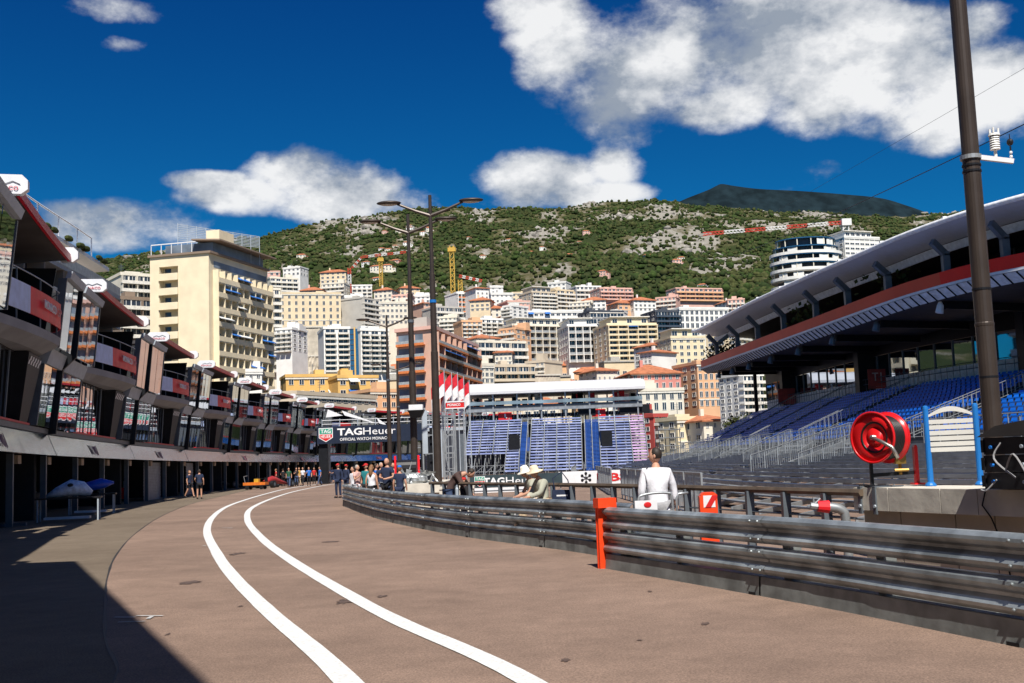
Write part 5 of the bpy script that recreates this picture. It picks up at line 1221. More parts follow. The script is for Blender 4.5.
for s in (.11,.37):
    m = MB(); m.prism([Wf(s,-.02,.86), Wf(s+.055,-.02,.86), Wf(s+.055,-.02,1.165), Wf(s,-.02,1.165)], bw_*.025); m.prism([Wf(s,-.02,1.158), Wf(s+.055,-.02,1.158), Wf(s+.055,-.02,1.172), Wf(s,-.02,1.172)], bw_*.4); m.build('strap', m_steel, root)
    m = MB(); m.tube([Wf(s+.045,-.04,.95), Wf(s+.045,-.02,.95)], .02, 6); m.build('strap_bolt', m_beam, root)
m = MB(); m.tube([Wf(2.12,-.012,1.17), Wf(2.06,-.02,1.0), Wf(2.16,-.012,.88), Wf(2.2,.075,.6), Wf(2.25,.08,.3)], .008, 4); m.build('cable', m_dark, root)
# ------------------------------------------------------------------ red hose reel
hc = at(880,437.5, (wa+dw*.35+bw_*.3).y); root = empty('hose_reel', (hc.x,hc.y,1.17), 0, 'red hose reel with black hose on a stand on the concrete wall', 'hose reel')
hz = hc.z-1.17; m_rr = M('glossy_red_paint', (.62,.012,.015), .28, var=.05); rx = Vector((math.cos(R(-58)), math.sin(R(-58)), .0)); rx = Vector((-.80,-.60,.02)).normalized()   # reel axis towards viewer-left
ay = Vector((0,0,1)); ax = rx.cross(ay).normalized()
def disc(m, c, r0, r1, th, n_=40, cone=0.):
    vs = []; fs = []
    for k in range(n_):
        t = 2*math.pi*k/n_; d = ax*math.cos(t)+ay*math.sin(t)
        vs += [c+d*r0+rx*cone, c+d*r1, c+d*r1+rx*th, c+d*r0+rx*(th+cone)]
    for k in range(n_):
        a = 4*k; b = 4*((k+1)%n_); fs += [(a,b,b+1,a+1),(a+1,b+1,b+2,a+2),(a+2,b+2,b+3,a+3),(a+3,b+3,b,a)]
    m.add(vs, fs)
cc = Vector((0,0,hz)); RR = .285
for sgn in (1,-1):
    m = MB(); c = cc+rx*(.13*sgn); disc(m, c, .10, RR, .012*sgn, cone=-.05*sgn); disc(m, c, RR-.012, RR+.010, .026*sgn); disc(m, c-rx*.05*sgn, .0, .11, .02*sgn); m.build('reel_flange', m_rr, root, smooth=True)
m = MB()
for j in range(8):
    for r_ in (.17,.205,.24):
        c = cc+rx*lerp(-.105,.105,j/7); m.tube([c+(ax*math.cos(2*math.pi*k/28)+ay*math.sin(2*math.pi*k/28))*r_ for k in range(29)], .0155, 6, cap=False)
m.build('hose', M('black_rubber', (.012,.012,.013), .4), root, smooth=True)
m = MB(); m.tube([cc-rx*.16, cc+rx*.16], .028, 8); m.tube([cc+rx*.15, cc+rx*.17+ax*.13*-1+Vector((0,0,-.05)), cc+rx*.16-ax*.26+Vector((0,0,-.12)), cc+rx*.12-ax*.30+Vector((0,0,-.24))], .022, 8); m.build('crank_pipe', M('cast_metal', (.42,.40,.36), .35, .8), root, smooth=True)
ex = Vector((1,0,0))
for sx_ in (-.10,):
    m = MB(); m.bar((sx_-.01,0.05,0),(sx_-.01,.05,hz),.035,.035); m.bar((sx_-.06,-.1,.01),(sx_-.06,.3,.01),.06,.02); m.build('stand_leg', m_dark, root)
m = MB(); m.bar((-.12,.05,.12),(.42,.05,.14),.04,.04); m.build('stand_frame', m_dark, root)
m = MB(); m.box((.375,-.01,.0),(.415,.06,.42)); m.box((.34,-.05,.0),(.46,.10,.02)); m.prism([(.375,-.01,.42),(.415,-.01,.42),(.405,-.01,.45),(.385,-.01,.45)],(0,.06,0)); m.build('red_bracket', m_rr, root)
m = MB(); m.box((.15,-.03,.24),(.27,.07,.36)); m.tube([(.21,.02,.24),(.21,.02,.12)],.02,6); m.tube([(.14,0,.17),(.30,0,.17)],.018,6); m.build('valve', M('brass', (.35,.22,.06), .35, .8), root)
# ------------------------------------------------------------------ blue post board
bp0 = gnd(931,486,1.157); bp1 = gnd(981,485,1.157); root = empty('slatted_board', (bp0.x,bp0.y,1.157), math.atan2(bp1.y-bp0.y, bp1.x-bp0.x), 'board of white slats between two blue posts on the concrete wall', 'board')
m_bl = M('blue_paint', (.015,.16,.48), .4, var=.06); m_sl = M('white_slats', (.68,.67,.62), .55, var=.05); bwid = (Vector((bp1.x,bp1.y,0))-Vector((bp0.x,bp0.y,0))).length
for x in (0,bwid):
    m = MB(); m.tube([(x,0,0),(x,0,.012),(x,0,.03),(x,0,.045),(x,0,.86),(x,0,.885),(x,0,.895)],[.062,.062,.05,.034,.032,.028,.012],12); m.build('post', m_bl, root, smooth=False)
for j in range(6):
    z = .375+j*.062; m = MB(); m.box((.03,-.014,z),(bwid-.03,.014,z+.048)); m.build('slat', m_sl, root)
m = MB(); n_ = 14
top = [(lerp(.03,bwid-.03,k/n_), .79+.085*math.sin(math.pi*k/n_)) for k in range(n_+1)]; bot = [(lerp(bwid-.03,.03,k/n_), .765+.055*math.sin(math.pi*k/n_)) for k in range(n_+1)]
for (x0,za),(x1,zb2),(x2,zc),(x3,zd_) in zip(top[:-1],top[1:],bot[::-1][:-1],bot[::-1][1:]): m.prism([(x2,-.014,zc),(x3,-.014,zd_),(x1,-.014,zb2),(x0,-.014,za)],(0,.028,0))
m.build('arched_slat', m_sl, root)
# ------------------------------------------------------------------ black equipment cases
ec = gnd(986,490,1.157); root = empty('equipment_case', (ec.x+.0,ec.y+.05,1.157), math.atan2(dw.y,dw.x), 'stack of black cases with loose cables and a domed cover at the right edge', 'equipment')
m_case = M('black_case', (.013,.013,.015), .38, var=.3, scale=6)
for j,(z0_,z1_) in enumerate(((.01,.16),(.17,.33),(.34,.50))):
    m = MB(); m.box((0.02+.01*j,0,z0_),(1.15,.6,z1_)); m.box((0.0+.01*j,-.015,z0_+.02),(.05,.02,z1_-.02)); m.build('case', m_case, root)
    for x in (.16,.55,.85):
        m = MB(); m.tube([(x,-.01,z0_+.07),(x,-.035,z0_+.07)],.018,8); m.build('knob', m_beam if x != .16 else M('blue_connector',(.02,.18,.6),.4), root)
m = MB(); m.prism([(0,-.04,.51),(1.2,-.04,.51),(1.2,-.04,.66),(.75,-.04,.665),(.25,-.04,.61)],(0,.72,0)); m.build('cover', M('dusty_black_cover', (.045,.042,.04), .6), root)
m = MB()
for (a, b, c) in (((.30,-.03,.45),(.24,-.07,.30),(.45,-.03,.12)),((.34,-.03,.20),(.50,-.08,.34),(.62,-.03,.10)),((.2,-.02,.1),(.1,-.06,.0),(.02,-.05,-.0))): m.tube(smooth_line([Vector(a),Vector(b),Vector(c)],5),.009,5)
m.build('cable', M('pale_cable', (.35,.35,.36), .5), root)
# ------------------------------------------------------------------ lamp posts
m_pole = M('dark_brown_pole', (.060,.046,.038), .42, .35, var=.12)
def bigpole():
    Yp = 13.4; b = at(994,440,Yp); root = empty('mast', (b.x,b.y,0), 0, 'tall dark brown mast at the right edge carrying a weather sensor', 'mast')
    m = MB(); m.tube([(0,0,z) for z in (0,3,3.01,3.04,3.05,9,14)], [.112,.108,.112,.112,.106,.095,.085], 20); m.build('pole', m_pole, root, smooth=False)
    for py in (377,289,165,171):
        z = at(990,py,Yp).z; m = MB(); m.tube([(0,0,z-.012),(0,0,z+.012)], .112, 20); m.build('joint_ring', m_dark, root)
    z = at(975,158,Yp).z; wr = empty('weather_sensor', (b.x,b.y,z), 0, 'white weather sensor with louvred shield on a short arm of the mast', 'sensor')
    m = MB(); m.tube([(0,-.0,-.02),(0,0,.03)], .125, 20); m.build('clamp', m_galv, wr)
    m = MB(); m.bar((.10,-.05,-.01),(.46,-.12,-.09),.05,.055); ar = m.build('arm', m_whitep, wr)
    m = MB(); m.tube([(.27,-.08,-.03),(.27,-.08,.06)],.02,8)
    for j in range(6): m.tube([(.27,-.08,.075+j*.028),(.27,-.08,.092+j*.028)],[.062,.054],14)
    m.tube([(.27,-.08,.245),(.27,-.08,.275)],[.07,.06],14)
    for a in (0,2.1,4.2): m.tube([(.27+.055*math.cos(a),-.08+.055*math.sin(a),.27),(.27+.055*math.cos(a),-.08+.055*math.sin(a),.34)],.012,6)
    m.build('louvred_shield', M('off_white_plastic',(.74,.74,.70),.45), wr, smooth=False)
    m = MB(); m.tube([(.44,-.115,-.06),(.44,-.115,.10)],.010,6); m.ell((.44,-.115,.15),(.040,.040,.045),10,7); m.tube([(.44,-.115,.19),(.44,-.115,.25)],.006,5); m.build('black_ball', m_case, wr)
    m = MB(); m.ell((.44,-.115,.02),(.02,.02,.022),8,6); m.ell((.44,-.115,-.03),(.02,.02,.022),8,6); m.build('white_bead', m_whitep, wr)
bigpole()
def twin_lamp(label, pxb, pyb, ztop_px, Y, arm, lean=0., zbase=0., r0=.15):
    b = at(pxb, pyb, Y); top = z_for(at(pxb, ztop_px, Y), ztop_px); root = empty('street_lamp', (b.x,b.y,zbase), 0, label, 'street lamp', 'twin armed street lamps')
    H_ = top-zbase
    m = MB(); m.tube([(0,0,0),(0,0,H_*.45),(0,0,H_*.451),(0,0,H_*.72),(0,0,H_*.721),(0,0,H_)],[r0,r0*.92,r0*.8,r0*.72,r0*.55,r0*.42],14); m.build('pole', m_pole, root)
    za = H_-.55
    for sg in (-1,1):
        m = MB(); m.tube([(0,0,za-.25),(sg*arm*.45,0,za-.05),(sg*arm,0,za+.25)],[.075,.06,.045],8); am = m.build('arm', m_pole, root)
        m = MB(); c = (sg*(arm+.32),0,za+.30); m.ell(c,(.48,.24,.085),16,8); hd = m.build('lamp_head', m_pole, am, smooth=True)
        m = MB(); m.ell((c[0],0,c[2]-.045),(.36,.17,.06),14,6); m.build('diffuser', M('lamp_diffuser', (.50,.46,.38), .4), hd, smooth=True)
    m = MB(); m.tube([(0,0,H_*.62),(0,0,H_*.63)], r0*.88, 14); m.build('clamp', m_bl if ztop_px == 195 else m_steel, root)
    return root
twin_lamp('tallest twin armed street lamp, the right one of the large pair', 437, 440, 195, 42, 1.25, zbase=.9)
twin_lamp('twin armed street lamp just left of the tallest one, white camera box on its pole', 414, 440, 214, 46, 1.25, zbase=.0)
twin_lamp('smaller twin armed street lamp farther away, thin arms before the flats', 389, 420, 315, 76, 1.3, r0=.16)
twin_lamp('shortest most distant twin armed street lamp, right behind the smaller one', 398.5, 420, 361, 100, 1.6, r0=.2)
p_ = at(416.5,408,45.6); root = empty('camera_box', (p_.x,p_.y-.1,p_.z), 0, 'white camera box fixed on the pole of the left large lamp', 'camera')
m = MB(); m.box((-.28,-.3,-.1),(.28,.2,.12)); m.build('housing', m_whitep, root); m = MB(); m.prism([(-.34,-.36,-.1),(.34,-.36,-.1),(.18,-.2,-.4),(-.18,-.2,-.4)],(0,.5,0)); m.build('hood', m_dark, root)
# overhead cables
for k,((x0,y0,Y0),(x1,y1,Y1),sag) in enumerate((((700,268,95),(1035,119,30),.8),((560,330,140),(1035,62,34),.6))):
    a = at(x0,y0,Y0); b = at(x1,y1,Y1); m = MB(); m.tube([a.lerp(b,t/16)-Vector((0,0,sag*4*(t/16)*(1-t/16)))*.4 for t in range(17)], .016 if k == 0 else .006, 5)
    tag(m.build('overhead_cable', m_dark), ('thick black overhead cable passing behind the mast','thin faint overhead cable above the thick one')[k], 'cable')
# ------------------------------------------------------------------ town infill, villas, trees, walls
def villa_pool():
    spots = []
    rnd = random.Random(21)
    zones = [((250,345),(262,282),9,560,760),((345,480),(272,300),16,520,760),((560,680),(292,300),4,600,700),((380,470),(215,238),12,1700,2000),((295,400),(225,262),14,1100,1700),((480,600),(225,262),8,1300,1800),((600,720),(250,285),9,900,1400),((270,330),(240,275),10,800,1300)]
    for (xa,xb),(ya,yb),n_,Ya,Yb_ in zones:
        for k in range(n_):
            px = rnd.uniform(xa,xb); Y = rnd.uniform(Ya,Yb_); x = at(px,280,Y).x; z = hgt(x,Y); spots.append((x,Y,z,rnd))
    return spots
def hill_phrase(v):
    px, py = px_of(Vector(v)); h = next(t for x_, t in ((285,'right of the yellow tower'),(312,'above the round hotel'),(338,'above the flats with blue glass'),(362,'beside the red and white crane'),(388,'left of the lamp heads'),(412,'behind the left lamp pole'),(440,'behind the right lamp pole'),(470,'beside the yellow crane'),(505,'above the slim tower house'),(545,'above the cream banded block'),(590,'above the hillside block'),(640,'above the pink terraced flats'),(690,'left of the pink row houses'),(9999,'under the long level crane')) if px < x_)
    return (' high near the ridge ' if py < 232 else (' halfway up the slope ' if py < 258 else ' low on the slope '))+h
vp = []
for (wl, rfm, nm) in (('pale','t','pale'),('white','t','white'),('pink','t','pink')):
    s_ = 1.0; root = empty('villa', (0,0,0)); m = MB(); m.box((-5.5,-4,-5),(5.5,4,5.4)); m.box((5.5,-2.5,-5),(9,3,3)); m.build('wall', WM[wl], root)
    m = MB(); m.add([(-6,-4.5,5.4),(6,-4.5,5.4),(6,4.5,5.4),(-6,4.5,5.4),(-2.5,0,7.4),(2.5,0,7.4)],[(0,1,5,4),(1,2,5),(2,3,4,5),(3,0,4),(0,3,2,1)]); m.build('roof', m_tile, root)
    m = MB(); m.box((5.3,-2.9,3),(9.3,3.4,3.4)); m.build('terrace_roof', m_tile if nm != 'white' else m_flat, root)
    wm = winmesh(1.3,1.6,WM['white'])
    for x in (-3.8,0,3.8):
        for z in (.4,3.1): put('window', wm, root, (x,-4.003,z))
    put('window', wm, root, (7.2,-2.503,.3)); vp.append(root)
VL = ['small pale villa with terracotta roof among the trees of the hillside','small white villa with terracotta roof among the trees of the hillside','small pink villa with terracotta roof among the trees of the hillside']
used = [0,0,0]
for (x,Y,z,rnd) in villa_pool():
    k = rnd.choice((0,0,1,1,2)); rz = rnd.uniform(-.5,.5); sc_ = rnd.uniform(.7,1.25)
    o = vp[k] if not used[k] else tree_copy(vp[k]); used[k] = 1
    o.location = (x,Y,z+.3); o.rotation_euler = (0,0,rz); o.scale = (sc_,sc_,sc_); tag(o, VL[k].split(' with terr')[0]+hill_phrase(o.location), 'villa', 'villas scattered on the hillside')
LM = [(150,228,'pale yellow tower'),(273,335,'flats beside the yellow tower'),(310,425,'cream round hotel'),(306,385,'stone wall under the hotel'),(310,262,'left ochre house'),(358,258,'right ochre house'),(340,300,'flats with blue glass strips'),(360,440,'stepped flats right of the hotel'),(395,470,'long white flats'),(430,240,'pink orange tower'),
 (350,600,'red and white crane'),(453,560,'yellow crane'),(483,510,'slim tower house'),(502,530,'wide white villa block'),(519,480,'pink house with shutters'),(552,500,'cream banded block'),(588,560,'hillside block near the wood'),(616,548,'pink terraced flats'),(555,455,'low terrace with red awnings'),(492,470,'blue shuttered villa'),(512,450,'yellow villa'),(541,400,'big white balconied block'),(582,392,'white block with grey side'),(500,330,'curved balcony flats'),(512,285,'striped terrace building'),
 (632,375,'cream flats with seven balcony rows'),(607,440,'slanted glass house'),(668,400,'dark glass office'),(704,402,'white office block'),(688,335,'pale yellow flats'),(720,262,'striped peach block'),(656,258,'rose palace'),(607,295,'orange roofed villa'),(690,205,'turreted villa'),(719,200,'red roofed white villa'),(660,212,'red and white house'),(750,190,'white flats under the stand canopy'),(700,640,'pink row houses'),(549,345,'green garden slope'),(440,290,'lamp posts'),(540,640,'wood edge above town'),(640,640,'wood above the terraced flats')]
def near_phrase(v):
    px = px_of(Vector(v))[0]; b = min(LM, key=lambda q: ((q[0]-px)/14)**2+((q[1]-v.y)/35)**2); dx = px-b[0]; dy = v.y-b[1]
    rel = 'close behind' if abs(dx) < 6 and dy > 0 else ('just below' if abs(dx) < 6 else (('right of' if dx > 0 else 'left of') if abs(dy) < 15 else (('up and right of' if dx > 0 else 'up and left of') if dy > 0 else ('down and right of' if dx > 0 else 'down and left of'))))
    return f'{rel} the {b[2]}'
# more town blocks: filler between the measured ones
fl_ = [(300,322,290,303,520,'pink',3,5),(322,344,284,296,560,'pale',3,5),(412,430,296,304,540,'white',2,4),(400,420,288,296,600,'cream',2,4),
 (503,512,307,317,440,'white',3,2),(569,590,303,314,480,'pale',3,5),(582,606,300,312,500,'white',3,5),(440,457,318,334,395,'pale',4,4),(462,482,322,338,372,'peach',4,4),(478,500,338,346,350,'white',2,5),
 (500,516,330,345,380,'peach',3,4),(526,545,363,378,310,'beige',3,4),(655,672,345,372,345,'white',6,3),(690,716,330,345,450,'beige',3,6),(728,745,300,318,560,'pink',4,4),
 (470,490,300,312,470,'cream',3,4),(548,566,283,292,620,'white',2,4),(512,534,293,302,600,'cream',2,5),(634,656,300,312,520,'white',3,5),(656,676,298,310,540,'pink',3,5),
 (276,292,330,352,330,'white',5,3),(640,652,352,368,300,'white',4,3),(258,280,272,282,620,'pink',2,4),(283,300,268,277,640,'white',2,4),(320,346,272,284,620,'cream',3,5),
 (596,612,330,356,420,'beige',6,3),(738,752,330,372,300,'yellow',8,3),(618,640,303,314,520,'peach',3,4),(700,714,318,332,430,'white',3,3),(352,372,286,297,560,'white',3,4),
 (374,392,290,303,540,'pale',3,4),(392,412,296,306,500,'pink',3,4),(420,440,330,345,330,'white',4,4),(495,512,352,366,330,'pale',3,4),(606,622,312,322,470,'white',3,4)]
cn = dict(pink='pink',pale='pale grey',white='white',cream='cream',peach='peach coloured',beige='beige',yellow='pale yellow')
seen = {}
import itertools
near = ['beside the slim tower house','between larger blocks','on the crowded slope','under the wood edge','above the grandstand','near the hotel']
for q,(x0,x1,yt,yb,Y,wl,f_,b_) in enumerate(fl_):
    h = 'left' if x0 < 400 else ('middle' if x0 < 560 else 'right'); v = 'upper' if yt < 300 else ('central' if yt < 330 else 'lower')
    key = f'{cn[wl]} {f_} storey house in the {v} {h} part of the hillside town'; seen[key] = seen.get(key,0)+1
    key = f'{cn[wl]} {f_} storey house '+near_phrase(at((x0+x1)/2,yt,Y))
    r_ = bl(key, x0,x1,yt,yb,Y,random.uniform(-4,6),f_,b_,wl,roof='hip' if q % 3 == 0 else 'flat',balc=(None,'band','box')[q%3] if f_ > 2 else None,wf=(.45,.5),dep=10,cat='town house',name='town_house',side='R' if q % 2 else 'L')
    r_['group'] = 'smaller houses of the hillside town'
# tiny houses filling the lower slope
hp = []
for k,(wl,rf_) in enumerate((('pale','t'),('white','f'),('peach','t'),('cream','f'),('white','t'))):
    root = empty('small_house', (0,0,0)); H_ = (7,9,8,11,7)[k]; W_ = (10,12,9,11,9)[k]
    m = MB(); m.box((-W_/2,-5,-9),(W_/2,5,H_)); m.build('wall', WM[wl], root)
    m = MB()
    if rf_ == 't': m.add([(-W_/2-.5,-5.5,H_),(W_/2+.5,-5.5,H_),(W_/2+.5,5.5,H_),(-W_/2-.5,5.5,H_),(-W_/4,0,H_+2),(W_/4,0,H_+2)],[(0,1,5,4),(1,2,5),(2,3,4,5),(3,0,4),(0,3,2,1)])
    else: m.box((-W_/2-.2,-5.3,H_+.003),(W_/2+.2,5.3,H_+.5)); m.box((-2,-1,H_+.5),(1,2,H_+2.2))
    m.build('roof', m_tile if rf_ == 't' else m_flat, root)
    wm = winmesh(1.3,1.5,WM['white']); nfl = int(H_//2.9)
    for j in range(nfl):
        for x in np.linspace(-W_/2+1.8,W_/2-1.8,4): put('window', wm, root, (float(x),-5.003,.8+j*2.9))
        m = MB(); m.box((-W_/2+.6,-6.1,.1+j*2.9),(-W_/2+4.5,-5.003,.25+j*2.9)); m.box((-W_/2+.6,-6.1,.25+j*2.9),(-W_/2+4.5,-6.05,1.1+j*2.9)); m.build('balcony', m_slab, root)
    hp.append(root)
HL = ['pale tiled house squeezed between larger blocks of the town','white flat house squeezed between larger blocks of the town','peach tiled house squeezed between larger blocks of the town','cream flat house squeezed between larger blocks of the town','white tiled house squeezed between larger blocks of the town']
rnd = random.Random(5); us_ = [0]*5; occ = []
k = 0; tries = 0
while k < 125 and tries < 3000:
    tries += 1; px = rnd.uniform(262,700); Y = rnd.uniform(290,600); x = at(px,330,Y).x
    if any(abs(x-a)<11 and abs(Y-b)<12 for a,b in occ): continue
    occ.append((x,Y)); j = rnd.randrange(5); o = hp[j] if not us_[j] else tree_copy(hp[j]); us_[j] = 1
    o.location = (x,Y,hgt(x,Y)+rnd.uniform(-1,2)); o.rotation_euler = (0,0,rnd.uniform(-.4,.4)); tag(o, HL[j].split(' squeezed')[0]+' '+near_phrase(o.location), 'house', 'small houses filling the town slope'); k += 1
# retaining walls left of centre
m_stone = M('stone_masonry', (.50,.44,.35), .9, var=.22, scale=.35, bump=.8)
for (x0,x1,yt,yb,Y,lab) in ((285,328,328,355,385,'high pale stone retaining wall under the round hotel'),(286,327,357,392,350,'rough rock face wall with small openings above the ochre houses'),(525,560,376,392,300,'low stone retaining wall above the grandstand roof')):
    a = at(x0,yt,Y); b = at(x1,yt,Y+3); root = empty('retaining_wall', (a.x,a.y,hgt(a.x,a.y)-3), math.atan2(b.y-a.y,b.x-a.x), lab, 'wall'); Wd = (Vector((b.x,b.y,0))-Vector((a.x,a.y,0))).length; Ht = a.z-root.location.z
    m = MB(); nx_, nz_ = 24, 14; vs = []; big = .9 if yt == 357 else .12
    for j in range(nz_+1):
        for i in range(nx_+1): vs.append((Wd*i/nx_, -abs(noise.noise(Vector((i*.5,j*.5,Y))))*big*2+ (1-j/nz_)*-1.2, Ht*j/nz_))
    m.add(vs, [(j*(nx_+1)+i,j*(nx_+1)+i+1,(j+1)*(nx_+1)+i+1,(j+1)*(nx_+1)+i) for j in range(nz_) for i in range(nx_)]); m.add([(0,0,Ht),(Wd,0,Ht),(Wd,6,Ht),(0,6,Ht)],[(0,1,2,3)]); m.build('masonry', m_stone, root)
    m = MB(); m.box((-.2,-.35,Ht+.003),(Wd+.2,.5,Ht+.45)); m.build('coping', m_cop, root)
# trees: tapered trunk, limbs, leafy crown of many small faces
def tree_proto(kind, rnd):
    root = empty('tree', (0,0,0)); m = MB(); H_ = 7.
    m.tube([(0,0,-1),(.05,0,1.2),(-.05,.05,2.6),(0,0,4.2)],[.28,.22,.17,.08],8)
    cl = []
    for k in range(9):
        a = rnd.uniform(0,6.28); z = rnd.uniform(2.4,4.0); r_ = rnd.uniform(1.0,2.1); e_ = Vector((math.cos(a)*r_,math.sin(a)*r_,z+rnd.uniform(.6,2.4))); m.tube([(0,0,z-.4), e_*.55+Vector((0,0,z*.3)), e_],[.10,.06,.03],5); cl.append(e_)
    m.build('trunk', M('bark', (.12,.09,.065), .9, bump=.5), root)
    cl += [Vector((rnd.gauss(0,.8),rnd.gauss(0,.8),rnd.uniform(4,6.3))) for _ in range(6)]
    m = MB()
    for c in cl:
        R_ = rnd.uniform(.8,1.35)
        for _ in range(95):
            d = Vector((rnd.gauss(0,1),rnd.gauss(0,1),rnd.gauss(0,.8))).normalized()*R_*rnd.uniform(.45,1.05); p = c+d; s_ = rnd.uniform(.10,.24)
            u = Vector((rnd.gauss(0,1),rnd.gauss(0,1),rnd.gauss(0,1))).normalized(); v = u.cross(d).normalized()
            m.add([p-u*s_,p+v*s_*.7,p+u*s_,p-v*s_*.7],[(0,1,2,3)], rnd.randrange(3))
    mats = [(leafm[0],leafm[2],leafm[1]),(leafm[1],leafm[1],leafm[3]),(leafm[2],leafm[0],leafm[2])][kind]
    m.build('crown', list(mats), root); return root
def palm_proto(rnd):
    root = empty('palm_tree', (0,0,0)); m = MB(); m.tube([(0,0,-1),(0.1,0,2),(0,.1,5)],[.3,.22,.2],8); m.build('trunk', MATS['bark'], root)
    m = MB()
    for k in range(26):
        a = rnd.uniform(0,6.28); up = rnd.uniform(-.2,1.1); L_ = rnd.uniform(2,2.8); prev = Vector((0,.1,5))
        for j in range(1,7):
            f = j/6; p = Vector((math.cos(a)*L_*f, math.sin(a)*L_*f, 5+up*L_*f-1.7*f*f*1.4)); s_ = Vector((-math.sin(a),math.cos(a),0))*.32*(1-f*.7); m.add([prev-s_,prev+s_,p+s_*.8+Vector((0,0,-.12)),p-s_*.8+Vector((0,0,-.12))],[(0,1,2,3)]); prev = p
    m.build('crown', leafm[3], root); return root
rnd = random.Random(9); tp = [tree_proto(k, rnd) for k in range(3)]; pp = palm_proto(rnd); tu = [0,0,0]
TL = ['dark green broadleaf tree standing among the town houses','olive green bushy tree standing among the town houses','fresh green round tree standing among the town houses']
spots = []
def tsp(x0,x1,y0,y1,Y0,Y1,n_,s0,s1): 
    for _ in range(n_):
        Y = rnd.uniform(Y0,Y1); x = at(rnd.uniform(x0,x1),360,Y).x; spots.append((x,Y,rnd.uniform(s0,s1)))
tsp(545,602,0,0,312,355,20,.9,1.5); tsp(520,548,0,0,318,345,6,.7,1.1); tsp(640,700,0,0,222,245,16,.55,.9); tsp(560,680,0,0,560,700,34,1.3,2.0); tsp(262,285,0,0,345,380,5,.8,1.1); tsp(290,326,0,0,352,380,8,.6,.9)
tsp(300,520,0,0,430,640,55,.8,1.5); tsp(700,760,0,0,300,480,18,1,1.6); tsp(700,745,0,0,205,240,9,.7,1.1); tsp(720,745,0,0,172,186,3,1.0,1.3); tsp(440,520,0,0,300,420,14,.7,1.1); tsp(600,700,0,0,400,560,22,.9,1.6)
for (x,Y,s_) in spots:
    k = rnd.randrange(3); o = tp[k] if not tu[k] else tree_copy(tp[k]); tu[k] = 1; o.location = (x,Y,hgt(x,Y)); o.rotation_euler = (0,0,rnd.uniform(0,6.28)); o.scale = (s_,)*3; tag(o, TL[k].split(' standing')[0]+' '+near_phrase(o.location), 'tree', 'trees between the houses of the town')
pu = 0
for (px,Y,s_) in ((573,330,1.1),(537,338,.8),(554,334,.8),(441,300,.7),(600,345,.9)):
    x = at(px,360,Y).x; o = pp if not pu else tree_copy(pp); pu = 1; o.location = (x,Y,hgt(x,Y)+2); o.scale = (s_,)*3; tag(o, ('tallest' if s_ == 1.1 else 'spreading')+' yellowish palm tree '+near_phrase(o.location), 'palm tree', 'palm trees in the town')
# ------------------------------------------------------------------ round building under construction
c = at(806,262,430); root = empty('round_building', (c.x,c.y,hgt(c.x,c.y)-3), 0, 'round building under construction with open floors and blue scaffold edges', 'building'); zb0 = root.location.z
rr = (at(842,262,430).x-at(771,262,430).x)/2
for j in range(8):
    z = at(806,241+j*8.2,430).z-zb0; k = 1-.16*max(0,2-j)/2; n_ = 40
    ring = lambda r_, zz: [(r_*math.cos(2*math.pi*i/n_), r_*.8*math.sin(2*math.pi*i/n_), zz) for i in range(n_)]
    m = MB(); m.prism(ring(rr*k, z-.35), (0,0,.35)); m.build('floor_slab', WM['grey'] if j > 3 else m_bgl, root)
    m = MB(); m.prism(ring(rr*k*.8, z-2.9), (0,0,2.5)); m.build('core', WM['dark'], root)
    if j < 5:
        m = MB()
        for i in range(0,n_,3):
            p = ring(rr*k*.96, z-2.9)[i]; m.bar(p, (p[0],p[1],z-.35), .35,.35)
        m.build('columns', WM['pale'], root)
    if j >= 2:
        m = MB(); rg = ring(rr*k+.15, z); m.ribbon(rg+[rg[0]], [(x,y,z+1.1) for x,y,_ in rg+[rg[0]]], 0); m.build('parapet', WM['white'], root)
    m = MB()
    for q in range(3):
        a = random.uniform(3.6,5.6); w_ = .3; m.prism([(rr*k*.97*math.cos(a+i_),rr*k*.8*.97*math.sin(a+i_),z-2.8) for i_ in (0,w_)]+[(rr*k*.94*math.cos(a+i_),rr*k*.8*.94*math.sin(a+i_),z-2.8) for i_ in (w_,0)], (0,0,2.2))
    m.build('facade_panel', WM['white'], root)
m = MB(); m.prism([(x,y,0) for x,y,_ in ring(rr*.9,0)], (0,0,at(806,300,430).z-zb0)); m.build('wall', WM['grey'], root)
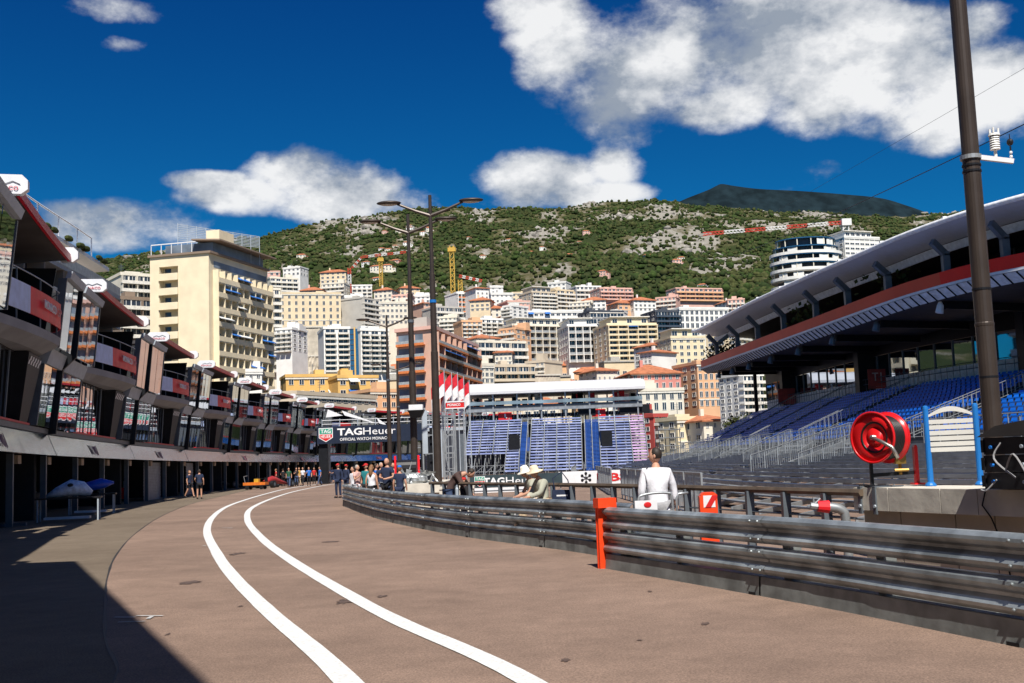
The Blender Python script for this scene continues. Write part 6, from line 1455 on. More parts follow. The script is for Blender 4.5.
# ------------------------------------------------------------------ tower cranes
m_cy = M('yellow_crane_steel', (.58,.36,.06), .5); m_cr = M('red_crane_steel', (.55,.05,.03), .5); m_cw = M('white_crane_steel', (.75,.74,.72), .5)
def lattice(m, a, b, w_, n_, alt=None):
    a = Vector(a); b = Vector(b); d = (b-a).normalized(); u = Vector((0,1,0)) if abs(d.y) < .9 else Vector((1,0,0)); r_ = d.cross(u).normalized()*w_/2; u = u*w_/2
    cs = [r_+u, r_-u, -r_-u, -r_+u]; t = w_*.16
    for k in range(n_):
        mi = 0 if not alt else (k//alt) % 2; p = a.lerp(b,k/n_); q = a.lerp(b,(k+1)/n_)
        for i in range(4): m.bar(p+cs[i], q+cs[i], t, t, mi); m.bar(p+cs[i], q+cs[(i+1)%4], t*.8, t*.8, mi)
for (lab, xm, y0, y1, Y, mats, jib, ww) in (
   ('yellow tower crane mast rising left of the white flats, its cab near the top',453.5,246,306,560,[m_cy,m_cy],None,2.0),
   ('small yellow crane with a red and white jib right of the tall yellow mast',461,280,308,580,[m_cy,m_cy],((459,276),(482,281)),2.0),
   ('red and white luffing crane with its jib bent to the right over the trees',350,268,298,600,[m_cr,m_cw],((352,268),(362,257),(406,252)),1.5),
   ('thin yellow crane mast standing in the trees under the red and white jib',381,257,274,700,[m_cy,m_cy],None,2.0)):
    b = at(xm,y1,Y); t_ = at(xm,y0,Y); root = empty('tower_crane', (b.x,b.y,b.z-8), 0, lab, 'crane'); m = MB(); lattice(m, (0,0,0), (0,0,t_.z-b.z+8), ww, 14, 3 if mats[0] is not mats[1] else None); m.build('mast', mats, root)
    if jib:
        P_ = [at(x,y,Y)-root.location for x,y in jib]; m = MB()
        for p,q in zip(P_,P_[1:]): lattice(m, p, q, ww*.62, 14, 2)
        m.build('jib', [m_cr,m_cw], root)
    else:
        m = MB(); m.box((-2,-1.5,t_.z-b.z+5),(2,1.5,t_.z-b.z+7)); m.build('cab', m_cy, root)
root = empty('tower_crane', tuple(at(846,300,520)-Vector((0,0,10))), 0, 'crane with a very long level red and white jib over the rocky slope', 'crane'); O_ = root.location.copy()
m = MB(); lattice(m, (0,0,0), at(845,224,520)-O_, 2.6, 16); m.build('mast', m_cw, root)
m = MB(); J0 = at(703,234,520)-O_; J1 = at(842,222.5,520)-O_; lattice(m, J0, J1, 1.3, 40, 6); m.build('jib', [m_cr,m_cw], root)
m = MB(); p = at(843,224,520)-O_; m.box((p.x-1,p.y-2,p.z-1),(p.x+3.5,p.y+2,p.z+2.2)); m.build('counterweight', m_cw, root)
# ------------------------------------------------------------------ flags, towers, boards in the middle distance
FLG = ['tallest flag pole, first from the left of the row of five','second flag pole from the left of the row of five','middle flag pole of the row of five','fourth flag pole from the left of the row','shortest flag pole, last on the right of the row']
m_flagw = M('flag_white', (.78,.76,.76), .7); m_flagr = M('flag_red', (.60,.015,.03), .7)
for k,(px,yt) in enumerate(((447,370),(454.5,372),(460.5,372),(466.5,376),(472,380))):
    Y = 108+k*1.5; b = at(px,470,Y); t_ = at(px,yt,Y).z; root = empty('flag_pole', (b.x,b.y,0), 0, FLG[k], 'flag', 'red and white flags on white poles'); 
    m = MB(); m.tube([(0,0,0),(0,0,t_)],[.06,.04],6); m.build('pole', m_beam, root)
    for part in (0,1):
        m = MB(); nx_, nz_ = 8, 5; vs = []
        for j in range(nz_+1):
            for i in range(nx_+1):
                f = i/nx_; g_ = j/nz_; w_ = -(1.5+.3*math.sin(k*2.1))*f; z = t_-.15-(g_+part)*(1.15-.1*(k%2))-(1.2+.5*math.sin(k*1.7))*f*f-.4*f; vs.append((w_*(.75+.12*math.cos(k*2.6)), .22*math.sin(f*6+k+g_)*f, z))
        m.add(vs, [(j*(nx_+1)+i,j*(nx_+1)+i+1,(j+1)*(nx_+1)+i+1,(j+1)*(nx_+1)+i) for j in range(nz_) for i in range(nx_)]); m.build('flag', m_flagr if part == 0 else m_flagw, root, smooth=True)
a = at(446,408,106); b = at(464,402,106); root = empty('red_banner_sign', (a.x,106,0), 0, 'small red sign with white lettering below the flags', 'sign'); w_ = b.x-a.x
m = MB(); m.box((0,0,a.z),(w_,.1,b.z)); s_ = m.build('board', m_red, root); m = MB(); m.box((-.05,-.03,a.z-.1),(w_+.05,-.005,a.z)); m.box((-.05,-.03,b.z),(w_+.05,-.005,b.z+.12)); m.build('edge', m_whitep, s_)
text_part('MONACO', (.15,-.02,a.z+.15), (1,0,0), (0,0,1), w_-.5, (b.z-a.z)*.5, m_wt, s_, bold=.02)
m = MB()
for x in (.1,w_-.1): m.bar((x,.2,0),(x,.2,a.z),.1,.1)
m.build('support', m_galv, root)
# grey scaffold tower and equipment behind the planter
YT = 52; a = at(424,478,YT); b = at(455,478,YT); root = empty('scaffold_tower', (a.x,YT,0), 0, 'grey scaffold tower with panels between the lamp posts and the central stand', 'scaffold'); w_ = b.x-a.x; zt_ = at(440,412,YT).z
m = MB()
for x in np.linspace(0,w_,4):
    for y in (0,1.5): m.bar((x,y,0),(x,y,zt_),.07,.07)
for z in np.arange(.4,zt_,.85):
    for y in (0,1.5): m.bar((0,y,z),(w_,y,z),.05,.05)
m.bar((0,0,.2),(w_,0,zt_-.4),.05,.05); m.bar((w_,0,.2),(w_*.4,0,zt_),.05,.05); m.build('frame', m_galv, root)
m = MB(); m.box((.0,-.06,zt_-1.9),(w_*.16,-.02,zt_+.1)); m.box((w_*.45,-.06,1.0),(w_*.62,-.02,zt_-.6)); m.build('panel', m_beam, root)
m = MB(); m.box((w_*.2,.3,.8),(w_*.42,.9,zt_-.7)); m.build('dark_cabinet', m_dark, root)
# lower watch board, sponsor board
Yb_ = 60; a = at(470,487,Yb_); b = at(562,486,Yb_+1); z1_ = at(520,474,Yb_).z; z0_ = at(520,486.5,Yb_).z; w_ = b.x-a.x
root = empty('trackside_board', (a.x,Yb_,0), 0, 'dark watch board with green and red shield standing behind the brown hand rail', 'advertising board')
m = MB(); m.box((0,0,z0_-.0),(w_,.08,z1_)); bd = m.build('board', M('slate_board', (.03,.05,.06), .5), root)
m = MB(); m.box((0,.0,z0_-.75),(w_*.72,.07,z0_-.01)); m.build('lower_board', m_whitep, root)
for q in range(3):
    m = MB(); m.box((.2,-.01,z0_-.2-q*.2),(w_*.7,-.003,z0_-.14-q*.2)); m.build('stripe', m_steel, root)
shield((.25,-.01,z0_+.05), (1,0,0), (0,0,1), (z1_-z0_)*.85, bd)
text_part('TAG', (w_*.145,-.01,z0_+.14), (1,0,0), (0,0,1), w_*.23, (z1_-z0_)*.58, m_wt, bd, bold=.035)
text_part('Heuer', (w_*.39,-.01,z0_+.14), (1,0,0), (0,0,1), w_*.36, (z1_-z0_)*.58, m_wt, bd)
m = MB()
for x in np.linspace(.1,w_-.1,6): m.bar((float(x),.15,0),(float(x),.15,z1_),.06,.06)
m.build('support', m_galv, root)
Yc = 62; a = at(559,485,Yc); b = at(650,483,Yc); z1_ = at(600,470.5,Yc).z; z0_ = at(600,484,Yc).z; w_ = b.x-a.x
root = empty('trackside_board', (a.x,Yc,0), 0, 'white bank board with red letters and a three key emblem', 'advertising board')
m = MB(); m.box((0,0,z0_),(w_,.08,z1_)); bd = m.build('board', m_whitep, root); h_ = z1_-z0_
text_part('UBS', (w_*.42,-.01,z0_+h_*.18), (1,0,0), (0,0,1), w_*.34, h_*.62, m_red, bd, bold=.03)
m = MB(); cx = w_*.30; cz = z0_+h_*.5
for ang_ in (0,60,120):
    dx = math.sin(R(ang_))*h_*.33; dz = math.cos(R(ang_))*h_*.33; m.bar((cx-dx,-.02,cz-dz),(cx+dx,-.02,cz+dz),.05,.02)
    for sg in (-1,1): m.ell((cx+dx*sg,-.02,cz+dz*sg),(.08,.02,.08),8,5)
m.build('emblem', m_dark, bd)
m = MB()
for x in np.linspace(.1,w_-.1,5): m.bar((float(x),.15,0),(float(x),.15,z1_),.06,.06)
m.build('support', m_galv, root)
# planter block under the tall lamps
a = gnd(398,492.5); root = empty('concrete_planter', (at(400,480,40).x,39.5,0), 0, 'low concrete block with a pale slab top around the tall lamp posts', 'planter')
W_ = at(438,480,40).x-at(400,480,40).x
m = MB(); m.box((0,0,.0),(W_,8,.62)); m.build('block', m_wallb, root); m = MB(); m.box((-.1,-.1,.623),(W_+.1,8.1,.95)); m.build('coping', m_cop, root)
root = empty('concrete_block', (at(440,480,37).x,36.5,0), 0, 'pale grey concrete block behind the bending man', 'block'); m = MB(); m.box((0,0,0),(1.1,1.0,.78)); m.build('body', m_cop, root); m = MB(); m.box((-.03,-.03,.783),(1.13,1.03,.86)); m.build('coping', m_cop, root)
# red drum reel, plastic wrapped heap, white panel near the lamps
p = at(407,463,40.5); root = empty('cable_drum', (p.x,p.y,.95), 0, 'black cable drum in a red frame standing beside the lamp posts', 'drum')
m = MB(); m.tube([(-.35,0,.55),(.35,0,.55)],.30,16); m.build('drum', m_case, root); m = MB()
for x in (-.42,.42): m.bar((x,0,0),(x,0,1.0),.07,.07)
m.bar((-.42,0,.02),(.42,0,.02),.07,.05); m.build('frame', m_redp, root)
p = at(410,474,41); root = empty('wrapped_heap', (p.x,p.y-.6,.95), 0, 'crumpled clear plastic wrapped heap on the concrete block', 'plastic heap'); m = MB()
for _ in range(46):
    c = Vector((random.gauss(0,.42),random.gauss(0,.25),abs(random.gauss(.12,.18)))); d = [c+Vector((random.gauss(0,.16),random.gauss(0,.12),random.gauss(0,.14))) for _ in range(4)]; m.add(d,[(0,1,2,3)])
m.ell((0,0,.15),(.7,.35,.28),12,7); m.build('sheeting', M('crumpled_plastic', (.34,.36,.37), .22, .25, var=.4, scale=9, bump=.8), root)
# ------------------------------------------------------------------ people
m_skin = M('skin', (.50,.27,.18), .55, var=.08, scale=6); m_hair = M('dark_hair', (.025,.017,.012), .6, var=.3, scale=20); m_hairb = M('light_brown_hair', (.22,.11,.05), .6, var=.3, scale=20)
m_eye = M('eye_dark', (.02,.015,.012), .3)
def cloth(n, c): return M(n, c, .85, var=.12, scale=6, bump=1., bd=.035, stretch=(1,1,.55))
CL = dict(white=cloth('white_cotton', (.72,.72,.76)), navy=cloth('navy_cotton', (.018,.028,.065)), black=cloth('black_cotton', (.015,.015,.018)), blue=cloth('bright_blue_cotton', (.02,.14,.50)), green=cloth('green_cotton', (.02,.09,.05)), red=cloth('red_cotton', (.48,.02,.02)),
 beige=cloth('beige_cotton', (.55,.42,.28)), brown=cloth('brown_wool', (.075,.045,.04)), khaki=cloth('pale_olive_cotton', (.40,.40,.32)), denim=cloth('denim', (.05,.08,.16)), yellow=cloth('mustard_cotton', (.50,.30,.06)), pink=cloth('pink_cotton', (.62,.38,.34)), teal=cloth('teal_cotton', (.02,.20,.22)), grey=cloth('grey_cotton', (.30,.30,.31)), cream=cloth('cream_straw', (.68,.58,.42)), ivory=cloth('ivory_cotton', (.78,.74,.64)))
def skinmesh(nodes, edges, rad, sub=2):
    me = bpy.data.meshes.new('s'); idx = {k:i for i,k in enumerate(nodes)}; me.from_pydata([tuple(nodes[k]) for k in nodes], [(idx[a],idx[b]) for a,b in edges], [])
    o = bpy.data.objects.new('s', me); md = o.modifiers.new('k','SKIN'); md.use_smooth_shade = True
    for k,i in idx.items():
        r_ = rad[k]; r_ = r_ if isinstance(r_, tuple) else (r_, r_); me.skin_vertices[0].data[i].radius = r_; me.skin_vertices[0].data[i].use_root = (i == 0)
    if sub: sm = o.modifiers.new('u','SUBSURF'); sm.levels = sub; sm.render_levels = sub
    return baked(o)
STAND = dict(pelvis=(0,0,.96), spine=(0,0,1.14), chest=(0,.0,1.34), neck=(0,.01,1.49), hd1=(0,-.005,1.56),
 shL=(.165,0,1.41), elL=(.235,.03,1.13), wrL=(.25,-.03,.90), haL=(.25,-.05,.82), shR=(-.165,0,1.41), elR=(-.235,.03,1.13), wrR=(-.25,-.03,.90), haR=(-.25,-.05,.82),
 hiL=(.095,0,.90), knL=(.11,-.02,.50), anL=(.115,.02,.09), toL=(.13,-.15,.035), hiR=(-.095,0,.90), knR=(-.11,-.02,.50), anR=(-.115,.02,.09), toR=(-.13,-.15,.035))
RAD = dict(pelvis=(.145,.105), spine=(.125,.095), chest=(.155,.11), neck=.058, hd1=.06, shL=.062, elL=.042, wrL=.03, haL=.028, shR=.062, elR=.042, wrR=.03, haR=.028, hiL=.088, knL=.058, anL=.042, toL=.036, hiR=.088, knR=.058, anR=.042, toR=.036)
EDG = [('pelvis','spine'),('spine','chest'),('chest','neck'),('neck','hd1'),('chest','shL'),('shL','elL'),('elL','wrL'),('wrL','haL'),('chest','shR'),('shR','elR'),('elR','wrR'),('wrR','haR'),('pelvis','hiL'),('hiL','knL'),('knL','anL'),('anL','toL'),('pelvis','hiR'),('hiR','knR'),('knR','anR'),('anR','toR')]
def person(label, loc, rz, H_=1.75, pose=None, top='navy', bottom='black', sleeves='short', legs='long', hair='dark', hat=None, hatc=None, skirt=False, head_tilt=(0,0), detail=1, group=None, seat_off=0, long_hair=False, fingers=False, shoes='black', torso_w=1.):
    J = {k: Vector(v) for k,v in STAND.items()}; J['hem'] = None
    for k,v in (pose or {}).items(): J[k] = Vector(v)
    s_ = H_/1.75; root = empty('person', loc, rz, label, 'person', group); root.scale = (s_,)*3
    J['hem'] = J['pelvis']+(J['hiL']+J['hiR']-J['pelvis']*2)*.5*1.3+(J['pelvis']-J['spine'])*.25
    if 'hd1' not in (pose or {}): J['hd1'] = J['neck']+Vector((0,-.01,.07))
    hv = (J['hd1']-J['neck']).normalized(); rr = dict(RAD); rr['chest'] = (.155*torso_w,.11*torso_w); rr['spine'] = (.125*torso_w,.095*torso_w)
    br = {k:((v[0]*.82,v[1]*.82) if isinstance(v,tuple) else (v*.86 if k[:2] in ('sh','hi') or (k[:2] == 'kn' and legs == 'long') or (k[:2] == 'el' and sleeves == 'long') else v)) for k,v in rr.items()}; body = skinmesh({k:v for k,v in J.items() if k != 'hem'}, EDG, br, 2); rr['hem'] = (rr['pelvis'][0]*1.05, rr['pelvis'][1]*1.05)
    # head: face features in head frame; yaw, pitch
    bm = bmesh.new(); bm.from_mesh(body); body.materials.clear(); body.materials.append(m_skin); body.materials.append(m_eye)
    hc = J['hd1']+hv*.095; yaw, pit = head_tilt; Rm = Matrix.Rotation(R(yaw),4,'Z') @ Matrix.Rotation(R(pit),4,'X')
    def addell(c, r_, mi=0, seg=14):
        ret = bmesh.ops.create_uvsphere(bm, u_segments=seg, v_segments=10, radius=1); X = Matrix.Translation(hc) @ Rm @ Matrix.Translation(c) @ Matrix.Diagonal((*r_,1)); bmesh.ops.transform(bm, matrix=X, verts=ret['verts'])
        for f in {f for v in ret['verts'] for f in v.link_faces}: f.material_index = mi; f.smooth = True
        return ret['verts']
    hv_ = addell((0,0,0), (.076,.095,.118), seg=18)
    Xi = (Matrix.Translation(hc) @ Rm).inverted()
    for v in hv_:
        q = Xi @ v.co
        if q.z < -.03: q.x *= 1+(q.z+.03)*2.6; q.y = q.y*(1+(q.z+.03)*1.4)-.008
        v.co = Xi.inverted() @ q
    addell((0,-.098,-.012),(.013,.020,.022),seg=8); addell((.028,-.084,.012),(.010,.008,.006),1,8); addell((-.028,-.084,.012),(.010,.008,.006),1,8); addell((0,-.086,-.052),(.024,.008,.006),seg=8); addell((.078,.005,-.005),(.010,.020,.030),seg=8); addell((-.078,.005,-.005),(.010,.020,.030),seg=8)
    if fingers:
        for sd in ('L','R'):
            w_ = J['wr'+sd]; h_ = J['ha'+sd]; d = (h_-w_).normalized(); side = d.cross(Vector((0,0,1))); side = side.normalized() if side.length > .1 else Vector((0,1,0)); nn = side.cross(d)
            for k in range(5):
                L_ = (.05,.062,.068,.062,.048)[k]; o_ = h_+side*(-.03+.015*k) if k else h_-side*.02-d*.03
                dd = d if k else (d-side*1.1).normalized()
                pts = [o_, o_+dd*L_*.5-nn*.003, o_+dd*L_-nn*.016]
                for a,b,r0,r1 in ((pts[0],pts[1],.0085,.0078),(pts[1],pts[2],.0078,.006)):
                    ret = bmesh.ops.create_cone(bm, segments=7, radius1=r0, radius2=r1, depth=(b-a).length, cap_ends=True); X = Matrix.Translation((a+b)/2) @ (b-a).to_track_quat('Z','Y').to_matrix().to_4x4(); bmesh.ops.transform(bm, matrix=X, verts=ret['verts'])
                    ret = bmesh.ops.create_uvsphere(bm, u_segments=7, v_segments=5, radius=r1); bmesh.ops.translate(bm, verts=ret['verts'], vec=b)
    bm.to_mesh(body); bm.free(); bo = bpy.data.objects.new('body', body); C.objects.link(bo); bo.parent = root
    for p_ in body.polygons: p_.use_smooth = True
    def garment(name, keys, grow, mat, cut=None, extra=None):
        n_ = {k: J[k].copy() for k in keys}; e_ = [(a,b) for a,b in EDG+[('pelvis','hem')] if a in keys and b in keys]
        r_ = {}
        for k in keys:
            q = rr[k]; q = q if isinstance(q, tuple) else (q,q); r_[k] = (q[0]+grow, q[1]+grow)
        if cut:
            for k,(a,b,f) in cut.items():
                n_[k] = J[a].lerp(J[b], f); e_.append((a,k)); q1 = rr[a]; q1 = q1[0] if isinstance(q1,tuple) else q1; q2 = rr[b]; q2 = q2[0] if isinstance(q2,tuple) else q2; r_[k] = (lerp(q1,q2,f)+grow*1.15,)*2
        me = skinmesh(n_, e_, r_, 2); me.materials.append(mat); o = bpy.data.objects.new(name, me); C.objects.link(o); o.parent = root
        for p_ in me.polygons: p_.use_smooth = True
        return o
    tk = ['pelvis','spine','chest','shL','shR','hem']; 
    if sleeves == 'long': tk += ['elL','wrL','elR','wrR']; cut = None
    elif sleeves == 'short': cut = {'cL':('shL','elL',.6),'cR':('shR','elR',.6)}
    else: cut = None
    nb_ = {'cN':('chest','neck',.78)}; cut = {**(cut or {}), **nb_}
    garment('jacket' if sleeves == 'long' and top == 'brown' else ('overalls' if top == bottom and sleeves == 'long' else 'shirt'), tk, .02, CL[top], cut)
    bk_ = ['pelvis','hiL','hiR']
    if legs == 'long': bk_ += ['knL','knR','anL','anR']; cut = None
    else: cut = {'kL':('hiL','knL',.8),'kR':('hiR','knR',.8)}
    garment('trousers' if legs == 'long' else 'shorts', bk_, .016, CL[bottom], cut)
    if skirt:
        m = MB(); P0 = J['pelvis']; m.tube([P0+Vector((0,0,.1)), P0+Vector((0,0,-.1)), P0+Vector((0,0,-.42))],[.14,.19,.25],14); m.build('skirt', CL[bottom], root, smooth=True)
    for sd in ('L','R'):
        m = MB(); a = J['an'+sd]; t = J['to'+sd]; d = (t-a); d.z = 0
        m.tube([a-d*.25+Vector((0,0,-.045)), a+d*.2+Vector((0,0,-.035)), t+Vector((0,0,.005)), t+d*.15], [.045,.052,.046,.03], 8); m.build('shoe', CL[shoes] if shoes in CL else m_case, root, smooth=True)
    # hair and hats in the head frame
    Xh = Matrix.Translation(hc) @ Rm
    if hair != 'none':
        m = MB(); m.X = Xh; n0 = len(m.v); m.ell((0,.018,.022),(.083,.092,.108),16,10)
        m.v = [tuple(v) for v in m.v]; 
        keep = []
        inv = Xh.inverted()
        for f in m.f:
            c = sum((inv @ Vector(m.v[i]) for i in f), Vector())/len(f)
            if not (c.y < -.035 and c.z < .075) and not (c.z < -.045): keep.append(f)
        m.f = keep; m.m = [0]*len(keep)
        if long_hair: m.tube([(0,.06,.03),(0,.085,-.1),(0,.10,-.24),(0,.10,-.36)],[.08,.085,.075,.03],10)
        m.build('hair', m_hair if hair == 'dark' else (m_hairb if hair == 'brown' else M('grey_hair', (.35,.33,.30), .7)), root, smooth=True)
    if hat == 'cap':
        m = MB(); m.X = Xh; m.ell((0,.01,.055),(.088,.100,.075),14,8); m.prism([(-.06,-.07,.045),(.06,-.07,.045),(.05,-.17,.03),(-.05,-.17,.03)],(0,0,.012)); m.build('cap', CL[hatc], root, smooth=False)
    if hat == 'sun':
        m = MB(); m.X = Xh; m.tube([(0,.01,.0),(0,.01,.02),(0,.01,.035),(0,.01,.10),(0,.01,.14),(0,.01,.15)],[.205,.16,.10,.092,.07,.02],18); m.build('sun_hat', CL[hatc], root, smooth=True)
    return root
def footpx(px, py_feet=None, Y=None): 
    p = gnd(px, py_feet) if py_feet else at(px, 470, Y); return (p.x, p.y, .012)
walk = dict(knL=(.11,-.16,.52), anL=(.115,-.26,.10), toL=(.13,-.42,.06), knR=(-.11,.06,.50), anR=(-.115,.26,.14), toR=(-.13,.14,.04))
armsup = dict(elR=(-.25,-.06,1.16), wrR=(-.15,-.24,1.30), haR=(-.10,-.27,1.40))
fold = dict(elL=(.26,-.03,1.16), wrL=(.08,-.24,1.10), haL=(.0,-.26,1.10), elR=(-.26,-.03,1.16), wrR=(-.08,-.24,1.14), haR=(.0,-.27,1.14))
# man in the white shirt, seen from behind, looking left, one arm on the tube handle
person('man in a white long sleeved shirt with short dark hair, seen from behind, looking left', (2.04,16.5,0), R(180), 1.70,
  dict(pelvis=(0,.0,.96), spine=(0,-.03,1.14), chest=(0,-.06,1.33), neck=(0,-.07,1.485), hd1=(0,-.085,1.56), shL=(.18,-.06,1.41), shR=(-.18,-.06,1.40), elL=(.235,-.02,1.14), wrL=(.25,-.10,.93), haL=(.24,-.14,.88), elR=(-.25,-.10,1.17), wrR=(-.28,-.12,.96), haR=(-.29,-.14,.89)),
  top='white', bottom='grey', sleeves='long', hair='dark', head_tilt=(72,0), fingers=True, torso_w=1.22)
# two seated women in sun hats, faces to the left
sit = dict(pelvis=(0,0,.86), spine=(0,-.05,1.02), chest=(0,-.10,1.20), neck=(0,-.15,1.35), hd1=(0,-.19,1.41), shL=(.155,-.10,1.28), shR=(-.155,-.10,1.28), elL=(.18,-.22,1.05), wrL=(.08,-.42,.98), haL=(.04,-.48,.97), elR=(-.18,-.22,1.05), wrR=(-.06,-.40,.97), haR=(-.02,-.47,.97),
  hiL=(.09,-.06,.84), knL=(.10,-.48,.88), anL=(.10,-.62,.48), toL=(.11,-.78,.42), hiR=(-.09,-.06,.84), knR=(-.10,-.48,.88), anR=(-.10,-.56,.46), toR=(-.11,-.72,.40))
pA = at(545,490,22.6)
person('seated woman with a broad straw sun hat, pale shirt and navy bag at her back', (pA.x,22.6,-.04), R(-62), 1.66, sit, top='khaki', bottom='beige', sleeves='long', legs='long', hair='brown', hat='sun', hatc='cream', head_tilt=(0,14), fingers=True, shoes='beige')
pB = at(536,490,23.2)
person('seated woman with a white sun hat and sleeveless olive top, hidden partly by her neighbour', (pB.x,23.3,-.04), R(-70), 1.66, sit, top='khaki', bottom='white', sleeves='short', legs='long', hair='dark', hat='sun', hatc='ivory', head_tilt=(0,18), fingers=True, shoes='grey')
root = empty('low_bench', (pA.x-.05,22.4,0), 0, 'low dark bench behind the guard rail carrying the two women in sun hats', 'bench')
m = MB(); m.box((-.1,-.1,.66),(.9,1.2,.72)); m.build('seat', m_brown, root)
for x in (-.05,.8):
    for y in (0,1.1): m = MB(); m.box((x,y,0),(x+.06,y+.06,.66)); m.build('leg', m_steel, root)
root = empty('shoulder_bag', (pA.x+.34,22.5,.74), 0, 'navy shoulder bag with white print beside the woman in the straw hat', 'bag')
m = MB(); m.prism([(-.22,-.08,.0),(.22,-.08,.0),(.20,-.08,.26),(-.20,-.08,.27)],(0,.16,0)); b_ = m.build('body', CL['navy'], root); m = MB(); m.tube([(-.15,0,.26),(-.18,0,.5),(.0,0,.62),(.12,0,.45),(.15,0,.26)],.012,5); m.build('strap', CL['navy'], root)
m = MB(); m.box((-.12,-.083,.14),(.10,-.0805,.17)); m.build('print', m_whitep, b_)
# bending man and a child
pC = at(452,490,28.5)
person('man in a dark brown jacket bending forward to the right over a child', (pC.x,28.5,.012), R(76), 1.74, dict(pelvis=(0,.08,.93), spine=(0,-.04,1.12), chest=(0,-.20,1.29), neck=(0,-.34,1.34), hd1=(0,-.41,1.34), shL=(.17,-.20,1.31), shR=(-.17,-.20,1.31), elL=(.20,-.38,.98), wrL=(.10,-.50,.82), haL=(.07,-.55,.77), elR=(-.2,-.38,.98), wrR=(-.10,-.52,.84), haR=(-.07,-.57,.80), hiL=(.09,.06,.88), hiR=(-.09,.06,.88)), top='brown', bottom='denim', sleeves='long', hair='dark', head_tilt=(0,52), fingers=True)
pD = at(464,490,28.3)
person('child with a red cap and dark clothes before the bending man', (pD.x,28.3,.012), R(-60), 1.22, None, top='black', bottom='black', sleeves='long', hat='cap', hatc='red')
root = empty('water_bottle', (at(457,492,27.6).x,27.6,.0), 0, 'pale clear bottle on a ledge before the bending man', 'bottle')
m = MB(); m.tube([(0,0,.0),(0,0,.80)],[.06,.06],6); m.build('ledge_post', m_steel, root); m = MB(); m.tube([(0,0,.81),(0,0,.98),(0,0,1.03),(0,0,1.08)],[.04,.04,.018,.018],10); m.build('body', m_beam, root)
# tube handle trolley near the man in white
p = at(655,505,15.9); root = empty('hand_trolley', (p.x,p.y,0), R(8), 'grey tube handled trolley with white plate and red dot before the man in white', 'trolley')
m = MB(); m.tube(smooth_line([Vector((-.22,0,.55)),Vector((-.24,0,.98)),Vector((-.14,0,1.07)),Vector((.18,0,1.08)),Vector((.25,0,.98)),Vector((.25,0,.3))],5),.018,8); m.tube([(.33,.05,.3),(.33,.05,1.0),(.36,.05,1.06),(.5,.05,1.07)],.018,8); m.build('handle', m_galv, root, smooth=True)
m = MB(); m.box((-.30,-.05,.80),(.02,-.03,.99)); pl_ = m.build('plate', m_whitep, root); m = MB(); m.ell((-.12,-.055,.93),(.055,.006,.04),14,6); m.build('dot', m_red, pl_)
m = MB(); m.box((-.3,-.1,.2),(.4,.3,.55)); m.build('box', m_steel, root)
for x in (-.2,.3): m = MB(); m.tube([(x,-.14,.1),(x,-.08,.1)],.10,14); m.build('wheel', m_case, root)
# valve with red cap behind the rail
p = at(826,505,13.2); root = empty('hydrant_valve', (p.x,p.y,0), 0, 'bent grey pipe with a red capped hydrant valve behind the guard rail', 'hydrant')
m = MB(); m.tube(smooth_line([Vector((.22,0,0)),Vector((.22,0,.75)),Vector((.17,0,.90)),Vector((.02,0,.94))],6),.055,12); m.build('pipe', m_galv, root, smooth=True)
m = MB(); m.tube([(.03,0,.94),(-.10,0,.95)],[.075,.06],12); m.build('cap', m_redp, root); m = MB(); m.tube([(-.10,0,.95),(-.18,0,.96)],.04,8); 
for a in range(4): m.tube([(-.14,0,.97),(-.14+.08*math.cos(a*1.6),.0,1.0+.07*math.sin(a*1.6+.6))],.012,5)
m.build('valve_wheel', m_galv, root)
# marshals and pit lane people
person('marshal in navy overalls with a red cap and yellow glove, nearest in the pit lane', footpx(338.5,498), R(-20), 1.80, None, top='navy', bottom='navy', sleeves='long', hat='cap', hatc='red')
person('second marshal in navy with a red cap, just right of the nearest one', footpx(346.5,494), R(150), 1.76, None, top='navy', bottom='navy', sleeves='long', hat='cap', hatc='red')
person('fair haired mechanic in navy and black shorts, left one of the pair', footpx(189.5,498), R(70), 1.76, walk, top='navy', bottom='black', legs='short', hair='brown')
person('dark haired mechanic in navy shirt and black shorts, right one of the pair', footpx(199.5,499), R(-160), 1.80, dict(elL=(.27,-.02,1.16), wrL=(.2,-.2,1.05), haL=(.16,-.25,1.02)), top='navy', bottom='black', legs='short', hair='dark')
far = [(289,487.5,'green','denim',0,'man in a green shirt walking towards the viewer far down the pit lane'),(296.5,486.2,'black','denim',30,'person in black top and jeans beside the green shirted man'),(303,486,'white','black',-20,'woman in a white top and dark skirt far down the pit lane'),(309,486,'blue','black',10,'man in a bright blue shirt and dark trousers, left one of the two in blue'),(320,485.5,'blue','denim',-60,'man in a blue shirt and jeans turning left, right one of the two in blue'),(299.3,486,'yellow','beige',0,'person in mustard clothes between the black and the white topped ones')]
for k,(px,py,t_,b_,a_,lab) in enumerate(far): person(lab, footpx(px,py), R(a_), 1.74, walk if k % 2 == 0 else armsup, top=t_, bottom=b_, hair='brown' if k in (2,5) else 'dark', skirt=(k == 2), legs='long')
for k,(px,Y,t_,b_,hc_,lab) in enumerate(((314,118,'red','black','dark','person in red standing behind the two men in blue'),(325,122,'red','grey','dark','seated looking person in red by the banner post'),(328,120,'white','navy','dark','person in white by the left banner post'),(283,112,'black','black','dark','dark clothed person beside the orange cart'),(276,112,'red','black','brown','red shirted person leaning over parked parts by the orange cart'),(332,118,'navy','navy','dark','navy dressed person behind the nearest marshal'))):
    person(lab, footpx(px,None,Y), R(k*70), 1.70, fold if k % 2 else None, top=t_, bottom=b_, hair=hc_)
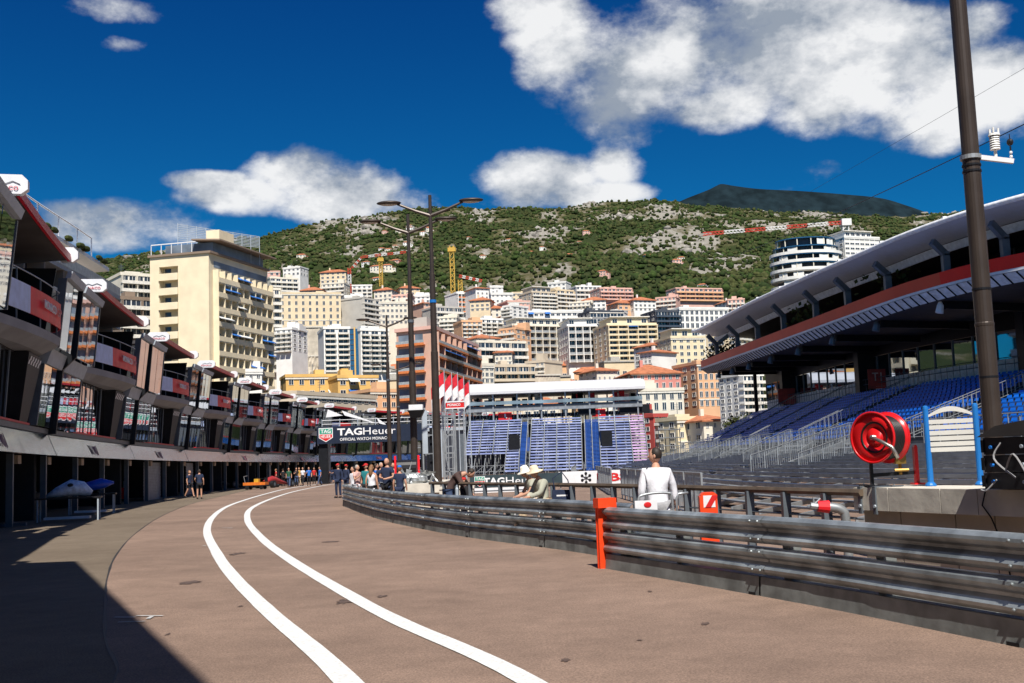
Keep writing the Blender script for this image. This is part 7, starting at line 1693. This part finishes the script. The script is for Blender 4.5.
grp = [(357,45,'pink','white',60,'person in pale pink shirt with grey hair at the left of the rail group','grey',None,None),(366,44,'teal','black',-30,'person in teal with a bright red cap in the rail group','dark','cap','red'),(371.5,41,'white','black',160,'woman in a white top with long brown hair seen from behind','brown',None,None),(381,46,'navy','grey',40,'fair haired man in navy behind the tall navy man','grey',None,None),
 (387,38.5,'navy','black',-25,'tall bald man in a navy polo shirt in the rail group','none',None,None),(399.5,38,'navy','navy',170,'child sized woman in a navy dress and blue cap beside the tall man','brown','cap','blue'),(403.5,43,'red','black',0,'person in red half hidden behind the navy dressed woman','dark',None,None),(376,48,'blue','black',100,'person in blue behind the long haired woman','dark',None,None),(353,46,'white','grey',-50,'person in white leaning on the rail end','dark',None,None),(393,47,'grey','black',10,'person in grey between the lamp pole and the tall man','dark',None,None)]
for k,(px,Y,t_,b_,a_,lab,hr,ht,hcl) in enumerate(grp): person(lab, footpx(px,None,Y), R(a_), (1.66,1.70,1.64,1.72,1.84,1.58,1.66,1.7,1.6,1.7)[k], fold if k in (4,7) else (armsup if k in (0,) else None), top=t_, bottom=b_, hair=hr, hat=ht, hatc=hcl, long_hair=(k == 2), legs='long', sleeves='none' if k == 2 else 'short')
# ------------------------------------------------------------------ carts, car parts, garage clutter
def wheel(m, c, r_, w_, ax='y'):
    d = Vector((0,w_/2,0)) if ax == 'y' else Vector((w_/2,0,0)); c = Vector(c); m.tube([c-d, c-d*.9, c+d*.9, c+d],[r_*.82,r_,r_,r_*.82],16)
p = footpx(256,489.5); root = empty('flat_cart', (p[0],p[1],0), R(-8), 'low orange flat cart with a yellow top box parked before the garages', 'cart'); m_or2 = M('orange_paint', (.62,.16,.02), .5)
m = MB(); m.box((-1.0,-.45,.38),(1.0,.45,.62)); m.build('deck', m_or2, root); m = MB(); m.box((-1.02,-.46,.30),(1.02,.46,.378)); m.build('chassis', m_dark, root)
m = MB(); m.box((-.1,-.2,.622),(.3,.2,.92)); m.build('box', M('mustard_paint',(.55,.33,.03),.5), root); m = MB(); m.tube([(-.98,0,.62),(-1.1,0,1.15),(-.9,.3,1.2)],.025,6); m.build('handle', m_galv, root)
for x in (-.65,.65):
    for y in (-.42,.42): m = MB(); wheel(m, (x,y,.17), .17, .12); m.build('wheel', m_case, root)
def racecar(label, loc, rz, col, sc_=1.):
    root = empty('racing_car', loc, rz, label, 'racing car'); 
    m = MB(); m.tube([(-2.3,0,.42),(-1.5,0,.62),(-.6,0,.80),(0,0,.66),(.9,0,.48),(2.4,0,.24)],[.12,.26,.30,.30,.20,.07],12); m.build('body', col, root, smooth=True)
    m = MB(); m.box((2.0,-.85,.12),(2.5,.85,.17)); m.box((2.0,-.88,.12),(2.5,-.84,.4)); m.box((2.0,.84,.12),(2.5,.88,.4)); m.build('front_wing', m_case, root)
    m = MB(); m.box((-2.6,-.48,.86),(-2.2,.48,.92)); m.box((-2.6,-.5,.4),(-2.1,-.46,.98)); m.box((-2.6,.46,.4),(-2.1,.5,.98)); m.build('rear_wing', m_case, root)
    for x, w_ in ((1.5,.3),(-1.7,.38)):
        for y in (-.8,.8): m = MB(); wheel(m, (x,y,.33), .33, w_); wo_ = m.build('wheel', m_case, root); m = MB(); wheel(m, (x,y,.33), .18, w_+.02); m.build('rim', m_steel, wo_)
    m = MB(); m.tube([(.35,-.2,.85),(.2,-.22,.98),(.0,0,1.02),(.2,.22,.98),(.35,.2,.85)],.035,6); m.build('head_guard', m_case, root)
    return root
p = footpx(271,488); racecar('dark racing car with people leaning over it, right of the orange cart', (p[0],p[1]+2,0), R(70), M('red_bodywork',(.35,.03,.03),.35))
p = footpx(214,490.5); racecar('pale racing car without engine cover parked low in the garage shade', (p[0]-2.2,p[1]+3,0), R(60), M('pale_bodywork',(.5,.5,.52),.35))
p = footpx(226,489); racecar('second low racing car deeper in the garage shade, dark with red parts', (p[0]-2.2,p[1]+5,0), R(60), m_case)
def table(label, px, py, top_fn, L_=1.9, rz=0):
    p = footpx(px,py); root = empty('work_table', (p[0],p[1],0), rz, label, 'table'); m = MB(); m.box((-L_/2,-.4,.82),(L_/2,.4,.88)); m.build('table_top', m_case, root)
    for x in (-L_/2+.1,L_/2-.1):
        for y in (-.35,.35): m = MB(); m.bar((x,y,0),(x,y,.82),.05,.05); m.build('leg', m_beam, root)
    m = MB(); m.box((-L_/2+.3,-.3,.08),(L_/2-.4,.3,.16)); m.build('shelf', m_whitep, root)
    return root, p
_, p = table('black work table carrying a white car nose cover, left one', 69, 521, None, 2.3, R(15))
root = empty('nose_cover', (p[0],p[1],.88), R(20), 'white blue car body cover with round hole on the left work table', 'car part'); m = MB(); m.tube([(-.8,0,.06),(-.4,0,.2),(.1,0,.36),(.45,0,.30),(.8,0,.12)],[.05,.20,.32,.28,.1],14); m.X = Matrix.Identity(4); m.build('shell', M('pale_blue_bodywork', (.55,.66,.82), .3, var=.25, scale=6), root, smooth=True); m = MB(); m.ell((.05,-.28,.45),(.11,.07,.07),10,6); m.build('opening', m_case, root)
_, p = table('black work table with blue and white body parts, right one', 92, 514, None, 2.0, R(15))
root = empty('engine_cover', (p[0],p[1],.88), R(20), 'bright blue engine cover lying on the right work table', 'car part'); m = MB(); m.tube([(-.8,0,.1),(-.2,0,.3),(.4,0,.42),(.9,0,.45)],[.06,.20,.24,.05],12); m.build('shell', M('cobalt_bodywork', (.02,.08,.55), .3), root, smooth=True)
root = empty('nose_cone', (p[0]-.5,p[1]-.3,.88), R(-10), 'small white car nose on the right work table edge', 'car part'); m = MB(); m.tube([(-.5,0,.08),(0,0,.14),(.5,0,.18)],[.04,.12,.16],10); m.build('shell', M('white_bodywork', (.7,.72,.74), .3), root, smooth=True)
p = footpx(136,501); root = empty('tool_trolley', (p[0]-1,p[1],0), 0, 'red and white tool trolley with bottles in the third garage', 'trolley')
m = MB(); m.box((-.4,-.3,.15),(.4,.3,.85)); m.build('cabinet', m_redp, root)
for x in (-.3,0,.3): m = MB(); m.tube([(x,0,.85),(x,0,1.25),(x,0,1.3)],[.09,.09,.03],8); m.build('bottle', m_whitep if x else m_redp, root)
for x in (-.3,.3): m = MB(); wheel(m, (x,-.25,.08), .08, .05); m.build('wheel', m_case, root)
for k,(px,py,n_) in enumerate(((50,516,3),(112,506,4),(120,504,2),(160,499,3))):
    p = footpx(px,py)
    for j in range(n_):
        t_ = MB(); t_.tube([(0,0,0),(0,0,.04),(0,0,.30),(0,0,.34)],[.27,.33,.33,.27],18); o = empty('tyre', (p[0]-1.0,p[1]+.6,.01+j*.345), 0, ('bottom','second','third','topmost')[j]+' tyre of the stack '+('left of the left work table','right of the right work table','next to the tool trolley','before the grey roller shutter')[k], 'tyre', 'racing tyres stacked in the garages')
        ty = t_.build('tread', m_case, o); t_ = MB(); t_.tube([(0,0,.3405),(0,0,.35)],[.17,.16],14); t_.build('rim', m_beam, o)
# metal stand base by the nearest garage pillar
p = gnd(9,527); root = empty('stand_base', (p.x,p.y,0), 0, 'grey cross shaped metal foot standing at the nearest garage post', 'stand')
m = MB(); m.bar((-.6,0,.08),(.6,0,.08),.14,.1); m.bar((0,-.5,.08),(0,.5,.08),.14,.1); m.build('foot', m_steel, root); m = MB(); m.bar((0,0,.13),(0,0,2.4),.12,.12); m.build('post', m_steel, root)
bpy.data.scenes.remove(TMP)
print('SCENE OBJECTS', len(bpy.data.objects))
